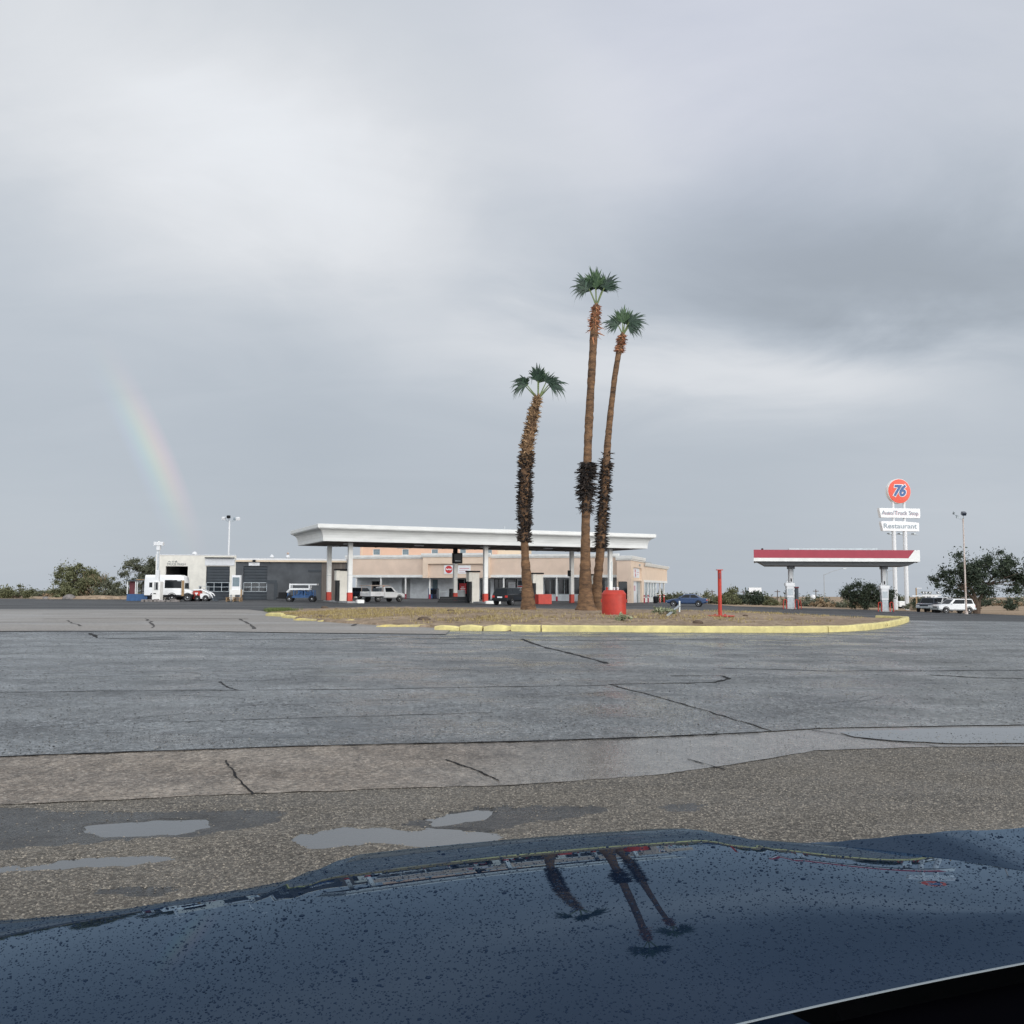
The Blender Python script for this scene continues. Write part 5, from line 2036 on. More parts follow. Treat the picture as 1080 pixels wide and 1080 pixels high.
# worn-off line above it: only flecks of paint are left
r = rect(G, 177, 591.3, 187, 593.4, -.02)
mb = MB()
for k in range(14):
    x = r[0] + (r[1] - r[0]) * k / 14
    if k in (5, 9):
        continue
    z = r[2] + random.uniform(0, .12)
    mb.box(x, x + random.uniform(.03, .08), -.016, -.004, z, z + random.uniform(.05, .16))
mb.build('worn_lettering', 'letter_dark', gar)
for px, nm in ((205.2, 0), (286.8, 0), (303.6, 1)):
    x, z = G.on(px, 586.3, 1.5)
    z = (ctop if px < 240 else gtop) + .02
    w = .26 if px < 240 else .2
    v = MB().lathe([(w * .6, -.4), (w * .6, .1), (w * 1.3, .14), (w * 1.25, .26), (w * .8, .42), (w * .2, .5)], (x, 1.5, z), 14).build('roof_vent', 'steel_white', gar, smooth_deg=40)
    if nm:
        MB().lathe([(.12, .42), (.16, .5), (.12, .62), (.04, .66)], (x, 1.5, z + .1), 10).build('vent_cowl', 'rust_pole', v)
# thin mast with a bent top by the workshop end
x, _ = G.on(344.5, 590, .3)
MB().tube([(x, .3, gtop - .2), (x, .3, gtop + 1.25), (x - .12, .3, gtop + 1.35), (x - .25, .3, gtop + 1.2)], .03, 6).tube([(x - .22, .3, gtop + 1.3), (x + .05, .3, gtop + 1.32)], .025, 5).build('roof_mast', 'galv', gar)

# ------------------------------------------------------------------ vehicles (local x forward, y left)


def hull_mesh(st):
    """loft of stations (x, z_low, z_shoulder, z_top, half width, top half width)"""
    rs = []
    for x, zl, zs, zt_, w, wt in st:
        rs.append([(x, -w * .86, zl), (x, -w, zl + .12), (x, -w, zs), (x, -wt, zt_), (x, wt, zt_), (x, w, zs), (x, w, zl + .12), (x, w * .86, zl)])
    return MB().rings(rs, True, True)


def lerp3(a, b, t):
    return tuple(p + (q - p) * t for p, q in zip(a, b))


def inset_quad(q, u0, u1, v0, v1, off):
    """sub-rectangle of a quad a,b,c,d (a-b bottom, d-c top), pushed out along its normal"""
    a, b, c, d = [Vector(p) for p in q]
    n = (b - a).cross(d - a).normalized() * off
    f = lambda u, v: (a.lerp(b, u)).lerp(d.lerp(c, u), v) + n
    return [f(u0, v0), f(u1, v0), f(u1, v1), f(u0, v1)]


def wheels(t, xs_, hw, r, rimr=.62, tyre_m='rubber'):
    for x in xs_:
        for s in (-1, 1):
            y = s * (hw - .10)
            wv = MB().lathe([(r * .6, -.10), (r * .93, -.11), (r, -.07), (r, .07), (r * .93, .11), (r * .6, .10)], (0, 0, 0), 20, axis='y').build('wheel', tyre_m, t, smooth_deg=40, loc=(x, y, r))
            MB().lathe([(r * rimr, .06), (r * rimr, .105), (r * rimr * .8, .085), (r * .2, .10), (.01, .11)] if s < 0 else [(r * rimr, -.06), (r * rimr, -.105), (r * rimr * .8, -.085), (r * .2, -.10), (.01, -.11)], (0, 0, 0), 16, axis='y').build('rim', 'rim', wv, smooth_deg=40)
            MB().lathe([(r * 1.02, -s * .02), (r * 1.17, -s * .02), (r * 1.17, s * .03)], (0, 0, 0), 20, axis='y', cap=False).build('wheel_arch', 'black', t, loc=(x, s * (hw - .012), r + .02))


def make_car(name, label, cat, loc, rz, st, cabin, paint, wheel_x, r, windows='suv', group=None, two_tone=None, rack=False):
    t = thing(name, label, cat, loc, rz, group)
    hull_mesh(st).build('body', paint, t, smooth_deg=38)
    hw = max(s[4] for s in st)
    xb0, xb1, xr0, xr1, zbelt, zr, wb, wr = cabin      # rear, front at belt; rear, front at roof
    a, b, c, d = (xb0, -wb, zbelt), (xb1, -wb, zbelt), (xb1, wb, zbelt), (xb0, wb, zbelt)
    e, f, g, h = (xr0, -wr, zr), (xr1, -wr, zr), (xr1, wr, zr), (xr0, wr, zr)
    zc = zr + .05
    rr = [[a, b, c, d], [e, f, g, h], [(xr0 + .12, -wr + .12, zc), (xr1 - .12, -wr + .12, zc), (xr1 - .12, wr - .12, zc), (xr0 + .12, wr - .12, zc)]]
    MB().rings(rr, False, True).build('cabin', paint, t, smooth_deg=30)
    R_, L_ = (a, b, f, e), (c, d, h, g)
    F_, B_ = (b, c, g, f), (d, a, e, h)
    MB().add(inset_quad(F_, .05, .95, .08, .94, .012), [(0, 1, 2, 3)]).build('windshield', 'car_glass', t)
    if windows != 'pickup':
        MB().add(inset_quad(B_, .08, .92, .12, .90, .012), [(0, 1, 2, 3)]).build('rear_window', 'car_glass', t)
    sp = {'suv': [(.03, .30), (.36, .62), (.66, .94)], 'suv2': [(.04, .33), (.40, .90)], 'sedan': [(.10, .47), (.51, .92)], 'pickup': [(.10, .84)], 'van': [(.06, .55), (.62, .94)]}[windows]
    for q, flip in ((R_, 0), (L_, 1)):
        for u0, u1 in sp:
            if flip:
                u0, u1 = 1 - u1, 1 - u0
            MB().add(inset_quad(q, u0, u1, .12, .90, .012), [(0, 1, 2, 3)]).build('side_window', 'car_glass', t)
    x0, x1 = st[0][0], st[-1][0]
    zl, zs = st[0][1], st[0][2]
    for s in (-1, 1):
        MB().cbox(x1 - .06, x1 + .03, s * hw * .70 - .17, s * hw * .70 + .17, st[-1][2] - .22, st[-1][2] - .05, .01).build('headlight', 'lamp_clear', t)
        MB().cbox(x0 - .03, x0 + .06, s * hw * .76 - .13, s * hw * .76 + .13, zs - .22, zs - .02, .01).build('taillight', 'tail', t)
        MB().cbox(xb1 - .32, xb1 - .18, s * (wb + .10) - .10, s * (wb + .10) + .10, zbelt + .0, zbelt + .15, .02).build('mirror', paint, t)
    MB().cbox(x1 - .10, x1 + .10, -hw * .93, hw * .93, zl + .02, zl + .24, .02).build('front_bumper', two_tone or paint, t)
    MB().cbox(x0 - .10, x0 + .10, -hw * .93, hw * .93, zl + .02, zl + .24, .02).build('rear_bumper', two_tone or paint, t)
    MB().box(x1 - .01, x1 + .025, -hw * .46, hw * .46, st[-1][2] - .24, st[-1][2] - .07).build('radiator_grille', 'black', t)
    MB().box(x0 - .025, x0 + .0, -.26, .26, zl + .30, zl + .43).build('licence_plate', 'sign_white', t)
    wheels(t, wheel_x, hw, r)
    if rack:
        for s in (-1, 1):
            MB().tube([(xr0 + .2, s * (wr - .12), zc + .06), (xr1 - .5, s * (wr - .12), zc + .06)], .025, 6).build('roof_rail', 'black', t)
    return t


SUV_ST = [(-2.25, .42, .95, 1.02, .80, .74), (-2.1, .38, .98, 1.06, .88, .80), (-1.0, .36, 1.0, 1.07, .90, .82), (.75, .36, 1.0, 1.06, .90, .82), (1.0, .36, .98, 1.04, .90, .80), (1.9, .38, .92, .99, .87, .76), (2.18, .42, .84, .90, .80, .68)]
SUV_CAB = (-2.16, .95, -1.92, .28, 1.03, 1.62, .80, .70)
FACE_LEFT = PI
make_car('parked_suv', 'white two-door SUV with a dark lower sill by the tall light pole', 'SUV', gx(1004.5, 107), PI + rad(8), SUV_ST, SUV_CAB, 'car_white', (-1.42, 1.38), .37, 'suv2', two_tone='galv', rack=True)
# dark station SUV seen from behind
make_car('parked_suv', 'black SUV with red tail lamps nosed towards the store', 'SUV', gx(538.5, 91), rad(90 - 27), [(x, a, b + .02, c + .02, w, v) for x, a, b, c, w, v in SUV_ST], (-2.14, .95, -1.80, .30, 1.05, 1.64, .82, .68), 'car_dark', (-1.36, 1.38), .36, 'suv')
# blue coupe
make_car('parked_sedan', 'blue sedan parked side-on beyond the bent rail', 'car', gx(724, 103), PI - rad(14),
         [(-2.2, .42, .80, .88, .74, .66), (-2.0, .34, .84, .92, .83, .74), (-1.0, .30, .86, .93, .86, .78), (.6, .30, .84, .91, .86, .78), (1.5, .32, .76, .82, .84, .72), (2.1, .36, .62, .68, .76, .60)],
         (-1.75, .95, -.95, .12, .90, 1.32, .76, .58), 'car_blue', (-1.32, 1.36), .32, 'sedan')
# dark pickup beside the white SUV
PK_ST = [(-2.6, .50, .98, 1.04, .84, .80), (-2.4, .44, 1.0, 1.06, .90, .84), (-.6, .42, 1.0, 1.06, .92, .84), (.9, .42, 1.02, 1.08, .92, .84), (2.2, .44, .98, 1.06, .90, .80), (2.5, .48, .88, .96, .84, .72)]
t = make_car('parked_pickup', 'dark blue pickup with grey bumper parked nose-out beside the white SUV', 'pickup', gx(980, 112), rad(-90 - 38), PK_ST, (-.75, 1.15, -.5, .55, 1.06, 1.68, .82, .68), 'car_navy', (-1.6, 1.65), .38, 'pickup', two_tone='galv')
MB().cbox(-2.5, -.80, -.78, .78, 1.05, 1.10, .02).build('bed_cover', 'black', t)
make_car('parked_van', 'white van half hidden behind the dark blue pickup', 'van', gx(991, 124), rad(-90 - 50), [(-2.3, .45, 1.1, 1.2, .84, .80), (-2.1, .4, 1.1, 1.2, .92, .86), (1.2, .4, 1.1, 1.18, .92, .86), (2.1, .42, .95, 1.0, .86, .72)], (-2.25, 1.25, -2.1, .6, 1.18, 1.85, .84, .74), 'car_white', (-1.4, 1.4), .36, 'van')

# white utility pickup with ladder rack and beacon
t = make_car('utility_pickup', 'white utility pickup with ladder rack, tool boxes and orange beacon', 'pickup', gx(405, 101), rad(50), [(-.75, .48, 1.02, 1.08, .90, .84), (.9, .44, 1.04, 1.10, .92, .84), (1.3, .44, 1.0, 1.08, .92, .82), (2.2, .46, .96, 1.02, .90, .78), (2.5, .5, .86, .94, .84, .70)],
             (-.70, 1.35, -.62, .60, 1.08, 1.72, .82, .70), 'car_white', (-1.75, 1.6), .39, 'pickup', two_tone='galv')
MB().box(-2.9, -.80, -.55, .55, .52, .66).build('chassis', 'black', t)
for s in (-1, 1):
    MB().cbox(-2.85, -.85, s * .72 - .22, s * .72 + .22, .68, 1.20, .02).build('tool_box', 'car_white', t)
    MB().box(-2.2, -1.4, s * .95 - .005, s * .95 + .005, .80, 1.10).build('box_door', 'steel_white', t)
MB().box(-2.9, -2.82, -.5, .5, .66, 1.0).build('tailgate', 'car_white', t)
rk = MB()
for x in (-2.7, -1.0):
    for s in (-1, 1):
        rk.tube([(x, s * .85, 1.2), (x, s * .85, 1.86)], .03, 6)
    rk.tube([(x, -.9, 1.86), (x, .9, 1.86)], .03, 6)
for s in (-1, 1):
    rk.tube([(-3.0, s * .85, 1.88), (.2, s * .85, 1.88)], .03, 6)
for x in np.linspace(-2.8, 0, 9):
    rk.tube([(x, -.5, 1.93), (x, -.1, 1.93)], .02, 5)
rk.tube([(-2.9, -.5, 1.93), (.1, -.5, 1.93)], .025, 5).tube([(-2.9, -.1, 1.93), (.1, -.1, 1.93)], .025, 5)
rk.build('ladder_rack', 'rust_pole', t)
MB().lathe([(.12, 1.77), (.12, 1.90), (.08, 1.96), (.02, 1.98)], (-.1, 0, 0), 12).build('beacon', 'amber', t)
MB().box(-1.3, -.85, -.5, .5, 1.2, 1.6).build('equipment', 'letter_dark', t)

t.scale = (.92, .92, .92)
# white car behind the canopy posts
make_car('parked_sedan', 'white car mostly hidden behind the leftmost canopy posts', 'car', gx(349, 118), rad(8),
         [(-2.2, .42, .85, .92, .76, .70), (-2.0, .34, .88, .95, .86, .78), (.6, .30, .88, .94, .88, .80), (1.6, .32, .80, .86, .86, .74), (2.2, .36, .68, .74, .76, .62)],
         (-1.9, 1.0, -1.5, .2, .93, 1.46, .80, .64), 'car_white', (-1.36, 1.36), .33, 'sedan')
make_car('parked_sedan', 'dark car glimpsed between the leftmost red post foot and the store', 'car', gx(383, 124) + Vector((-1.0, 0, 0)), rad(150),
         [(-2.2, .42, .85, .92, .76, .70), (-2.0, .34, .88, .95, .86, .78), (.6, .30, .88, .94, .88, .80), (1.6, .32, .80, .86, .86, .74), (2.2, .36, .68, .74, .76, .62)],
         (-1.9, 1.0, -1.5, .2, .93, 1.46, .80, .64), 'car_navy', (-1.36, 1.36), .33, 'sedan')

# minibus
t = thing('minibus', 'white minibus with one long dark window and an open tan door edge', 'bus', gx(179.5, 97.5), rad(4))
BS = [(-2.35, .62, 2.0, 2.62, .98, .80), (-2.28, .50, 2.3, 2.70, 1.02, .86), (1.15, .48, 2.3, 2.70, 1.02, .86), (1.55, .48, 2.15, 2.52, 1.02, .84), (1.65, .5, 1.9, 2.30, .98, .80)]
hull_mesh(BS).build('body', 'car_white', t, smooth_deg=35)
hull_mesh([(1.66, .5, 1.15, 1.25, .94, .86), (2.15, .5, 1.05, 1.15, .92, .82), (2.38, .55, .9, .98, .84, .70)]).build('engine_nose', 'car_white', t, smooth_deg=35)
for s in (-1, 1):
    y = s * 1.021
    MB().box(-.30, 1.38, y - .006, y + .006, 1.35, 2.18).build('side_window', 'car_glass', t)
    MB().box(-1.85, -1.30, y - .006, y + .006, 1.42, 1.92).build('side_window', 'car_glass', t)
    MB().box(.95, 1.3, y - .008, y + .008, 2.08, 2.16).build('side_light', 'lamp_clear', t)
    MB().box(-2.3, -1.6, y - .01, y + .01, .5, .62).build('skirt', 'black', t)
    MB().box(-.9, 1.6, y - .01, y + .01, .44, .66).build('skirt', 'black', t)
MB().box(1.42, 1.66, -1.10, -1.02, .55, 2.15).build('open_door_edge', 'wood', t)
MB().add([(1.655, -.8, 1.3), (1.655, .8, 1.3), (1.654, .72, 1.88), (1.654, -.72, 1.88)], [(0, 1, 2, 3)]).build('windshield', 'car_glass', t)
wheels(t, (.45, 2.02), 1.02, .40)
wheels(t, (-1.3,), 1.02, .42)
MB().cbox(2.36, 2.5, -.85, .85, .48, .72, .02).build('front_bumper', 'black', t)

# skid steer loader
t = thing('skid_steer_loader', 'small red and white skid steer loader in front of the first roll door', 'loader', gx(215.5, 98), rad(4))
t.scale = (.76, .76, .80)
MB().cbox(-1.35, -.45, -.72, .72, .32, 1.35, .06).build('engine_housing', 'orange_red', t)
MB().box(-1.10, -.70, -.735, -.722, .95, 1.12).box(-.97, -.83, -.735, -.722, .75, .95).build('side_marking', 'sign_white', t)
MB().cbox(-.44, .75, -.70, .70, .35, 1.0, .05).build('chassis', 'car_white', t)
cg = MB()
for x in (-.6, .45):
    for s in (-1, 1):
        cg.tube([(x, s * .5, 1.0), (x, s * .5, 1.95)], .04, 6)
cg.box(-.68, .52, -.56, .56, 1.93, 1.99)
cg.box(-.64, -.60, -.5, .5, 1.0, 1.9)
cg.build('cab_cage', 'galv', t)
for s in (-1, 1):
    MB().tube([(-1.25, s * .78, 1.45), (-.2, s * .78, 1.50), (1.0, s * .78, .95), (1.35, s * .78, .45)], [.09, .10, .09, .08], 8).build('lift_arm', 'car_white', t)
MB().rings([[(1.30, y, .12), (1.30, y, .70), (1.38, y, .72), (1.45, y, .2), (1.85, y, .10), (1.85, y, .04)] for y in (-.85, .85)], True, True).build('bucket', 'letter_dark', t)
wheels(t, (-.75, .35), .80, .36, .5)

# small booth at the far left
B = Frame(gx(133.5, 98).x, 98, 3)
t = frame_empty(B, 'roadside_booth', 'small open booth with blue lower walls, white posts and maroon panel', 'booth')
bw = B.on(155.5, 625)[0]
bh = B.on(145, 613.2)[1]
bl = B.on(145, 626.5)[1]
MB().box(0, bw, 0, .06, .02, bl).box(0, .06, .061, 1.7, .02, bl).box(bw - .06, bw, .061, 1.7, .02, bl).build('lower_panels', 'blue_panel', t)
for x in (.05, bw * .42, bw * .50, bw * .93):
    MB().box(x - .05, x + .05, -.03, .05, bl + .002, bh).build('post', 'white', t)
MB().box(.12, bw * .38, .4, .44, bl, bh).build('maroon_panel', 'maroon_panel', t)
MB().box(bw * .52, bw * .9, 1.3, 1.36, bl, bh - .3).build('rear_panel', 'conc', t)
MB().box(bw * .55, bw * .9, .06, .10, bl + .25, bl + .3).build('window_bar', 'black', t)
MB().box(bw + .002, bw + .55, .2, 1.8, .02, bh + .02).build('dark_side_wall', 'dark', t)
MB().box(-.1, bw + .6, -.15, 1.95, bh + .025, bh + .13).build('booth_roof', 'letter_dark', t)
MB().box(bw * .4, bw * .85, .3, 1.2, bh + .135, bh + .22).build('roof_hatch', 'wood', t)

# white sign pole with a cabinet
t = thing('tee_pole', 'white pole with a T-shaped head standing before the minibus', 'pole', gx(165.6, 94.6))
k = 94.6 / FPX
zt_ = at(165.6, 571.3, 94.6).z - t.location.z
MB().cbox(-.17, .17, -.17, .17, 1.9, zt_ - 2.9, .02).build('lower_pole', 'steel_white', t)
MB().box(-.14, .10, -.11, .11, zt_ - 2.9, zt_ - .85).build('upper_pole', 'steel_white', t)
MB().box(-.02, .06, -.125, -.112, zt_ - 2.88, zt_ - .86).build('cable_duct', 'galv', t)
MB().cbox(-.18, .18, -.2, .2, zt_ - .85, zt_ - .38, .03).build('neck', 'steel_white', t)
MB().cbox(-.46, .48, -.24, .24, zt_ - .39, zt_ - .03, .03).build('tee_head', 'steel_white', t)
MB().box(-.05, .10, -.1, .1, zt_ - .03, zt_ + .04).build('head_cap', 'white', t)
MB().cbox(-.35, .45, -.45, .45, 0, 2.0, .03).build('cabinet', 'white', t)
MB().box(-.16, .26, -.465, -.452, 1.15, 1.95).build('window', 'conc', t)
MB().box(.02, .20, -.475, -.466, 1.2, 1.9).build('window_glass', 'car_glass', t)
MB().box(-.22, .05, -.462, -.452, .75, .85).build('latch', 'black', t)
t = thing('concrete_blocks', 'low grey rubble and concrete blocks at the foot of the T-headed pole', 'blocks', gx(163, 93.4))
mb = MB()
for k in range(9):
    x = -1.1 + k * .42 + random.uniform(-.1, .1)
    mb.cbox(x - .22, x + .2, -.25, .2, -.05, random.uniform(.12, .30), .03)
mb.build('block_row', 'greystone', t)

# white fuel cabinet and pallets between the roll doors
t = thing('fuel_cabinet', 'white upright cabinet with a pale blue picture panel between the roll doors', 'cabinet', gx(248.5, 98.5))
MB().cbox(-.45, .45, 0, .5, .9, 2.72, .02).build('upper_panel', 'sign_white', t)
MB().box(-.36, .36, -.012, -.002, 1.55, 2.5).build('picture_panel', 'glass_light', t)
MB().cbox(-.65, .62, -.1, .6, .68, 1.2, .03).build('lower_box', 'white', t)
MB().box(-.55, -.45, .0, .1, 0, .68).box(.42, .52, .0, .1, 0, .68).build('legs', 'galv', t)
t = thing('pallet_stack', 'low stack of raw wooden pallets below the white cabinet', 'pallets', gx(247, 97.2))
mb = MB()
for k in range(3):
    z = k * .15
    mb.box(-.75, .75, -.5, .5, z + .10, z + .125)
    for x in (-.7, 0, .65):
        mb.box(x, x + .08, -.5, .5, z, z + .098)
mb.build('pallet_boards', 'wood', t)
for x in (.62, 2.75 + .1):
    pass
MB().box(.66, .78, -.1, .05, .48, 1.25).build('upright_board', 'wood', t)

# blue service trailer with white frame on top
t = thing('service_trailer', 'blue pipe-framed service trailer with a white roof frame beside the grey workshop wall', 'trailer', gx(318, 97.8), rad(5))
fr = MB()
for y in (-.7, .7):
    fr.box(-1.45, 1.35, y - .06, y + .06, .42, .56)
    for x in (-1.3, -.7, -.2, .4, .95, 1.3):
        fr.box(x - .045, x + .045, y - .045, y + .045, .56, 1.22 if x > -.9 else .9)
    fr.tube([(-.5, y, .6), (.1, y, 1.15)], .05, 6).tube([(.3, y, 1.15), (.9, y, .6)], .05, 6)
fr.box(-.75, 1.35, -.7, .7, .58, .66)
fr.build('frame', 'blue_frame', t)
MB().cbox(-.35, .25, -.5, .5, .66, 1.2, .05).cbox(.5, 1.15, -.45, .45, .66, 1.05, .05).build('blue_tanks', 'blue_frame', t)
rf = MB()
for y in (-.75, .75):
    rf.box(-1.15, 1.65, y - .07, y + .07, 1.72, 1.86)
    rf.box(-1.15, .9, y - .06, y + .06, 1.22, 1.40)
    rf.box(-1.16, -1.02, y - .06, y + .06, 1.38, 1.74)
    rf.box(.80, .94, y - .06, y + .06, 1.38, 1.74)
rf.box(-1.14, 1.64, -.68, .68, 1.80, 1.85)
rf.build('white_roof_frame', 'car_white', t)
MB().cbox(-2.3, -1.46, -.5, .5, .3, .98, .06).build('engine_unit', 'black', t)
MB().tube([(-1.45, 0, .95), (-1.1, -.2, 1.25)], .16, 8).build('white_funnel', 'car_white', t)
MB().tube([(-1.4, 0, .45), (-2.6, 0, .38)], .05, 6).build('drawbar', 'black', t)
wheels(t, (-1.15, 1.15), .78, .30, .5)

# ------------------------------------------------------------------ red car canopy at the right
C2 = Frame(at(795.2, 600, 101).x, 101, 0)
c2 = frame_empty(C2, 'pump_canopy', 'flat red and white car fuel canopy with two pump columns', 'canopy')
cl = C2.on(966, 590)[0]
ctp, cmd, clo = C2.on(880, 580.0)[1], C2.on(880, 588.6)[1], C2.on(880, 592.2)[1]
D2 = 8.0
xw = C2.on(958, 588)[0]
xw2 = C2.on(964.5, 580)[0]
mb = MB()
mb.rings([[(0, y, cmd + .002), (xw, y, cmd + .002), (xw2, y, ctp), (0, y, ctp)] for y in (0, .1)], True, True)
mb.box(0, .1, .102, D2, cmd + .002, ctp)
mb.box(0.102, cl - .12, D2 - .1, D2, cmd + .002, ctp)
mb.build('red_fascia', 'maroon', c2)
mb = MB()
mb.box(-.01, cl + .45, -.012, .1, clo, cmd).box(-.01, .1, .102, D2, clo, cmd)
mb.rings([[(xw + .004, y, cmd + .002), (cl + .45, y, cmd + .002), (cl + .45, y, ctp), (xw2 + .004, y, ctp)] for y in (-.003, .1)], True, True)
mb.box(cl + .35, cl + .449, .102, D2, clo, ctp)
mb.build('white_fascia', 'white', c2)
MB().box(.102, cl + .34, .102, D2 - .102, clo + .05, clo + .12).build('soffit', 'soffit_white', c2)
MB().rings([[(.35, .4, clo + .048), (cl + .25, .4, clo + .048), (cl + .25, D2 - .4, clo + .048), (.35, D2 - .4, clo + .048)], [(1.2, .9, clo - .42), (cl - .7, .9, clo - .42), (cl - .7, D2 - .9, clo - .42), (1.2, D2 - .9, clo - .42)]], False, True).build('drop_ceiling', 'soffit_white', c2)
MB().box(.1, cl + .3, .1, D2 - .1, ctp - .3, ctp - .2).build('deck_roof', 'conc', c2)
x0 = C2.on(833, 579)[0]
x1 = C2.on(929, 579)[0]
MB().box(x0, x1, 2.6, 5.2, ctp - .19, ctp + .30).build('roof_panel', 'galv', c2)
xx = C2.on(804, 579)[0]
MB().lathe([(.12, 0), (.12, .14), (.05, .18)], (xx, .6, ctp - .2 + .2), 8).build('roof_knob', 'black', c2)
mb = MB().lathe([(.62, 0), (.62, .22), (.50, .34), (.1, .36)], (0, 0, 0), 22)
mb.v = [(z_ * 0 + (-y), x, z) for x, y, z in mb.v]
MB_ = MB()
for q in [mb]:
    lens = MB()
    lens.rings([[(cl + .452 + d, 3.2 + r * math.cos(a * 2 * PI / 22), (ctp + clo) / 2 + r * math.sin(a * 2 * PI / 22)) for a in range(22)] for r, d in ((.66, 0), (.66, .22), (.5, .34), (.1, .38))], True, True)
lens.build('round_end_lamp', 'car_navy', c2, smooth_deg=40)
for o in list(c2.children):
    for v in o.data.vertices:
        v.co.x += .26 * v.co.y
for px, yl in ((834.3, 3.6), (932.3, 3.6)):
    x = C2.on(px, 610, yl)[0]
    g = C2.gw(x, yl).z - C2.o.z
    p_ = MB().cbox(x - .26, x + .26, yl - .26, yl + .26, g, clo - .2, .02).build('column', 'steel_white', c2)
    MB().box(x + .14, x + .255, yl - .27, yl - .262, g + 2.6, clo - .3).build('column_panel', 'galv', p_)
    MB().cbox(x - .36, x + .36, yl - .34, yl + .34, clo - .75, clo - .43, .04).build('column_head', 'soffit_white', p_)
    MB().cbox(x - .12, x + .0, yl - .30, yl - .27, g + 3.0, g + 3.35, .0).build('junction_box', 'black', p_)


def car_pump(px, Y, label, second=True):
    t = thing('car_fuel_pump', label, 'fuel pump', gx(px, Y), 0, 'fuel pumps under the red canopy')
    MB().cbox(-.62, .62, -.32, .32, .0, .16, .03).build('pump_base', 'conc', t)
    MB().cbox(-.36, .36, -.24, .24, .165, 1.25, .03).build('pump_body', 'galv', t)
    MB().rings([[(-.36, -.24, 1.255), (.36, -.24, 1.255), (.36, .24, 1.255), (-.36, .24, 1.255)], [(-.40, -.26, 2.5), (.40, -.26, 2.5), (.40, .26, 2.5), (-.40, .26, 2.5)]], True, True).build('pump_panel', 'steel_white', t)
    MB().box(-.28, .28, -.275, -.255, 1.5, 2.2).build('display', 'galv', t)
    MB().cbox(-.52, .52, -.3, .3, 2.505, 2.86, .05).build('pump_top', 'sign_white', t)
    MB().lathe([(.09, 2.86), (.07, 3.1), (.11, 3.16), (.03, 3.2)], (-.28, 0, 0), 10).build('top_cap', 'steel_white', t)
    for s in (-1, 1):
        MB().tube([(s * .46, -.35, .0), (s * .46, -.35, .95), (s * .60, -.35, 1.05), (s * .80, -.35, .95), (s * .84, -.35, .0)], .055, 8).build('guard_hoop', 'orange_red', t)
        MB().tube([(s * .40, -.1, 2.1), (s * .62, -.25, 1.7), (s * .58, -.3, .6), (s * .42, -.26, 1.2)], .028, 6).build('hose', 'black', t)
    return t


car_pump(833, 103.3, 'fuel pump with red guard hoops under the left end of the red canopy')
car_pump(932.7, 103.3, 'fuel pump with red guard hoops near the tapered white end of the red canopy')
g = gx(840.3, 105)
t = thing('card_kiosk', 'slim dark pay stand with red rim next to a fuel pump', 'kiosk', g)
MB().cbox(-.17, .17, -.15, .15, 0, 2.3, .03).build('stand', 'letter_dark', t)
MB().cbox(-.22, .22, -.2, .2, 2.302, 2.46, .03).build('stand_top', 'maroon_panel', t)
MB().tube([(.1, -.25, 0), (.1, -.25, .9), (.34, -.25, .95), (.42, -.25, 0)], .05, 8).build('guard_hoop', 'orange_red', t)

# ------------------------------------------------------------------ tall station sign
Y7 = 156
b = gx(950.5, Y7)
t = thing('station_sign', 'tall twin-pole roadside sign with round orange disc and blue numerals', 'sign', b, rad(9))
k = Y7 / FPX


def z7(py):
    return at(950, py, Y7).z - b.z


xp = 6.4 * k
for s in (-1, 1):
    MB().lathe([(.34, -.2), (.34, z7(560)), (.30, z7(560) + .02), (.22, z7(559)), (.22, z7(526))], (s * xp, 0, 0), 16).build('pole', 'steel_white', t, smooth_deg=40)
R7 = 13.2 * k
zc7 = z7(518.3)
disc = MB().lathe([(R7 * .95, .40), (R7, .34), (R7, -.34), (R7 * .95, -.40)], (0, 0, zc7), 40, axis='y').build('disc', 'white', t, smooth_deg=40)
MB().lathe([(R7 * .965, .38), (R7 * .965, .43), (R7 * .9, .45)], (0, 0, zc7), 40, axis='y').build('disc_face', 'sign_orange', disc, smooth_deg=40)
text_mesh('numeral_outline', '76', 2.5, 2.62, 'sign_white', t, (0, -.47, zc7), depth=.02, shear=.22, offset=.20, space=.86)
text_mesh('numerals', '76', 2.5, 2.28, 'sign_blue', t, (0, -.53, zc7), depth=.02, shear=.22, offset=.09, space=.86)
for (y0, y1, w0, txt, sz, tw, nm) in ((536.3, 546.2, 46.5, 'Auto/Truck Stop', .95, 42, 'upper'), (550.2, 560.2, 43, 'Restaurant', 1.15, 38, 'lower')):
    w = w0 * k / 2
    za, zb2 = z7(y1), z7(y0)
    tp = .28
    if nm == 'upper':
        poly = [(-w + tp, za), (w - tp * .3, za + .0), (w, za + .25), (w, zb2), (-w, zb2), (-w, zb2 - .3)]
    else:
        poly = [(-w + tp, za), (w, za), (w, zb2 - .15), (0, zb2 + .06), (-w, zb2), (-w, zb2 - .25)]
    p_ = MB().prism(poly, -.36, .36).build('panel', 'sign_white', t)
    text_mesh('lettering', txt, sz, tw * k, 'letter_grey', p_, (0, -.375, (za + zb2) / 2), depth=.008, offset=.02)
    if nm == 'upper':
        text_mesh('faded_lettering', txt, sz, tw * k * .985, 'pink_text', p_, (.14, -.366, (za + zb2) / 2 - .10), depth=.003, offset=-.005)
mb = MB().tube([(-2.0, .0, z7(563.6)), (3.4, 0, z7(564))], .05, 6)
for x in (-2.6 + .8, .1, 2.6):
    mb.box(x - .2, x + .2, -.4, .4, z7(563.3), z7(562.2))
mb.build('lamp_bar', 'galv', t)


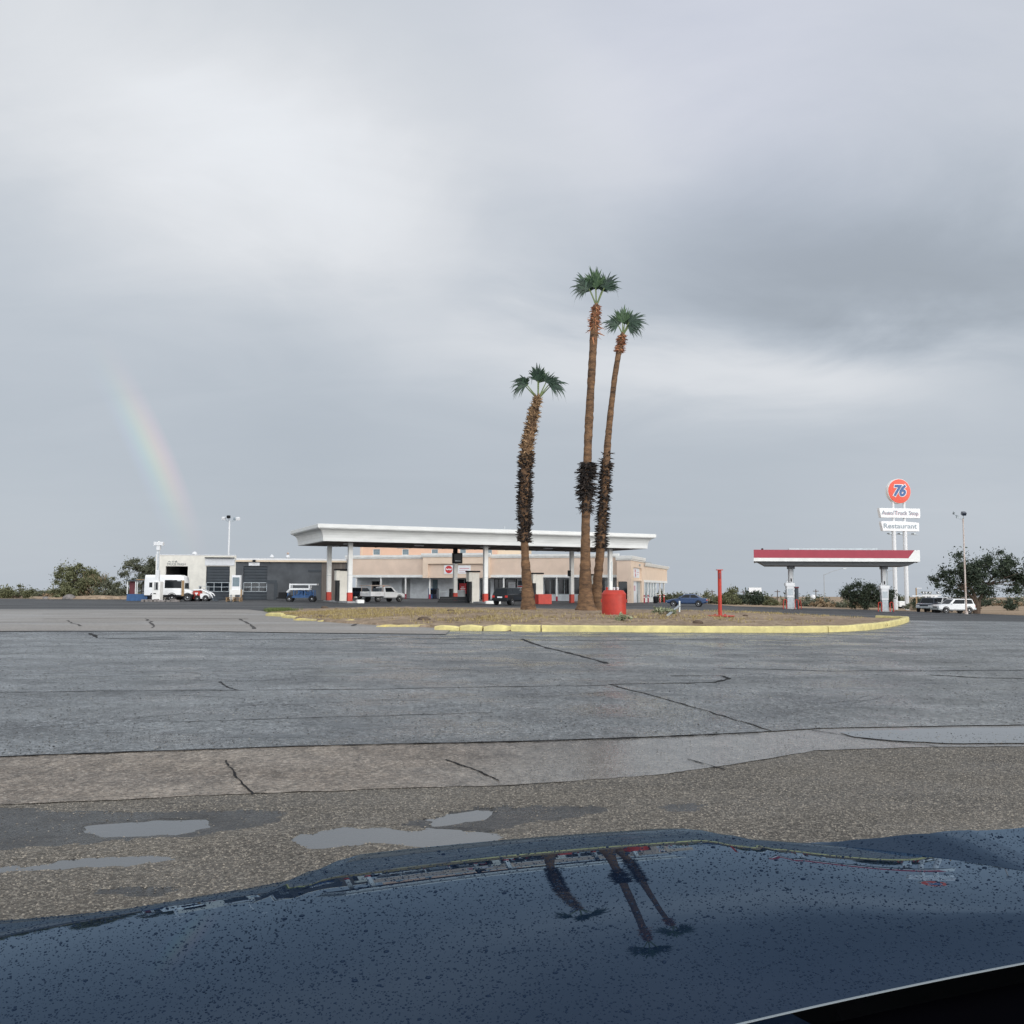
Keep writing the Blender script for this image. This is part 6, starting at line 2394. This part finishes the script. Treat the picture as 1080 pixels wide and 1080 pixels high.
# ------------------------------------------------------------------ light poles
def light_pole(px, Y, ytop, label, heads, m_, r0, r1):
    g = gx(px, Y)
    t = thing('light_pole', label, 'light pole', g, 0, 'parking lot light poles')
    h = at(px, ytop, Y).z - g.z
    MB().lathe([(r0 * 1.9, -.05), (r0 * 1.9, .3), (r0, .34), (r1, h)], n=12).build('pole', m_, t, smooth_deg=40)
    for hd in heads:
        x, y, z, w, m2, tilt = hd
        MB().tube([(0, 0, h - .1), (x * .5, y * .5, h - .12 + z * .3), (x, y, h + z)], .04, 6).build('arm', 'galv', t)
        mb = MB().cbox(-w, w, -w * .9, w * .9, -.16, .18, .04)
        o = mb.build('lamp_head', m2, t, loc=(x, y, h + z + .05))
        o.rotation_euler = (tilt, 0, 0)
        MB().box(-w * .75, w * .75, -w * .7, w * .7, -.185, -.165).build('lamp_lens', 'lamp_clear', o)
    return t


light_pole(239.8, 116, 549, 'white light pole with three lamp heads rising behind the workshop roof', [(-.72, .0, .22, .22, 'steel_white', .3), (-.02, -.35, .38, .20, 'black', .2), (.52, .5, .2, .17, 'letter_grey', .1), (1.0, .1, .18, .24, 'steel_white', .3)], 'steel_white', .13, .10)
light_pole(1018.6, 104, 546.5, 'tall slender light pole with dark lamp head beside the white SUV', [(.0, -.2, .45, .24, 'car_navy', .5), (-.62, 0, .12, .12, 'galv', .1), (-.95, .1, .55, .10, 'galv', .8)], 'rust_pole', .10, .07)

g = gx(869.5, 205)
t = thing('street_lamp', 'thin pale street lamp with a long slanting arm beyond the red canopy', 'street lamp', g)
h = at(869.5, 606, 205).z - g.z
MB().lathe([(.10, 0), (.06, h)], n=8).build('pole', 'conc', t)
MB().tube([(0, 0, h - .1), (1.9, 0, h + .7), (4.2, 0, h + 1.35)], [.05, .04, .035], 6).build('arm', 'conc', t)
MB().cbox(4.2, 4.9, -.14, .14, h + 1.28, h + 1.42, .02).build('lamp_head', 'steel_white', t)
g = gx(936.6, 190)
t = thing('street_lamp', 'short thin street lamp seen just behind the near red-canopy column', 'street lamp', g)
h = at(936.6, 602, 190).z - g.z
MB().lathe([(.09, 0), (.06, h)], n=8).build('pole', 'conc', t)
MB().tube([(0, 0, h - .1), (1.0, 0, h + .1), (2.2, 0, h + .15)], .05, 6).build('arm', 'conc', t)

# white frame with lamps, lamp post and diamond sign by the parked vehicles
Y8 = 150
g = gx(966.5, Y8)
t = thing('gate_post', 'thin pale post with short arm and low crossbar beside the twin sign poles', 'post', g)
h = at(966.5, 620, Y8).z - g.z
MB().lathe([(.13, 0), (.10, h)], n=8).build('pole', 'wood', t)
MB().box(-.05, .85, -.05, .05, h - .1, h).build('arm', 'steel_white', t)
zb8 = at(970, 628.5, Y8).z - g.z
MB().box(-.7, 3.2, -.17, -.11, zb8 - .08, zb8 + .08).build('crossbar', 'steel_white', t)
g = gx(979, 154)
t = thing('flood_lamp_frame', 'white pipe frame on two legs carrying a row of small floodlights', 'lamp frame', g)
k8 = 154 / FPX
zt8 = at(979, 628.4, 154).z - g.z
fm = MB()
for px in (976.5, 982.5):
    x = (px - 979) * k8
    fm.box(x - .1, x + .1, -.1, .1, 0, zt8)
fm.box(-1.0, 2.1, -.1, .1, zt8 + .002, zt8 + .2)
fm.build('pipe_frame', 'steel_white', t)
for px in (973.6, 976.3, 980.2, 989):
    x = (px - 979) * k8
    MB().tube([(x, 0, zt8 + .2), (x, -.05, zt8 + .38)], .03, 6).build('lamp_bracket', 'galv', t)
    lm = MB().cbox(x - .16, x + .16, -.25, .1, zt8 + .38, zt8 + .70, .03).build('floodlight', 'black', t)
    MB().box(x - .12, x + .12, -.262, -.252, zt8 + .42, zt8 + .66).build('lens', 'lamp_clear', lm)
g = gx(987.4, 148)
t = thing('diamond_sign', 'plain white diamond road sign behind the dark blue pickup', 'sign', g)
z_ = at(987.4, 630.8, 148).z - g.z
MB().box(-.04, .04, 0, .08, 0, z_ + .2).build('sign_post', 'galv', t)
MB().prism([(0, z_ - .48), (.48, z_), (0, z_ + .48), (-.48, z_)], -.03, -.003).build('sign_plate', 'sign_white', t)

# billboard, dome, poles far out
g = gx(796.5, 215)
t = thing('billboard', 'small blank white billboard standing in the far desert scrub', 'billboard', g)
k9 = 215 / FPX
z0, z1 = at(796.5, 627.3, 215).z - g.z, at(796.5, 619.8, 215).z - g.z
MB().box(-6.6 * k9, 6.6 * k9, -.1, .1, z0, z1).build('board', 'sign_white', t)
MB().box(-6.75 * k9, 6.75 * k9, -.06, .12, z1 + .002, z1 + .12).build('board_frame', 'galv', t)
for s in (-1, 1):
    MB().box(s * 3.6 * k9 - .14, s * 3.6 * k9 + .14, .105, .4, 0, z0 + 1.0).build('board_post', 'letter_dark', t)
g = gx(857.5, 200)
t = thing('water_tank', 'small round white tank between desert bushes', 'tank', g)
z0, z1 = at(857.5, 633, 200).z - g.z, at(857.5, 627, 200).z - g.z
MB().lathe([(.5, 0), (.45, z0), (.5, z0), (.56, z0 + .4), (.45, z1 - .15), (.1, z1)], n=18).build('tank_shell', 'sign_white', t, smooth_deg=50)
for px, yt in ((751, 622), (784, 622.5), (820, 622), (860.6, 621.5)):
    g = gx(px, 300)
    t = thing('utility_pole', 'thin far-off utility pole standing above the desert scrub', 'utility pole', g, 0, 'utility poles across the desert')
    h = at(px, yt, 300).z - g.z
    MB().lathe([(.16, 0), (.12, h)], n=6).build('pole', 'twig', t)
    MB().box(-.9, .9, -.06, .06, h - .7, h - .5).build('crossarm', 'twig', t)
g = gx(951, 175)
t = thing('white_trailer', 'small white trailer showing between the twin sign poles', 'trailer', g)
MB().cbox(-.75, .7, -.6, .6, .35, 1.35, .1).build('trailer_body', 'car_white', t)
wheels(t, (0,), .62, .28)
g = gx(940.5, 170)
bush('desert_bush', gx(962, 152), 91, 3.2, 2, 1.3, 700, .08, .2, 'leaf_grey', 'low brown bush at the foot of the twin sign poles', ncl=18)

# ------------------------------------------------------------------ trees and bushes


def tree(name, loc, crown, trunks, n, lmin, lmax, m, label, cat='tree', group=None, seed=1):
    t = thing(name, label, cat, loc, 0, group)
    rnd = random.Random(seed)
    C = []
    for (x, y, z, rx, ry, rz_, cnt) in crown:
        for _ in range(cnt):
            a = rnd.uniform(0, 2 * PI)
            b_ = math.acos(rnd.uniform(-1, 1))
            q = rnd.random() ** .4
            C.append((x + rx * q * math.sin(b_) * math.cos(a), y + ry * q * math.sin(b_) * math.sin(a), z + rz_ * q * math.cos(b_), rnd.uniform(.24, .46) * min(rx, rz_)))
    npmesh('crown', leaf_quads(C, int(n * 1.25), 1, lmin * .9, lmax * .85, seed=seed), 4, m, t)
    mb = MB()
    for pts, r0, r1 in trunks:
        k = len(pts)
        mb.tube(pts, [r0 + (r1 - r0) * i / (k - 1) for i in range(k)], 9, True, .12)
    for c in C[::3]:
        root = Vector(trunks[rnd.randrange(len(trunks))][0][-1])
        e = Vector(c[:3])
        mid = root.lerp(e, .5) + Vector((rnd.uniform(-.2, .2), rnd.uniform(-.2, .2), rnd.uniform(0, .3)))
        mb.tube([root, mid, e], [.07, .045, .015], 5, False)
    mb.build('trunk', 'twig', t, smooth_deg=50)
    return t


k = 117 / FPX
g = gx(1029, 117)
tree('mesquite_tree', g, [(-1.2, 0, 4.7, 3.6, 2.6, 2.6, 26), (-3.2, 0, 4.0, 2.2, 1.8, 1.8, 14), (2.4, .5, 4.9, 3.6, 2.8, 2.9, 24), (5.2, 0, 4.0, 3.0, 2.5, 2.6, 18), (-2.2, -.3, 2.5, 2.0, 1.5, 1.0, 9)],
     [([(0, 0, -.1), (.1, 0, 1.2), (-.3, 0, 2.6), (-1.2, .1, 4.2)], .42, .14), ([(.2, 0, 0), (.5, .1, 1.6), (1.6, .2, 3.6)], .32, .12), ([(.1, .1, .5), (-.5, -.2, 2.0), (-1.9, -.2, 3.2)], .22, .08)],
     17000, .09, .26, 'leaf_dark', 'big dark mesquite tree behind the white SUV and light pole', seed=21)
g = gx(912, 122)
tree('creosote_tree', g, [(0, 0, 1.9, 2.9, 2.2, 1.7, 30), (-1.6, 0, 1.3, 1.6, 1.6, 1.2, 12), (2.0, 0, 1.6, 1.7, 1.6, 1.4, 14), (.2, 0, 3.1, 1.2, 1.0, .7, 6)],
     [([(0, 0, -.1), (0, 0, .8), (.1, 0, 1.7)], .2, .08), ([(.2, 0, 0), (.7, .1, 1.3)], .14, .06)], 10000, .08, .22, 'leaf_dark', 'rounded dark green bush-like tree behind the red-canopy pumps', seed=22)
g = gx(88, 116)
tree('palo_verde_tree', g, [(-1.6, 0, 2.2, 2.3, 2.0, 1.9, 22), (1.2, 0, 2.0, 2.4, 2.0, 1.7, 22), (3.2, 0, 1.4, 1.6, 1.6, 1.2, 10), (-.6, 0, 3.8, 1.3, 1.0, .7, 5)],
     [([(-.4, 0, -.1), (-.7, 0, 1.0), (-1.3, 0, 2.2)], .2, .08), ([(.3, 0, 0), (.9, .1, 1.5)], .16, .07)], 12500, .08, .22, 'leaf_mid', 'wide olive green desert tree with bare twigs, near the small blue booth', seed=23)
tw = bush('bare_bush', gx(98, 114.6), 61, 4.6, 1.6, 3.0, 260, .05, .12, 'leaf_tan', 'pale leafless bush tangled in front of the wide olive tree', ncl=10, twig_m='leaf_tan', bare=16)
g = gx(150, 118)
tree('desert_tree', g, [(-.6, 0, 3.4, 2.0, 1.6, 1.5, 16), (1.6, 0, 3.9, 1.8, 1.5, 1.7, 16), (.4, 0, 2.2, 2.4, 1.6, 1.4, 14)],
     [([(0, 0, -.1), (0, 0, 1.4), (.6, 0, 3.2)], .2, .08)], 9500, .08, .22, 'leaf_grey', 'grey green tree rising behind the blue booth and the minibus', seed=24)
for px, Y, w, h, sd, lab in ((66, 113, 3.2, 2.2, 31, 'rounded olive bush at the left foot of the wide olive tree'), (112, 114, 3.4, 2.6, 32, 'olive bush between the wide tree and the booth'), (20, 118, 4, 2.4, 33, 'dense olive bush at the far end of the scrub row'), (125, 121, 3, 2.0, 34, 'low bush just behind the booth corner')):
    bush('desert_bush', gx(px, Y), sd, w, 2.2, h, 2600, .07, .2, 'leaf_mid' if sd % 2 else 'leaf_grey', lab, 'bushes at the left lot edge', 24)
# boulders along the lot edge
for px, py, s, m_, lab in ((73, 631, .75, 'greystone', 'grey boulder under the wide olive tree'), (108, 632, .55, 'stone', 'round tan boulder under the wide olive tree'), (123, 632, .45, 'stone', 'pale tan boulder beside the booth'), (48, 632, .4, 'greystone', 'small grey boulder at the end of the scrub row')):
    g = gx(px, 110.5)
    rr = []
    for zz, kk in ((-.3, .8), (.1, 1), (.5, .85), (.85, .5), (.98, .15)):
        rr.append([(s * kk * math.cos(q * PI / 5) * random.uniform(.85, 1.2), .8 * s * kk * math.sin(q * PI / 5) * random.uniform(.85, 1.2), zz * s * .8) for q in range(10)])
    o = MB().rings(rr, True, True).build('boulder', m_, smooth_deg=50)
    o.location = g
    tag(o, lab, 'boulder', 'boulders at the left lot edge')
# sandy bank behind the boulders
V = [(gx(a, b_).x, b_, gz(gx(a, b_).x, b_) + z) for a, b_, z in [(-200, 111.5, 0), (40, 111.5, .0), (80, 111.5, .35), (100, 111.5, .45), (128, 111.5, .3), (150, 111.5, 0)]]
V2 = [(x, y + 6, z) for x, y, z in V]
mb = MB()
mb.add([(x, y - 1.5, gz(x, y) - .02) for x, y, z in V] + V + V2, [(i, i + 1, i + 7, i + 6) for i in range(5)] + [(i + 6, i + 7, i + 13, i + 12) for i in range(5)])
tag(mb.build('sand_bank', 'desert', smooth_deg=60), kind='structure')

# desert scrub: copies of a few bushes
protos = []
for i, (w, d, h, n, m_) in enumerate(((4.6, 3, 2.6, 1500, 'leaf_mid'), (5.6, 3.5, 2.1, 1500, 'leaf_grey'), (3.8, 3, 3.3, 1400, 'leaf_dark'), (6.0, 3, 1.6, 1200, 'leaf_tan'))):
    lab = ['olive round desert bush in the scrub belt beyond the lot', 'grey green spreading desert bush in the scrub belt beyond the lot', 'dark upright desert bush in the scrub belt beyond the lot', 'dry tan low desert bush in the scrub belt beyond the lot'][i]
    protos.append([bush('desert_bush', (0, 0, 0), 70 + i, w, d, h, n, .12, .34, m_, lab, 'desert scrub beyond the parking lot', 22), 0])
rnd = random.Random(5)
spots = []
for k in range(70):
    px = 640 + k * 6.6 + rnd.uniform(-5, 5)
    spots.append((px, rnd.uniform(150, 250), rnd.choice((0, 1, 1, 2, 3))))
for k in range(26):
    spots.append((-60 + k * 9 + rnd.uniform(-5, 5), rnd.uniform(150, 230), rnd.choice((0, 1, 1, 3))))
for px, Y, i in [(782, 138, 2), (795, 142, 2), (768, 140, 0), (772, 136, 0), (715, 150, 1), (728, 140, 1), (700, 150, 0), (740, 137, 3), (756, 146, 1), (812, 139, 0),]:
    spots.append((px, Y, i))
for px, Y, i in spots:
    pr = protos[i]
    o = pr[0] if pr[1] == 0 else copy_tree(pr[0])
    pr[1] += 1
    g = gx(px, Y)
    o.location = g
    s = rnd.uniform(.6, 1.0)
    o.scale = (s, s, s * rnd.uniform(.85, 1.15))
    o.rotation_euler = (0, 0, rnd.uniform(0, 6.28))
# a white gas cylinder-like dome by the scrub and a far ridge of vegetation
V = leaf_quads([(x, 330 + random.uniform(-25, 25), gz(x, 330) + random.uniform(.4, 1.8), 2.2) for x in np.arange(-260, 330, 3.2)], 16000, 1, .25, .7, seed=9)
tag(npmesh('far_scrub', V, 4, 'leaf_grey'), 'far-off band of grey green desert scrub', 'scrub', kind='stuff')

# ------------------------------------------------------------------ the car whose bonnet fills the foreground


def base_drop(x, y):
    """depth of the bonnet's broad crown below the camera"""
    P = .014 * (y - 1.12) + .105 * (y - 1.12) ** 2
    Lz = .075 * (x - .15) - .0375 * (x - .15) ** 2
    return HOOD_D + P - Lz + .045 * max(0.0, y - 1.2) * smooth((x - .35) / .35)


HOOD_D = .425


def roll_par(x):
    r = .085 + .15 * math.exp(-((x + .42) / .13) ** 2) + .05 * smooth((-x - .45) / .2) - .02 * smooth((x - .3) / .4)
    return r


EDGE_DROP = .020
EDGE = [(-40, 975), (45, 968), (100, 963), (151, 957), (271, 936), (382, 911), (440, 901), (503, 892.5), (575, 886), (651, 882.5), (725, 883.5), (800, 886), (864, 890), (933, 897), (1031, 911), (1090, 921), (1200, 944)]
HP, HD = [], []
for px, py in EDGE:
    d = ray(px, py)
    Y = 1.6
    for it in range(6):
        x = d.x / d.y * Y
        dl = -d.z / d.y
        D = max(.002, roll_par(x) * (dl - (.014 + .21 * (Y - 1.12) + .045 * smooth((x - .35) / .35))) / 2)
        lo, hi = .4, 3.5
        for _ in range(50):
            m = (lo + hi) / 2
            if d.z * m / d.y > -base_drop(d.x * m / d.y, m) - D:
                lo = m
            else:
                hi = m
        Y = lo
    HP.append((d.x * lo / d.y, lo))
    HD.append(D)
hd_ = np.array(HD)
hx_ = np.array([p[0] for p in HP])
hy_ = np.array([p[1] for p in HP])


def yedge(x):
    if x < hx_[0]:
        return hy_[0] + (x - hx_[0]) * .35
    if x > hx_[-1]:
        return hy_[-1] + (x - hx_[-1]) * .05
    # smooth interpolation
    s = 0
    w = 0
    for k in range(-3, 4):
        xx = min(max(x + k * .018, hx_[0]), hx_[-1])
        s += np.interp(xx, hx_, hy_) * (4 - abs(k))
        w += 4 - abs(k)
    return s / w


def cowl_y(x):
    a = gcow[0]
    b = gcow[1]
    return a.y + (x - a.x) * (b.y - a.y) / (b.x - a.x) - .03 * (x - .4) ** 2


def hit_hood(px, py):
    d = ray(px, py)
    lo, hi = .3, 3.0
    for _ in range(50):
        m = (lo + hi) / 2
        if d.z * m / d.y > -base_drop(d.x * m / d.y, m):
            lo = m
        else:
            hi = m
    return Vector((d.x * lo / d.y, lo, CAMZ + d.z * lo / d.y))


gcow = (hit_hood(920, 1048), hit_hood(1031, 1025))


def hood_z(x, y):
    ye = yedge(x)
    d = ye - y
    r = roll_par(x)
    k = float(np.interp(x, hx_, hd_)) / r ** 2
    z = CAMZ - base_drop(x, y)
    if d < r:
        z -= k * (r - d) ** 2
    return z


mc = bpy.data.materials.new('wet_navy_car_paint')
mc.use_nodes = True
_nt = mc.node_tree
_nt.nodes.clear()
_o = nd(_nt, 'ShaderNodeOutputMaterial')
_mx = nd(_nt, 'ShaderNodeMixShader')
_fr = nd(_nt, 'ShaderNodeFresnel')
_fr.inputs['IOR'].default_value = 1.34
_df = nd(_nt, 'ShaderNodeBsdfDiffuse')
_df.inputs['Color'].default_value = (0.006, 0.013, 0.030, 1)
_gl = nd(_nt, 'ShaderNodeBsdfGlossy')
_gl.inputs['Color'].default_value = (0.42, 0.555, 0.70, 1)
_gl.inputs['Roughness'].default_value = 0.012
_nt.links.new(_fr.outputs[0], _mx.inputs[0])
_nt.links.new(_df.outputs[0], _mx.inputs[1])
_nt.links.new(_gl.outputs[0], _mx.inputs[2])
_nt.links.new(_mx.outputs[0], _o.inputs[0])
M['hood_paint'] = mc
md = bpy.data.materials.new('rain_drop_on_dark_paint')
md.use_nodes = True
_b = md.node_tree.nodes['Principled BSDF']
_b.inputs['Base Color'].default_value = (0.005, 0.009, 0.016, 1)
_b.inputs['Roughness'].default_value = 0.02
_b.inputs['IOR'].default_value = 1.33
M['rain_drop'] = md

M['edge_highlight'] = mat('hood_edge_highlight', (0.16, 0.19, 0.21), 0.5)  # pale colour painted for the highlight on the hood lip
M['cowl_black'] = mat('matte_black_cowl', (0.002, 0.002, 0.003), 0.95, spec=0.0)
own = thing('parked_car', 'dark navy car with a rain-beaded bonnet in the foreground', 'car', (0.25, 1.1, 0), 0)
off = Vector((-.25, -1.1, 0))
NX, NY = 150, 110
xs_h = np.linspace(-1.15, 1.15, NX)
V = []
for x in xs_h:
    ye, yc = yedge(x), cowl_y(x)
    for j in range(NY):
        u = j / (NY - 1)
        u = 1 - (1 - u) ** 1.8
        y = yc + (ye - yc) * u
        V.append((x + off.x, y + off.y, hood_z(x, y)))
    # folded front lip
    z = hood_z(x, ye)
    V.append((x + off.x, ye + off.y + .004, z - .006))
    V.append((x + off.x, ye + off.y + .002, z - .03))
n_ = NY + 2
idx = np.arange(NX * n_).reshape(NX, n_)
fs = np.stack([idx[:-1, :-1], idx[1:, :-1], idx[1:, 1:], idx[:-1, 1:]], -1).reshape(-1, 4)
hood = npmesh_idx('hood', V, fs, 'hood_paint', own, smooth_all=True)
# lip highlight painted as a pale strip at the bonnet's rear; black cowl behind
mb = MB()
P = []
for x in xs_h:
    y = cowl_y(x)
    z = hood_z(x, y)
    P.append([(x + off.x, y + off.y + .0008, z + .0004), (x + off.x, y + off.y - .0003, z + .0001), (x + off.x, y + off.y - .0008, z - .0005), (x + off.x, y + off.y - .0009, z - .0010)])
mb.rings(P, closed=False)
mb.build('hood_rear_highlight', 'edge_highlight', own, smooth_deg=60)
mb = MB()
P = []
for x in np.linspace(-1.15, 1.15, 60):
    y = cowl_y(x)
    z = hood_z(x, y)
    P.append([(x + off.x, y + off.y + .02, z - .03), (x + off.x, y + off.y - .02, z - .028), (x + off.x, y + off.y - .16, z - .02), (x + off.x, y + off.y - .26, z + .0)])
mb.rings(P, closed=False)
mb.build('cowl', 'cowl_black', own, smooth_deg=60)
# fender beyond the bonnet gap on the right
FEN = [(840, 888.5), (864, 888), (900, 885.5), (933, 883), (980, 879), (1031, 875.5), (1090, 871), (1160, 866), (1240, 861)]
FZ = []


def fender_z(x, y):
    ye = yedge(x)
    zh = hood_z(x, ye) - .003 - .03 * (y - ye)
    zf = CAMZ - base_drop(x, 1.66) - .006 - .03 * (y - 1.66)
    w = smooth((x - .62) / .45)
    return zh * (1 - w) + min(zf, zh) * w


def fender_hit(px, py):
    d = ray(px, py)
    lo, hi = .8, 4.0
    for _ in range(50):
        m = (lo + hi) / 2
        if CAMZ + d.z * m / d.y > fender_z(d.x * m / d.y, m):
            lo = m
        else:
            hi = m
    return d.x * lo / d.y, lo


for px, py in FEN:
    x, Y = fender_hit(px, py)
    FZ.append((x, max(Y, yedge(x) + .004)))
fx = np.array([p[0] for p in FZ])
fy = np.array([p[1] for p in FZ])
mb = MB()
P = []
for x in np.linspace(fx[0], 1.15, 80):
    y0 = yedge(x) + .004
    y1 = max(np.interp(x, fx, fy), y0 + .003)
    L_ = y1 - y0
    row = [(x + off.x, y0 + off.y - .003, fender_z(x, y0) - .03), (x + off.x, y0 + off.y, fender_z(x, y0) - .003)]
    for j in range(12):
        u = (j + .3) / 11.3
        y = y0 + L_ * u
        row.append((x + off.x, y + off.y, fender_z(x, y) - .05 * L_ * max(0, u - .8) ** 2))
    e = row[-1]
    row.append((e[0], e[1] + .006, e[2] - .006))
    row.append((e[0], e[1] + .008, e[2] - .10))
    P.append(row)
mb.rings(P, closed=False)
mb.build('fender', 'hood_paint', own, smooth_deg=35).data.flip_normals()
# front of the car below the bonnet
P = []
for x in np.linspace(-1.15, 1.15, 60):
    y = max(yedge(x), np.interp(x, fx, fy) if x > fx[0] else 0)
    z = min(hood_z(x, yedge(x)), fender_z(x, y) if x > fx[0] else 9) - .006
    P.append([(x + off.x, y + off.y - .03, z - .028), (x + off.x, y + off.y + .0, z - .10), (x + off.x, y + off.y + .012, z - .30), (x + off.x, y + off.y + .02, z - .52), (x + off.x, y + off.y - .06, z - .74)])
MB().rings(P, closed=False).build('front_bumper', 'hood_paint', own, smooth_deg=50)
P = []
for x in np.linspace(-1.1, 1.1, 40):
    y = yedge(x)
    P.append([(x + off.x, y + off.y - .045, hood_z(x, y) - .04), (x + off.x, y + off.y - .10, hood_z(x, y) - .07), (x + off.x, y + off.y - .5, hood_z(x, y) - .15)])
MB().rings(P, closed=False).build('bonnet_gap_shade', 'black', own)  # black underlay drawn as the shade inside the bonnet gap
# wings at both sides of the bonnet
for sx_e in (xs_h[0], xs_h[-1]):
    P = []
    for y in np.linspace(cowl_y(sx_e), yedge(sx_e), 30):
        z = hood_z(sx_e, y)
        o_ = .0 if sx_e < 0 else .0
        sg = -1 if sx_e < 0 else 1
        P.append([(sx_e + off.x, y + off.y, z - .001), (sx_e + off.x + sg * .05, y + off.y, z - .04), (sx_e + off.x + sg * .09, y + off.y, z - .18), (sx_e + off.x + sg * .10, y + off.y, z - .40), (sx_e + off.x + sg * .06, y + off.y, z - .74)])
    w_o = MB().rings(P, closed=False).build('wing_panel', 'hood_paint', own, smooth_deg=50)
    if sx_e > 0:
        w_o.data.flip_normals()
# rain beads
nd_ = 21000
px_ = RNG.uniform(-30, 1110, nd_ * 6)
py_ = RNG.uniform(872, 1085, nd_ * 6)
pts = []
for x, y in zip(px_, py_):
    d = ray(x, y)
    p = hit_hood(x, y)
    if p.y > yedge(p.x) - .004:
        fx_, fy_ = fender_hit(x, y)
        if x > 850 and yedge(fx_) + .012 < fy_ < np.interp(fx_, fx, fy) - .01 and fx_ < 1.13:
            pts.append((fx_, fy_))
        continue
    if p.y < cowl_y(p.x) + .004 or abs(p.x) > 1.13:
        continue
    if random.random() > .45 + .55 * (p.y - .9) / .8:
        continue
    pts.append((p.x, p.y))
    if len(pts) >= nd_:
        break
ring = [(math.cos(a * PI / 3.5), math.sin(a * PI / 3.5)) for a in range(7)]
V, F = [], []
for (x, y) in pts:
    q = random.random()
    if q < .003:
        r = random.uniform(.0025, .0036)
    elif q < .05:
        r = random.uniform(.0013, .0022)
    else:
        r = .00055 + .0010 * random.random() ** 2.0
    r *= (y / 1.35) ** .5
    h = r * random.uniform(.42, .62)
    sz_ = hood_z if y < yedge(x) else fender_z
    z = sz_(x, y)
    sx = (sz_(x + .004, y) - z) / .004
    sy = (z - sz_(x, y - .004)) / .004
    el_ = random.uniform(.75, 1.35)
    o = len(V)
    for rr, hh in ((1.0, -.02), (.86, .55), (.5, .88)):
        for c, s in ring:
            a, b = c * r * rr * el_, s * r * rr / el_
            V.append((x + a + off.x, y + b + off.y, z + sx * a + sy * b + h * hh))
    V.append((x + off.x, y + off.y, z + h))
    for k in range(2):
        for i in range(7):
            j = (i + 1) % 7
            F.append((o + k * 7 + i, o + k * 7 + j, o + k * 7 + 7 + j, o + k * 7 + 7 + i))
    for i in range(7):
        j = (i + 1) % 7
        F.append((o + 14 + i, o + 14 + j, o + 21, o + 21))
me = bpy.data.meshes.new('rain_drops')
me.from_pydata(V, [], [f if f[2] != f[3] else f[:3] for f in F])
dr = link('rain_drops', me, 'hood_paint', own, 180)
dr['kind'] = 'stuff'
bpy.context.view_layer.update()
